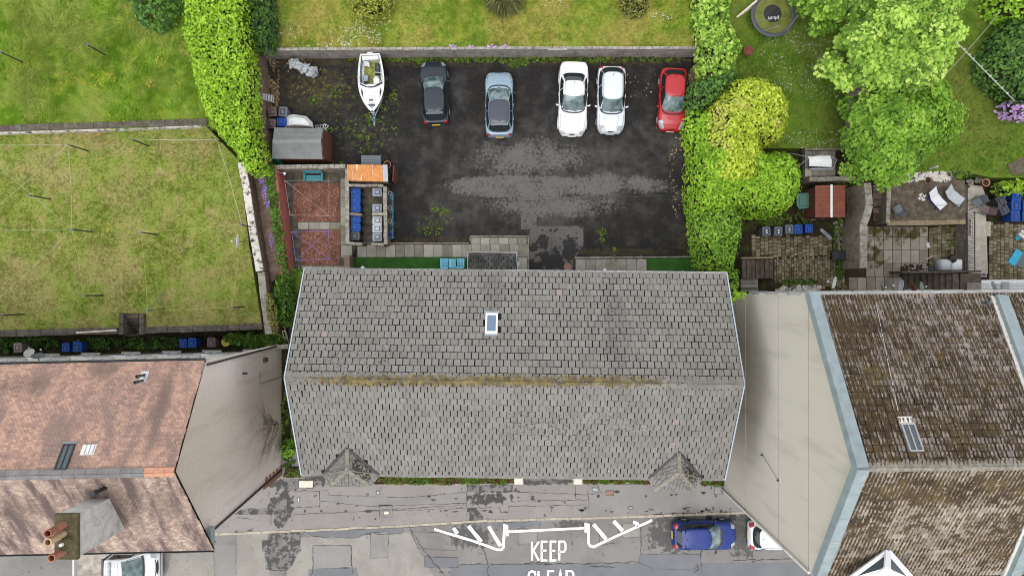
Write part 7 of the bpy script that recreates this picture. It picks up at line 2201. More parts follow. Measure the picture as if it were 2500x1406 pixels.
MB().bar(a0, a1, .04, .07).build('stile', M['aluminium'], ld, world=True); MB().bar(b0, b1, .04, .07).build('stile', M['aluminium'], ld, world=True)
for i in range(9):
    f = (i + .5) / 9; MB().bar(a0.lerp(a1, f), b0.lerp(b1, f), .05, .03).build('rung', M['white'], ld, world=True)
ck = thing('wire_trellis', 'white wire plant trellis leaning at the corner of the felted shed', 'frame', tuple(W(790, 315, 0)))
mb = MB()
for k in range(5): mb.tube(W(770 + k * 6, 306, .9), W(774 + k * 6, 322, .7), .012, n=4)
for k in range(3): mb.tube(W(770, 307 + k * 6, .9), W(797, 305 + k * 6, .9), .012, n=4)
mb.path([W(792, 303, 1.4), W(802, 308, 1.4), W(794, 316, 1.3), W(789, 308, 1.4), W(792, 303, 1.4)], .014, 4).path([W(797, 316, 1.2), W(800, 335, .2)], .014, 4).path([W(790, 316, 1.2), W(793, 333, .2)], .014, 4)
for k in range(4): mb.tube(W(790.5 + k, 318 + k * 4, 1.0 - k * .2), W(799 + k * .4, 319 + k * 4, 1.0 - k * .2), .01, n=4)
mb.build('wires', M['white'], ck, world=True)
rb = thing('red_roof_shed', 'shed with red boarded roof and white ridge strip in the cobbled yard', 'shed', tuple(W(2026, 492, 0)))
zs = 2.0
q0, q1 = W(1990, 453, zs), W(2063, 531, zs)
nb = 8
for s_ in (0, 1):
    for i in range(nb):
        y0 = q0.y + (q1.y - q0.y) * i / nb; y1 = q0.y + (q1.y - q0.y) * (i + 1) / nb
        xm = (q0.x + q1.x) / 2; xe = q0.x if s_ == 0 else q1.x
        xa_, xb_ = (xe, xm) if s_ == 0 else (xm, xe)
        zA, zB = (zs, zs + .16) if s_ == 0 else (zs + .16, zs)
        MB().add([(xa_, y1 + .006, zA), (xb_, y1 + .006, zB), (xb_, y0 - .004, zB), (xa_, y0 - .004, zA), (xa_, y1 + .006, zA + .03), (xb_, y1 + .006, zB + .03), (xb_, y0 - .004, zB + .024), (xa_, y0 - .004, zA + .024)], [(3, 2, 1, 0), (4, 5, 6, 7), (0, 1, 5, 4), (1, 2, 6, 5), (2, 3, 7, 6), (3, 0, 4, 7)]).build('roof_board', M['red_roof'], rb, world=True)
MB().bar((xm, q0.y + .02, zs + .19), (xm, q1.y - .02, zs + .19), .13, .03).build('ridge_strip', M['white'], rb, world=True)
MB().prism([(q0.x + .08, q1.y + .08), (q1.x - .08, q1.y + .08), (q1.x - .08, q0.y - .08), (q0.x + .08, q0.y - .08)], 0, zs - .01).build('wall', M['red_shed'], rb, world=True)
MB().box((q0.x + .6, q1.y + .06, 1.0), (.8, .05, 1.85)).build('door', M['dark_wood'], rb, world=True)
t = thing('timber_batten', 'pale batten laid in front of the red roofed shed', 'timber', tuple(W(2000, 536, .1)))
MB().bar(W(1976, 537, .15), W(2036, 531, .3), .07, .05).build('batten', M['pale_timber'], t, world=True)
t = thing('timber_batten', 'thin stick lying on the dark grass beside the big golden hedge', 'timber', tuple(W(1865, 530, .1)))
MB().bar(W(1853, 535, .1), W(1880, 525, .1), .04, .03).build('batten', M['timber'], t, world=True)
cb = thing('compost_bin', 'green plastic compost bin half under the golden hedge', 'compost bin', tuple(W(1960, 492, 0)))
MB().loft([[W(x, y, z_) for x, y in ((1944, 472), (1977, 470), (1978, 509), (1950, 512), (1943, 500))] for z_ in (.0, .8)] + [[W(1960 + (x - 1960) * .9, 491 + (y - 491) * .9, .9) for x, y in ((1944, 472), (1977, 470), (1978, 509), (1950, 512), (1943, 500))]]).build('box_body', M['green_plastic'], cb, world=True)
p = W(1961, 491, .93); MB().box((p.x, p.y, p.z), (.5, .62, .05), ch=.02).build('lid', M['green_plastic'], cb, world=True)
# ------------------------------------------------------------ seats, lines, dishes, garden things
def slat_bench(px0, py0, px1, py1, label, mat, back_north=True):
    a, b = W(px0, py0, .5), W(px1, py1, .5)
    cx, cy, w, d = (a.x + b.x) / 2, (a.y + b.y) / 2, b.x - a.x, a.y - b.y
    t = thing('garden_bench', label, 'bench', (cx, cy, 0))
    for i in range(4): MB().box((0, -d * .5 + d * .62 * (i + .5) / 4, .45), (w * .94, d * .62 / 4 - .012, .03)).build('seat_slat', M[mat], t)
    for i in range(3): MB().box((0, d * .30 + .04 + i * .035, .58 + i * .13), (w, .03, .11)).build('back_slat', M[mat], t)
    for s_ in (-1, 1):
        MB().box((s_ * w * .47, -d * .42, .31), (.06, .06, .62)).build('leg', M[mat], t); MB().bar((s_ * w * .47, d * .26, 0), (s_ * w * .47, d * .42, .92), .06, .06).build('leg', M[mat], t)
        MB().bar((s_ * w * .47, -d * .46, .64), (s_ * w * .47, d * .34, .66), .08, .03).build('armrest', M[mat], t)
    return t
slat_bench(743, 420, 789, 441, 'turquoise painted bench against the stone wall of the drying yard', 'turquoise')
a, b = W(1077, 631, .45), W(1133, 657, .45)
cx, cy, w, d = (a.x + b.x) / 2, (a.y + b.y) / 2, b.x - a.x, a.y - b.y
t = thing('companion_seat', 'sky blue double garden seat joined by a small table on the turf', 'seat', (cx, cy, .055))
for s_ in (-1, 1):
    x = s_ * w * .34
    for i in range(5): MB().box((x, d * .5 - d * .66 * (i + .5) / 5, .42 - .012 * i), (w * .30, d * .66 / 5 - .014, .03)).build('seat_slat', M['sky_blue_paint'], t)
    for i in range(5): MB().bar((x + w * .30 * (i - 2) / 5, -d * .22, .44), (x + w * .33 * (i - 2) / 5, -d * .46, .98 - .03 * abs(i - 2)), w * .30 / 5 - .012, .025, (0, 1, 0)).build('back_slat', M['sky_blue_paint'], t)
    for xx in (-.16, .16):
        for yy in (-.25, .38): MB().box((x + xx * w, d * yy, .20), (.06, .06, .40)).build('leg', M['sky_blue_paint'], t)
    MB().box((s_ * w * .49, d * .10, .60), (.09, d * .8, .03)).build('armrest', M['sky_blue_paint'], t)
for i in range(6): MB().box((w * .30 * (i - 2.5) / 6, d * .02, .62), (w * .30 / 6 - .01, d * .86, .025)).build('table_slat', M['sky_blue_paint'], t)
MB().lathe([(.02, 0), (.02, .02), (0, .02)], (0, d * .05, .633), 8).build('parasol_hole', M['black_plastic'], t)
# utility covers
def cover_plate(px, py, w, d, z, label, mat, rnd_=False, name='access_cover', par=None):
    p = W(px, py, z)
    t = thing(name, label, 'cover', (p.x, p.y, z))
    if rnd_: MB().lathe([(w / 2, 0), (w / 2, .012), (w / 2 - .03, .016), (0, .016)], (0, 0, 0), 24).build('plate', M[mat], t)
    else:
        MB().box((0, 0, .006), (w, d, .012)).build('frame', M['iron'], t); MB().box((0, 0, .012), (w - .06, d - .06, .012), ch=.004).build('plate', M[mat], t)
    return t
cover_plate(1386, 652, .50, .5, .013, 'round red brown cover on the stained tarmac by the back door', 'red_brown_plate', True)
cover_plate(747, 1181, .95, .5, .106, 'large cream slab cover in the pavement near the bay', 'cream_cover')
cover_plate(943, 1251, .38, .25, .116, 'pale oblong cover in the rounded pavement patch', 'cream_cover')
cover_plate(923, 1202, .24, .24, .116, 'small square pavement cover in front of the first bay', 'galvanised')
cover_plate(729, 1219, .14, .3, .110, 'narrow white stopcock cover near the big cream slab', 'off_white')
cover_plate(1453, 1194, .4, .22, .116, 'speckled grey pavement cover near the gate pier', 'galvanised')
cover_plate(1489, 1203, .52, .34, .112, 'pinkish oblong pavement cover beside a speckled grey one', 'red_brown_plate')
cover_plate(1296, 1209, .12, .14, .116, 'tiny white square cover in the pavement', 'off_white')
cover_plate(1753, 1197, .52, .52, .116, 'square dark framed cover near the cream gable', 'pavement')
cover_plate(1540, 1239, .3, .18, .116, 'faint oblong cover among dark spalls', 'slab')
cover_plate(650, 1332, .12, .12, .02, 'small pale valve cover in a dark road square', 'off_white')
for px, s_ in ((1731, 'road drain grating near the back of the blue SUV'), (1789, 'road drain grating near the front of the blue SUV')):
    p = W(px, 1263, .016)
    t = thing('drain_grating', s_, 'drain', (p.x, p.y, .012))
    MB().box((0, 0, .004), (.42, .36, .008)).build('frame', M['black_plastic'], t)
    for k in range(6): MB().box((-.16 + .064 * k, 0, .012), (.03, .32, .014)).build('bar', M['iron'], t)
# front gardens, piers
def strip(px, label, z=.16):
    o = ground('front_garden', px, z, M['soil'], .06)
    c0 = W((px[0][0] + px[1][0]) / 2, (px[0][1] + px[2][1]) / 2, z)
    rx = abs(px[1][0] - px[0][0]) / 2; ry = abs(px[2][1] - px[0][1]) / 2
    cx_, cy_ = (px[0][0] + px[1][0]) / 2, (px[0][1] + px[2][1]) / 2
    n = int(rx * 3)
    sp = [(cx_ + rx * (k - 2) / 2.6, cy_, rx / 4.2, ry * .95, n) for k in range(5)]
    scatter('ground_plants', label + ' with reddish leaves', 'plants', sp[::2], z, M['red_weed'], .12, 5, (.1, .8), .12)
    scatter('ground_plants', label + ' with green leaves', 'plants', sp, z, M['leaf_weed'], .11, 5, (.1, .8), .14)
strip([(926, 1162), (1250, 1160), (1252, 1180), (905, 1182)], 'low plants under the long eaves')
strip([(1425, 1166), (1588, 1168), (1594, 1178), (1425, 1176)], 'low plants before the second bay')
strip([(1712, 1170), (1770, 1170), (1766, 1182), (1708, 1180)], 'low plants at the end by the cream gable')
strip([(700, 1140), (735, 1140), (792, 1164), (690, 1164)], 'low plants by the passage end')
wall('garden_kerb', 'thin pale kerb along the front garden under the long eaves', 'kerb', [(905, 1183), (1080, 1182), (1252, 1180.5)], .26, .1, .07, M['pale_coping'])
wall('garden_kerb', 'thin pale kerb before the second bay', 'kerb', [(1424, 1177.5), (1596, 1179)], .26, .1, .07, M['pale_coping'])
for x0, s_ in ((1266, 'cream gate pier nearest the long planted strip'), (1411, 'cream gate pier nearest the second bay')):
    p = W(x0, 1172, .8)
    t = thing('gate_pier', s_, 'pier', (p.x, p.y, .1))
    MB().box((0, 0, .33), (.42, .42, .66)).build('pier_body', M['cream'], t)
    MB().box((0, 0, .69), (.54, .50, .07), ch=.02).build('pier_cap', M['cream_cover'], t)
    MB().box((.28 if x0 < 1300 else -.28, -.06, .25), (.10, .5, .5)).build('return_wall', M['pale_coping'], t)

# satellite dishes
def dish(px, py, z, r, az, el, label, mat, mount=None, flat=.62):
    p = W(px, py, z)
    t = thing('satellite_dish', label, 'dish', tuple(p))
    d = Vector((math.cos(az) * math.cos(el), math.sin(az) * math.cos(el), math.sin(el)))
    q = d.to_track_quat('Z', 'Y').to_matrix()
    MB().lathe([(0, 0), (r * .4, r * .03), (r * .75, r * .10), (r, r * .20), (r * 1.0, r * .17), (r * .7, r * .05), (0, -r * .05)], (0, 0, 0), 28, q).build('reflector', M[mat], t, True)
    f = q @ Vector((0, -r * .75, r * 1.05)); e = q @ Vector((0, -r * .98, r * .1))
    MB().tube(e, f, .018, n=6).build('arm', M['galvanised'], t)
    MB().tube(f, f + (q @ Vector((0, r * .16, -r * .18))), .05, .035, n=8).build('receiver', M['off_white'], t)
    if mount is not None:
        m_ = W(*mount)
        MB().tube((0, 0, 0), m_ - p, .028, n=6).build('bracket', M['dark_metal'], t)
    return t
dish(583, 590, 3.4, .44, math.radians(175), .25, 'pale round dish on a pole at the edge of the mown lawn', 'dish_white', (622, 588, 2.1))
dish(93, 871, 4.4, .36, math.radians(80), .35, 'dark dish on the rear wall of the orange tenement', 'dish_dark', (96, 882, 4.6))
t = dish(72, 862, 1.2, .32, math.radians(85), .9, 'whitish dish low on the wall beside the dark dish', 'off_white', (72, 868, 1.2))
for px, py, z, r, az, mt, s_ in ((2040, 690, 7.0, .34, 170, 'dish_white', 'cream dish sticking out alone nearest the lead skew'), (2152, 705, 7.5, .26, 15, 'dish_dark', 'small dark grey dish between the cream and the blue grey dishes'), (2203, 699, 8.0, .36, 172, 'dish_grey', 'tall blue grey dish beside the rusty one'),
                                 (2234, 704, 8.2, .38, 200, 'dish_rust', 'rusty brown dish among the grey ones'), (2248, 703, 7.0, .33, 10, 'dish_grey', 'grey dish tucked behind the rusty brown one'), (2425, 701, 8.0, .32, 20, 'dish_grey', 'grey dish in front of the white lean to roof')):
    dish(px, py, z, r, math.radians(az), -.2 if az > 90 else .28, s_, mt, (px + 6, 714, z - .2))
lt = thing('lean_to', 'white slatted lean to roof at the rear of the mossy tenement', 'lean-to', tuple(W(2450, 698, 2.5)))
for i in range(4):
    MB().bar(W(2396, 688 + i * 6.2, 3.0 - i * .06), W(2620, 686 + i * 6.2, 3.0 - i * .06), .22, .05).build('roof_slat', M['white'], lt, world=True)
p = W(2456, 698, 3.1); MB().box((p.x, p.y, 3.06), (.42, .5, .06), ch=.02).build('vent_plate', M['galvanised'], lt, world=True)
MB().prism([tuple(W(x, y, 2.8)[:2]) for x, y in ((2398, 690), (2620, 688), (2620, 710), (2398, 712))], 0, 2.78).build('wall', M['grey_render'], lt, world=True)

# clothes poles and lines
def pole(px, py, zg, h, label, lean=(0, 0), mat='dark_metal', r=.045, cross=False, group='clothes poles on the lawns'):
    b = W(px, py, zg + h); b = Vector((b.x + lean[0], b.y + lean[1], zg))
    t = thing('clothes_pole', label, 'pole', tuple(b), group=group)
    top = Vector((-lean[0], -lean[1], h))
    MB().tube((0, 0, -.05), top, r, r * .85, n=8).build('post', M[mat], t)
    MB().tube(top + Vector((-.1, 0, -.05)), top + Vector((.1, 0, -.05)), .022, n=6).tube(top + Vector((0, -.1, -.05)), top + Vector((0, .1, -.05)), .022, n=6).build('hook', M['galvanised'], t)
    return t
for px, py, zg, s_ in ((165, 353, 1.8, 'dark pole where three lines meet below the dark stone wall'), (320, 340, 1.8, 'dark pole with no line standing mid lawn below the white edging'), (530, 342, 1.8, 'dark pole beside the lime hedge with a line to the round dish'), (175, 560, 1.8, 'dark pole in the lawn centre where five lines meet'),
                       (203, 722, 1.8, 'dark pole at the end of the single yellow line'), (360, 758, 1.8, 'dark pole with a green prop beside the lawn steps'), (343, 567, 1.8, 'slim pole at the corner of the thin yellow line square'), (564, 751, 1.8, 'short pole at the bottom corner of the yellow line square'),
                       (2, 770, 1.8, 'dark pole at the picture edge above the lane weeds'), (586, 548, 1.8, 'dark pole beside the white coping near the round dish'), (68, 476, 1.8, 'dark pole under the crossing of two white lines'), (210, 108, 2.2, 'dark pole standing in the long grass'), (0, 127, 2.2, 'dark pole at the picture edge in the long grass')):
    pole(px, py, zg, 2.0, s_)
def wires(name, label, segs, mat, r=.012, z=3.72, group=None):
    p0 = W(*segs[0][0], z)
    t = thing(name, label, 'clothes line', tuple(p0), group=group)
    mb = MB()
    for a, b in segs:
        pa, pb = W(*a, z), W(*b, z)
        n = 6; pts = [pa.lerp(pb, k / n) - Vector((0, 0, .12 * math.sin(PI * k / n))) for k in range(n + 1)]
        mb.path(pts, r, 4)
    mb.build('line', M[mat], t, world=True)
    return t
wires('clothes_line', 'white clothes lines crossing between poles on the mown lawn', [((165, 353), (-60, 354)), ((165, 353), (175, 560)), ((165, 353), (-60, 548)), ((175, 560), (-60, 362)), ((175, 560), (-60, 563)), ((175, 560), (-60, 780))], 'line', .0045)
wires('clothes_line', 'single yellow line down to the pole beside the lawn steps', [((175, 560), (203, 722))], 'yellow_line', .006)
wires('clothes_line', 'yellow lines making a square in the middle of the mown lawn', [((343, 567), (586, 548)), ((343, 567), (360, 758)), ((360, 758), (564, 751)), ((564, 751), (586, 600))], 'yellow_line', .005)
wires('clothes_line', 'pale line from the hedge side pole to the round dish', [((530, 342), (590, 548)), ((320, 340), (530, 342))], 'line', .007)
t = thing('line_prop', 'green clothes prop leaning from the pole by the lawn steps', 'prop', tuple(W(360, 758, 1.8)))
MB().tube(W(361, 756, 2.6), W(398, 714, 2.6), .02, n=6).build('prop', M['green_plastic'], t, world=True)
def drying_frame(c4, z, label, mat, r):
    t = thing('rotary_drier', label, 'drying frame', tuple(W(*c4[0], 0)))
    mb = MB(); q = [W(*p, z) for p in c4]
    for p in q: mb.tube((p.x, p.y, .05), p, .022, n=6)
    mb.build('post', M['galvanised'], t, world=True)
    ln = MB()
    for i in range(4): ln.tube(q[i], q[(i + 1) % 4], r, n=4)
    ln.tube(q[0], q[2], r, n=4)
    if mat == 'blue_line': ln.tube(q[1], q[3], r, n=4)
    ln.build('line', M[mat], t, world=True)
    return t
drying_frame([(695, 441), (803, 441), (803, 527), (708, 525)], 1.9, 'thin white drying lines on four posts over the first red gravel bed', 'line', .004)
drying_frame([(712, 566), (802, 563), (804, 632), (722, 635)], 1.9, 'violet blue drying lines on four posts over the second red gravel bed', 'blue_line', .007)
p = W(695, 424, 1.9)
t = thing('wall_lamp', 'small white globe lamp above the red painted wall', 'lamp', tuple(p))
MB().lathe([(0, -.09), (.07, -.05), (.09, 0), (.07, .06), (0, .09)], (0, 0, 0), 12).build('globe', M['white'], t, True); MB().tube((0, 0, 0), (-.75, .2, -.15), .015, n=5).build('bracket', M['galvanised'], t)
t = thing('clothes_line', 'pale washing line with pegs slanting across the far garden', 'clothes line', tuple(W(2320, 88, 3.5)))
pa, pb = W(2318, 86, 3.6), W(2478, 248, 3.2)
MB().tube(pa, pb, .018, n=6).build('line', M['line'], t, world=True)
for f in (.12, .22, .30, .36, .48, .55, .62, .70, .80, .88): MB().bar(pa.lerp(pb, f) + Vector((0, 0, -.06)), pa.lerp(pb, f) + Vector((.06, .06, .06)), .05, .03).build('peg', M['white'], t, world=True)
t = thing('clothes_line', 'thin line strung between the trees of the far garden', 'clothes line', tuple(W(2300, 190, 3)))
MB().path([W(2296, 196, 3.2), W(2345, 143, 3.1), W(2410, 69, 3.2), W(2440, 30, 3.3)], .008, 4).build('line', M['line'], t, world=True)

# trampoline and odds of the daisy garden
p = W(1888, 36, 1.7)
tz = 1.0
t = thing('trampoline', 'round garden trampoline with grey pad and sagging net by the hedge', 'trampoline', (p.x, p.y, tz))
R_ = 1.28
def torus(r, a, z, n=36, k=8):
    mb = MB(); mb.grid(lambda i, j: ((r + a * math.cos(2 * PI * j)) * math.cos(2 * PI * i), (r + a * math.cos(2 * PI * j)) * math.sin(2 * PI * i), z + .4 * a * math.sin(2 * PI * j)), n, k, True); return mb
torus(R_, .13, .72).build('pad', M['dark_grey_plastic'], t, True)
jm = MB().lathe([(R_ - .1, .70), (R_ * .5, .66), (0, .64)], (0, 0, 0), 32).build('jumping_mat', M['leaf_olive'], t, True)
MB().lathe([(.55, .715), (.5, .72), (0, .72)], (-.05, .05, 0), 24).build('mat_centre', M['black_plastic'], t, True)
lettering('plum', .34, jm, (.0, -.25, .735), PI, 'off_white')
for k in range(6):
    a = 2 * PI * k / 6 + .3
    MB().tube((math.cos(a) * R_, math.sin(a) * R_, 0), (math.cos(a) * R_, math.sin(a) * R_, .7), .03, n=6).build('leg', M['galvanised'], t)
for a, L_ in ((3.5, .9), (4.1, .7), (5.4, .8), (.4, .7)):
    MB().tube((math.cos(a) * R_, math.sin(a) * R_, .72), (math.cos(a + .5) * R_ * (1 - L_ * .2), math.sin(a + .4) * R_ * .95, 2.0), .025, n=6).build('net_pole', M['galvanised'], t)
nt = MB()
for k in range(9):
    a = 2 * PI * k / 9; nt.tube((math.cos(a) * R_, math.sin(a) * R_, .75), (.35 + .15 * math.cos(a * 3), .5, 1.25), .008, n=3)
nt.build('net', M['leaf_olive'], t)
t = thing('timber_posts', 'pair of pale timber poles lying against the hedge by the trampoline', 'timber', tuple(W(1820, 20, 1.0)))
MB().bar(W(1799, 43, 1.3), W(1848, 2, 1.9), .12, .10).build('post', M['pale_timber'], t, world=True); MB().bar(W(1806, 40, 1.25), W(1856, 4, 1.6), .05, .05).build('post', M['pale_timber'], t, world=True)
t = thing('garden_table', 'small red brown round table under the hedge beside the trampoline', 'table', tuple(W(1828, 124, 1.0)))
p = W(1828, 124, 1.7)
MB().lathe([(.32, 1.66), (.34, 1.68), (.32, 1.71), (0, 1.71)], (p.x, p.y, 0), 10).build('table_top', M['red_shed'], t, world=True); MB().tube((p.x, p.y, 1.0), (p.x, p.y, 1.68), .04, n=8).build('leg', M['red_shed'], t, world=True)
for k in range(3): MB().bar((p.x + math.cos(k * 2.1) * .3, p.y + math.sin(k * 2.1) * .3, 1.02), (p.x, p.y, 1.2), .04, .04).build('foot', M['red_shed'], t, world=True)
t = thing('lawn_mower', 'small red and green lawn mower parked at the lawn edge', 'lawn mower', tuple(W(2063, 202, 1.0)))
p = W(2063, 200, 1.3)
MB().box((p.x, p.y, 1.22), (.48, .52, .26), ch=.06).build('deck', M['green_plastic'], t, world=True); MB().box((p.x - .20, p.y, 1.38), (.20, .62, .12), ch=.03).build('grass_box', M['paint_red'], t, world=True)
for sx in (-.24, .24):
    for sy in (-.2, .2): MB().lathe([(.08, -.03), (.08, .03)], (p.x + sx, p.y + sy, 1.08), 10, Matrix.Rotation(PI / 2, 3, 'Y')).build('wheel', M['rubber'], t, world=True)
MB().path([(p.x - .1, p.y - .2, 1.3), (p.x - .2, p.y - .5, 1.7), (p.x + .2, p.y - .5, 1.7), (p.x + .1, p.y - .2, 1.3)], .018, 5).build('handle', M['dark_metal'], t, world=True)
# swing seat
sw = thing('swing_seat', 'garden swing seat with torn white canopy on a pale tube frame', 'swing seat', tuple(W(2005, 397, .68)))
a, b, c_, d_ = W(1972, 382, 2.3), W(2026, 380, 2.3), W(2030, 408, 2.25), W(1975, 406, 2.25)
MB().grid(lambda i, j: tuple(a.lerp(b, i).lerp(d_.lerp(c_, i), j) + Vector((0, 0, .14 * math.sin(PI * j) - .05 * math.sin(PI * i * 3) * (1 - j)))), 10, 8, True).build('canopy', M['white'], sw, True, True)
mb = MB()
for q in ((1975, 384), (2028, 384)):
    tp_ = W(*q, 2.25)
    for dx, dy in ((-.05, .55), (.05, -.75)): mb.tube(tp_, (tp_.x * .97 + dx, tp_.y + dy, .68), .025, n=6)
mb.tube(W(1972, 384, 2.27), W(2032, 384, 2.27), .025, n=6).tube(W(1976, 412, 1.9), W(2034, 412, 1.9), .022, n=6).path([W(2028, 384, 2.25), W(2043, 390, 1.9), W(2034, 412, 1.9)], .022, 6)
mb.build('frame', M['silver_plastic'], sw, world=True)
p = W(2000, 404, 1.2); MB().box((p.x, p.y, 1.15), (1.25, .5, .08), ch=.03).build('seat', M['slate_box'], sw, world=True)
MB().box((p.x, p.y - .28, 1.42), (1.25, .06, .5)).build('backrest', M['white'], sw, world=True)
# things in the cobbled yard
p = W(2016, 571, .12)
t = thing('skateboard', 'grey green skateboard deck lying upside down on the cobbles', 'skateboard', tuple(p), math.radians(-42))
pts = [(.36 * s_ + .11 * math.cos(a), .11 * math.sin(a)) for s_, r_ in ((1, 0), (-1, 1)) for a in [(-PI / 2 + PI * k / 6) + PI * r_ for k in range(7)]]
MB().prism(pts, -.01, .015).build('deck', M['pale_grey_plastic'], t); lettering('VOA', .13, t, (0, 0, .017), 0, 'dark_metal')
for x in (-.24, .24): MB().box((x, 0, .03), (.07, .16, .03)).build('truck', M['galvanised'], t)
p = W(2050, 624, .6)
t = thing('storage_crate', 'black lidded crate standing against the tall rubble wall', 'crate', (p.x, p.y, .05))
MB().loft([[(-.36, -.22, 0), (.36, -.22, 0), (.36, .22, 0), (-.36, .22, 0)], [(-.42, -.28, .5), (.42, -.28, .5), (.42, .28, .5), (-.42, .28, .5)]]).build('crate_body', M['black_plastic'], t)
MB().box((0, 0, .53), (.88, .58, .06), ch=.03).box((.02, 0, .575), (.70, .42, .03), ch=.02).build('lid', M['slate_box'], t)
# terrace furniture
def fold_chair(px, py, z, rz, label, mat, s=1.0):
    p = W(px, py, z + .45)
    t = thing('folding_chair', label, 'chair', (p.x, p.y, z), rz)
    MB().grid(lambda i, j: (-.25 * s + .5 * s * i, -.22 + .46 * j, .44 - .03 * math.sin(PI * i)), 4, 3).build('seat', M[mat], t)
    MB().grid(lambda i, j: (-.25 * s + .5 * s * i, .24 + .22 * j, .46 + .42 * j), 3, 4).build('backrest', M[mat], t)
    mb = MB()
    for x in (-.27 * s, .27 * s): mb.path([(x, -.42, .02), (x, .24, .46), (x, .50, .92)], .015, 5).path([(x, .45, .02), (x, -.24, .45)], .015, 5).path([(x, -.34, .62), (x, .34, .64)], .018, 5)
    mb.build('frame', M['dark_metal'], t)
    return t
fold_chair(2192, 511, 1.2, math.radians(-150), 'grey folding chair standing alone on the dirt terrace', 'grey_plastic')
fold_chair(2386, 494, .55, math.radians(-60), 'grey folding chair lying at the top of the curved path', 'grey_plastic')
fold_chair(2407, 512, .55, math.radians(-110), 'brown folding chair beside the grey one near the railing', 'brown_plastic')
def lounger(px, py, z, rz, label, mat, cush=None):
    p = W(px, py, z + .3)
    t = thing('sun_lounger', label, 'lounger', (p.x, p.y, z), rz)
    MB().grid(lambda i, j: (-.30 + .6 * i, -.75 + .85 * j, .32 + .02 * math.sin(9 * j)), 3, 6).build('seat', M[mat], t)
    MB().grid(lambda i, j: (-.30 + .6 * i, .10 + .55 * j, .32 + .42 * j), 3, 4).build('backrest', M[mat], t)
    mb = MB()
    for x in (-.31, .31): mb.path([(x, -.78, .30), (x, .10, .30), (x, .66, .74)], .018, 5)
    for x in (-.31, .31):
        for y in (-.55, .25): mb.tube((x, y, 0), (x, y, .3), .016, n=5)
    mb.build('frame', M['royal_blue_plastic'] if cush else M['galvanised'], t)
lounger(2284, 484, 1.2, math.radians(42), 'white sun lounger with blue frame on the dirt terrace', 'white', True)
lounger(2325, 477, 1.2, math.radians(52), 'plain grey sun lounger beside the white one', 'silver_plastic')
rocks('litter', 'white scraps beside the white lounger', [(2252, 481, 10, 9, 22)], 1.2, M['white'], .03, .09)
t = pot(2279, 437, 1.25, .20, .36, 'tipped red brown pot among the crushed white stones', 'red_brown_plate'); t.rotation_euler = (.2, -.9, 0)
pot(2408, 446, 1.2, .24, .30, 'empty terracotta pot at the lawn corner', 'terracotta')
p = W(2236, 397, 1.36); t = thing('frisbee', 'pale blue plastic disc lying on the far lawn', 'disc', tuple(p)); MB().lathe([(.17, 0), (.17, .03), (.13, .035), (.05, .03), (0, .03)], (0, 0, 0), 20).build('disc', M['glass_plastic'], t, True)
t = thing('garden_ornament', 'thin pale stone figure standing on a post at the white stones', 'ornament', tuple(W(2268, 412, 1.3)))
p = W(2269, 412, 1.3); MB().lathe([(.06, 0), (.05, .35), (.09, .5), (.06, .65), (.08, .75), (.05, .85), (0, .88)], (p.x, p.y, 1.3), 8).build('figure', M['off_white'], t, True, True)
# grill with cover
p = W(2322, 646, .9)
t = thing('covered_grill', 'barbecue under a half white half grey cover at the head of the stairs', 'grill', (p.x, p.y, .05))
for x, mt in ((-.32, 'grey_sheet'), (.36, 'white')):
    MB().loft([[(x - .34, -.38, .05), (x + .34, -.38, .05), (x + .34, .36, .05), (x - .34, .36, .05)], [(x - .33, -.36, .85), (x + .33, -.36, .85), (x + .33, .34, .85), (x - .33, .34, .85)], [(x - .26, -.28, .98), (x + .26, -.28, .98), (x + .26, .24, .98), (x - .26, .24, .98)]]).build('cover', M[mt], t, 'all')
MB().bar((-.9, -.30, .5), (-1.35, -.26, .5), .06, .06).build('handle', M['planter_blue'], t)
p = W(2332, 632, 1.2)
t = thing('kettle_grill', 'round black kettle barbecue behind the covered grill', 'grill', (p.x, p.y, .05))
MB().lathe([(0, .55), (.2, .6), (.27, .78), (.28, .82), (.22, 1.0), (.08, 1.08), (0, 1.09)], (0, 0, 0), 20).build('bowl', M['black_plastic'], t, True)
for k in range(3): MB().tube((math.cos(k * 2.1) * .2, math.sin(k * 2.1) * .2, .62), (math.cos(k * 2.1) * .32, math.sin(k * 2.1) * .32, 0), .015, n=5).build('leg', M['dark_metal'], t)
MB().tube((-.06, 0, 1.1), (.06, 0, 1.1), .02, n=6).build('handle', M['dark_metal'], t)
t = thing('timber_batten', 'pale stick lying on the patio near the covered grill', 'timber', tuple(W(2268, 630, .1))); MB().bar(W(2259, 634, .12), W(2277, 625, .12), .07, .05).build('batten', M['pale_timber'], t, world=True)
p = W(2265, 599, .09); t = thing('broken_tile', 'small pale broken tile at the edge of the patio slabs', 'tile', tuple(p), .3); MB().box((0, 0, .03), (.22, .34, .05), ch=.015).build('tile_piece', M['off_white'], t)
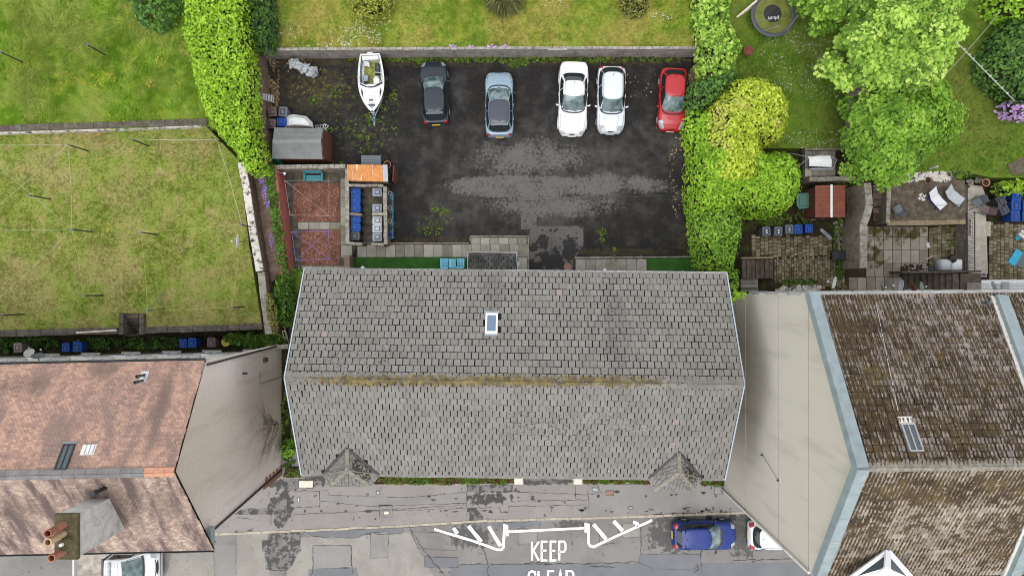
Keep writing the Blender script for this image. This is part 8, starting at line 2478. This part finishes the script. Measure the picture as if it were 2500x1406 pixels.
# pallet, boards
def pallet(px0, py0, px1, py1, z, n, label):
    a, b = W(px0, py0, z), W(px1, py1, z)
    t = thing('pallet', label, 'pallet', ((a.x + b.x) / 2, (a.y + b.y) / 2, z - .1))
    for i in range(n):
        x = -(b.x - a.x) / 2 + (b.x - a.x) * (i + .5) / n
        MB().box((x, 0, .09), ((b.x - a.x) / n - .04, a.y - b.y, .025)).build('plank', M['pale_timber'], t)
    for i in range(3): MB().box((0, -(a.y - b.y) / 2 + .05 + i * ((a.y - b.y) / 2 - .05), .045), (b.x - a.x, .09, .06)).build('bearer', M['timber'], t)
pallet(2405, 541, 2419, 577, .2, 3, 'narrow pale wooden pallet leaning flat on the cobbles')
pallet(2370, 535, 2382, 573, .75, 3, 'narrow pale slatted rack on the sloping path under the railing')
t = thing('cyan_board', 'bright cyan board lying with its grey shadow piece on the cobbles', 'board', tuple(W(2478, 629, .1)), math.radians(-32)); MB().box((0, 0, .03), (.50, 1.02, .05), ch=.01).build('board', M['cyan'], t)
t = thing('board_shadow', 'grey slab standing for the shadow of the bright cyan board', 'board', tuple(W(2496, 634, .085)), math.radians(-32)); MB().box((0, 0, .0), (.50, 1.0, .03), ch=.01).build('board', M['grey_plastic'], t)  # shadow of the cyan board, modelled as a grey slab
t = thing('cardboard_box', 'cream cardboard box on the cobbles by the picture edge', 'box', tuple(W(2497, 574, .2)), math.radians(-35)); MB().box((0, 0, .0), (.62, .42, .3), ch=.01).build('carton', M['off_white'], t)
MB().box((0, 0, .152), (.62, .05, .004)).build('tape', M['timber'], t)
t = thing('toy_tub', 'small turquoise tub beside the cream cardboard box', 'tub', tuple(W(2480, 582, .1))); MB().lathe([(.10, 0), (.14, .2), (.12, .2), (.09, .05)], (0, 0, -.02), 12).build('tub', M['teal'], t, True)
t = thing('wire_crate', 'white wire basket near the white lean to', 'basket', tuple(W(2402, 669, .1)))
mb = MB()
for k in range(5): mb.bar(W(2396 + k * 3, 663, .35), W(2396 + k * 3, 676, .35), .02, .02); mb.bar(W(2396, 664 + k * 3, .34), W(2409, 664 + k * 3, .34), .02, .02)
mb.build('wires', M['off_white'], t, world=True)
# railing
rl_ = thing('iron_railing', 'black iron railing along the pale sloping path', 'railing', tuple(W(2360, 600, .9)))
x0 = W(2358, 600, 1.0).x; ya, yb_ = W(2357, 520, 1.0).y, W(2357, 664, 1.0).y
MB().bar((x0, ya, 1.85), (x0, yb_, 1.85), .05, .03).build('top_rail', M['dark_metal'], rl_, world=True); MB().bar((x0, ya, 1.08), (x0, yb_, 1.08), .04, .03).build('bottom_rail', M['dark_metal'], rl_, world=True)
n = 24
for i in range(n): 
    y = ya + (yb_ - ya) * (i + .5) / n
    MB().tube((x0, y, 1.0), (x0, y, 1.85), .013, n=5).build('baluster', M['dark_metal'], rl_, world=True)
MB().bar(W(2232, 503, 2.0), W(2380, 500, 2.0), .03, .03).build('side_rail', M['dark_metal'], rl_, world=True)
r2 = thing('iron_railing', 'short black railing in front of the crowded dark grey bins', 'railing', tuple(W(2434, 480, .5)))
for i in range(9): MB().tube(W(2412, 460 + i * 6, .6), W(2436, 456 + i * 6.5, 1.6), .012, n=5).build('baluster', M['dark_metal'], r2, world=True)
MB().bar(W(2436, 450, 1.6), W(2437, 512, 1.6), .04, .03).build('top_rail', M['dark_metal'], r2, world=True)
# lane: yellow tub, frame, planks
p = W(551, 835, .5); t = thing('plastic_tub', 'round yellow lidded tub in the lane weeds', 'tub', (p.x, p.y, 0)); MB().lathe([(.22, 0), (.27, .46), (.29, .46), (.29, .52), (.27, .55), (0, .56)], (0, 0, 0), 20).build('tub', M['yellow_plastic'], t)
MB().path([(-.28, 0, .47), (-.2, .22, .50), (.2, .22, .50), (.28, 0, .47)], .012, 4).build('handle', M['dark_metal'], t)
t = thing('window_frame', 'discarded pale window frame leaning in the dark passage', 'frame', tuple(W(695, 815, .1)))
q = [W(690, 808, .6), W(696, 808, .6), W(700, 824, .2), W(693, 824, .2)]
mb = MB()
for i in range(4): mb.bar(q[i], q[(i + 1) % 4], .05, .05)
mb.build('frame', M['off_white'], t, world=True); MB().face([tuple(p) for p in q[::-1]]).build('pane', M['window_glass'], t, world=True)
for a, b, s_ in (((694, 796), (704, 836), 'pale yellow plank leaning in the dark passage, the longer one'), ((697, 806), (706, 842), 'short yellowish plank in the dark passage beside the longer one')):
    t = thing('plank', s_, 'timber', tuple(W(*a, .5))); MB().bar(W(*a, 1.0), W(*b, .2), .07, .04).build('plank_body', M['timber'], t, world=True)
pth = ground('passage_path', [(690, 690), (716, 690), (735, 760), (728, 836), (706, 836), (700, 760)], .03, M['dark_slab'])
p = W(258, 117, 2.25); t = thing('litter_scrap', 'white scrap of paper lying in the long grass by the pole', 'litter', tuple(p)); MB().grid(lambda i, j: (.18 * i - .09, .3 * j - .15, .06 * math.sin(5 * i + 3 * j)), 4, 4).build('paper', M['white'], t, True)
t = thing('wall_board', 'white strip lying along the top of the long grey wall', 'strip', tuple(W(1360, 121, 1.5))); MB().bar(W(1338, 120.8, 1.58), W(1384, 120.6, 1.58), .05, .03).build('strip', M['white'], t, world=True)

# ------------------------------------------------------------ hedges, shrubs and trees
bush('hedge', 'long lime green clipped hedge between the meadow and the brown wall', 'hedge', [(448, -50), (590, -50), (596, 20), (606, 110), (612, 200), (618, 300), (636, 370), (640, 420), (600, 425), (570, 372), (520, 320), (498, 280), (478, 220), (462, 150), (444, 80)], 4.0, 2.1, 2.4, M['leaf_lime'], 0.099, 222, .7, .26, 1.6, lift=(.1, .8))
bush('shrub', 'dark green shrub in the corner behind the long wall', 'shrub', [(588, -50), (660, -50), (668, 40), (672, 90), (662, 118), (625, 124), (606, 80)], 2.6, 1.45, 1.6, M['leaf_dark'], 0.106, 169, .7, .4, 1.3)
bush('shrub', 'pale leaved shrub at the top of the long grass meadow', 'shrub', [(310, -50), (440, -50), (436, 20), (420, 52), (385, 72), (350, 66), (325, 40)], 3.0, 2.2, 1.3, M['leaf_blue'], 0.132, 84, .6, .5, 1.2, core=False, k=6)
bush('shrub', 'round yellow shrub on the rough grass behind the white boat', 'shrub', [(846, -60), (954, -60), (958, 0), (945, 30), (915, 47), (880, 44), (856, 20)], 2.6, 1.45, 1.5, M['leaf_yellow'], 0.099, 232, .8, .45, 2.0)
bush('shrub', 'small round olive shrub on the rough grass behind the white saloon', 'shrub', [(1515, -60), (1588, -60), (1588, 10), (1575, 32), (1550, 40), (1525, 30), (1513, 5)], 2.2, 1.45, 1.1, M['leaf_olive'], 0.079, 253, .6, .35, 2.2)
# pampas clump
p = W(1230, 2, 1.45)
t = thing('pampas_grass', 'straw coloured pampas grass clump on the rough grass', 'plant', (p.x, p.y, 1.45))
n = 2600
th = rng.uniform(0, 2 * PI, n); L_ = rng.uniform(.6, 1.25, n); V = np.zeros((n, 5, 3))
cs, sn = np.cos(th), np.sin(th); r0_ = rng.uniform(0, .25, n)
for k, (f, hgt, w_) in enumerate(((0, 0, .015), (0, 0, -.015), (.55, .75, .012), (.55, .75, -.012), (1, .30, 0))):
    hh = hgt * rng.uniform(.8, 1.2, n) * L_
    V[:, k] = np.stack([cs * (r0_ + f * L_) - sn * w_, sn * (r0_ + f * L_) + cs * w_, hh], 1)
fl = (np.array([0, 1, 3, 2, 2, 3, 4])[None] + (np.arange(n) * 5)[:, None]).ravel(); ls = (np.array([0, 4])[None] + (np.arange(n) * 7)[:, None]).ravel()
link('blades', np_mesh('blades', V.reshape(-1, 3), fl, ls, M['leaf_pampas'], False, np.repeat(rng.random(n), 5)), t)
# car park east boundary, from the field down to the block
bush('hedge', 'bright green tall hedge top beside the trampoline', 'hedge', [(1702, -50), (1790, -50), (1795, 30), (1812, 70), (1822, 110), (1806, 150), (1790, 190), (1745, 190), (1722, 150), (1716, 100), (1706, 60)], 3.4, .6, 2.9, M['leaf_ash'], 0.132, 148, .9, .5, 1.2, k=6)
bush('shrub', 'soft blue green shrub above the red hatchback', 'shrub', [(1700, 190), (1740, 170), (1800, 135), (1818, 160), (1815, 200), (1770, 235), (1740, 260), (1706, 280), (1690, 255), (1688, 225)], 3.2, .1, 3.0, M['leaf_blue'], 0.112, 169, .8, .45, 1.3, k=6)
bush('hedge', 'big golden green clipped shrub beside the red hatchback', 'hedge', [(1742, 250), (1770, 215), (1805, 178), (1850, 166), (1890, 176), (1925, 200), (1950, 240), (1955, 285), (1938, 325), (1900, 345), (1880, 338), (1888, 385), (1870, 450), (1800, 470), (1732, 450), (1735, 330)], 4.4, .1, 4.4, M['leaf_gold'], 0.099, 253, 1.3, .3, 1.5, layers=2)
bush('hedge', 'lime green rounded hedge between the golden shrub and the compost bin', 'hedge', [(1704, 380), (1735, 335), (1800, 320), (1862, 335), (1885, 362), (1925, 352), (1962, 375), (1982, 415), (1978, 465), (1950, 510), (1905, 525), (1860, 520), (1830, 500), (1790, 520), (1712, 520), (1704, 470)], 4.0, .1, 4.0, M['leaf_hedge'], 0.099, 243, 1.2, .3, 1.4)
bush('hedge', 'ragged green edge of the hedge above the leaf litter', 'hedge', [(1690, 255), (1745, 250), (1775, 300), (1770, 420), (1715, 445), (1700, 350), (1688, 310)], 3.2, .05, 2.5, M['leaf_hedge'], 0.112, 169, .6, .4, 1.3)
bush('hedge', 'darker green lower hedge beside the bin yard', 'hedge', [(1704, 450), (1800, 455), (1832, 530), (1828, 570), (1816, 620), (1808, 668), (1760, 672), (1722, 650), (1712, 600), (1706, 560)], 3.2, .05, 3.0, M['leaf_mid'], 0.099, 222, .9, .32, 1.5)
bush('hedge', 'narrow green hedge tail along the verge of the grey roof', 'hedge', [(1768, 660), (1812, 655), (1812, 700), (1806, 740), (1788, 742), (1776, 700)], 2.4, .05, 2.6, M['leaf_mid'], 0.099, 201, .5, .3, 1.5)
bush('creeper', 'bright creeper sprig on the cream gable corner', 'creeper', [(1780, 716), (1835, 712), (1830, 724), (1806, 730), (1795, 745), (1782, 738)], 6.0, 4.8, 1.2, M['leaf_lime'], 0.092, 190, .4, .25, 1.5, core=False)
# trees of the far garden
def TJ(p): return jag(list(p) + [p[0]], 13, 20)[:-1]
tree('garden_tree', 'large pale green tree with feathery leaves over the garden wall', TJ([(2125, -60), (2345, -60), (2338, 40), (2330, 120), (2300, 160), (2290, 220), (2240, 215), (2190, 240), (2140, 225), (2110, 200), (2060, 195), (2035, 165), (2045, 120), (2080, 80), (2110, 40)]), 6.0, 1.3, 5.6, M['leaf_ash'], (2150, 120), 185, 190, (.35, .8), .125, 6, lift=(.0, .6))
tree('garden_tree', 'mid green tree with upright leafy branches below the pale tree', TJ([(2085, 300), (2100, 245), (2150, 215), (2200, 235), (2255, 200), (2300, 205), (2310, 235), (2345, 265), (2340, 295), (2330, 330), (2280, 340), (2270, 385), (2215, 400), (2180, 450), (2140, 430), (2105, 410), (2090, 360)]), 5.0, 1.3, 4.6, M['leaf_mid'], (2160, 320), 165, 130, (.3, .7), .12, 5, spread=.7, lift=(.1, .8))
tree('garden_tree', 'small green tree overhanging the trampoline garden from the picture edge', [(1960, -60), (2090, -60), (2080, 15), (2050, 40), (2010, 48), (1985, 20)], 4.5, 1.0, 3.6, M['leaf_mid'], (2020, -40), 60, 130, (.4, .7), .12, 6)
bush('shrub', 'dense dark green shrub at the edge of the far lawn', 'shrub', [(2408, 150), (2440, 80), (2475, 40), (2560, 40), (2560, 290), (2500, 262), (2470, 235), (2440, 205), (2415, 180)], 3.0, 1.3, 2.6, M['leaf_blue'], 0.132, 127, .9, .6, 1.1, k=6)
bush('shrub', 'yellowish green shrub in the far top corner of the garden', 'shrub', [(2440, -60), (2560, -60), (2560, 50), (2490, 48), (2460, 30), (2442, 10)], 3.2, 1.3, 2.4, M['leaf_hedge'], 0.125, 116, .8, .5, 1.2, k=6)
bush('lilac', 'purple lilac blossom at the end of the washing line', 'shrub', [(2472, 250), (2490, 236), (2540, 240), (2540, 285), (2495, 275)], 3.2, 1.3, 1.6, M['petal_lilac'], .12, 130, .4, .3, 2.0)
bush('shrub', 'bright yellow green shrub over the crowded blue bins', 'shrub', [(2445, 456), (2470, 440), (2540, 436), (2540, 470), (2490, 468), (2460, 474)], 2.0, .8, 1.1, M['leaf_lime'], 0.112, 127, .4, .35, 1.4)
bush('shrub', 'small vivid green bush in the passage between the pink gable and grey roof', 'shrub', [(680, 1092), (690, 1078), (712, 1074), (724, 1090), (722, 1108), (704, 1118), (686, 1112)], .8, 0, 1.1, M['leaf_mid'], 0.086, 232, .4, .25, 1.8)
# ivy and weeds
ground('planting_bed', [(612, 398), (668, 402), (676, 500), (690, 668), (660, 690), (640, 660), (616, 520)], .95, M['brown_wall'], .9)
bush('ivy', 'ivy draped over the red painted wall top', 'ivy', [(646, 402), (668, 404), (676, 470), (684, 540), (694, 610), (702, 668), (690, 676), (678, 640), (666, 560), (656, 480), (640, 420)], 1.9, 1.5, .55, M['leaf_ivy'], 0.086, 317, .3, .22, 2.2, core=False)
bush('ivy', 'thick dark ivy at the low end of the lawn wall above the passage', 'ivy', [(672, 670), (700, 660), (706, 720), (712, 790), (690, 800), (668, 790), (658, 730)], 1.4, .05, 1.4, M['leaf_ivy'], 0.099, 232, .4, .4, 1.6)
bush('ivy', 'thin ivy runner above the red wall end touching the roof corner', 'ivy', [(694, 668), (735, 656), (742, 664), (715, 676), (700, 682)], 1.5, 1.2, .35, M['leaf_ivy'], 0.079, 190, .2, .12, 2.0, core=False, stems=False)
bush('climber', 'yellow green bindweed trailing over the pale coping', 'climber', [(646, 720), (660, 716), (676, 760), (676, 820), (664, 812), (652, 770)], 2.2, 2.0, .3, M['leaf_olive'], 0.066, 232, .2, .14, 2.4, core=False, stems=False)
scatter('purple_flowers', 'purple aubrieta flowering along the ivy wall', 'flowers', [(640, 432, 7, 20, 130), (648, 470, 7, 18, 100), (653, 500, 6, 12, 30), (664, 590, 5, 28, 40)], 2.1, M['petal_purple'], .045, 5, (.1, .7), .15)
scatter('lane_weeds', 'bright leafy weeds at the end of the lane near the yellow tub', 'weeds', [(600, 826, 46, 14, 620), (640, 832, 46, 14, 460), (670, 820, 20, 14, 160)], .1, M['leaf_ivy'], .17, 5, (.1, .8), .5)
scatter('lane_weeds', 'dark weeds along the lane behind the tenement', 'weeds', [(60, 832, 60, 14, 420), (20, 845, 40, 14, 240), (120, 836, 30, 12, 120), (240, 838, 60, 14, 300), (330, 838, 50, 12, 240), (400, 836, 50, 14, 200)], .05, M['leaf_dark'], .13, 5, (.1, .8), .2)
scatter('passage_weeds', 'weeds in the dark passage beside the grey block', 'weeds', [(700, 1010, 12, 70, 220), (706, 1120, 16, 26, 160), (710, 900, 10, 40, 90), (715, 740, 10, 40, 120), (690, 830, 18, 10, 90)], .03, M['leaf_weed'], .12, 5, (.1, .8), .15)
scatter('yard_weeds', 'low weeds in the rubble strip and yard edges', 'weeds', [(2044, 590, 10, 60, 260), (1950, 690, 50, 10, 160), (2050, 660, 10, 24, 90), (1890, 535, 40, 18, 340), (1960, 535, 20, 20, 140), (2100, 440, 20, 8, 110), (2060, 452, 24, 5, 60), (2178, 470, 6, 50, 90), (2270, 548, 90, 5, 50), (2330, 590, 24, 40, 60)], .06, M['leaf_weed'], .10, 5, (.1, .8), .12)
scatter('bed_plants', 'leafy plants and dark litter beneath the far shrub', 'plants', [(2430, 100, 16, 20, 60), (2440, 230, 30, 40, 160), (2190, 430, 20, 12, 90), (2340, 425, 30, 10, 70), (2100, 300, 10, 60, 80), (2080, 380, 10, 30, 60)], 1.32, M['leaf_weed'], .13, 5, (.1, .8), .15)
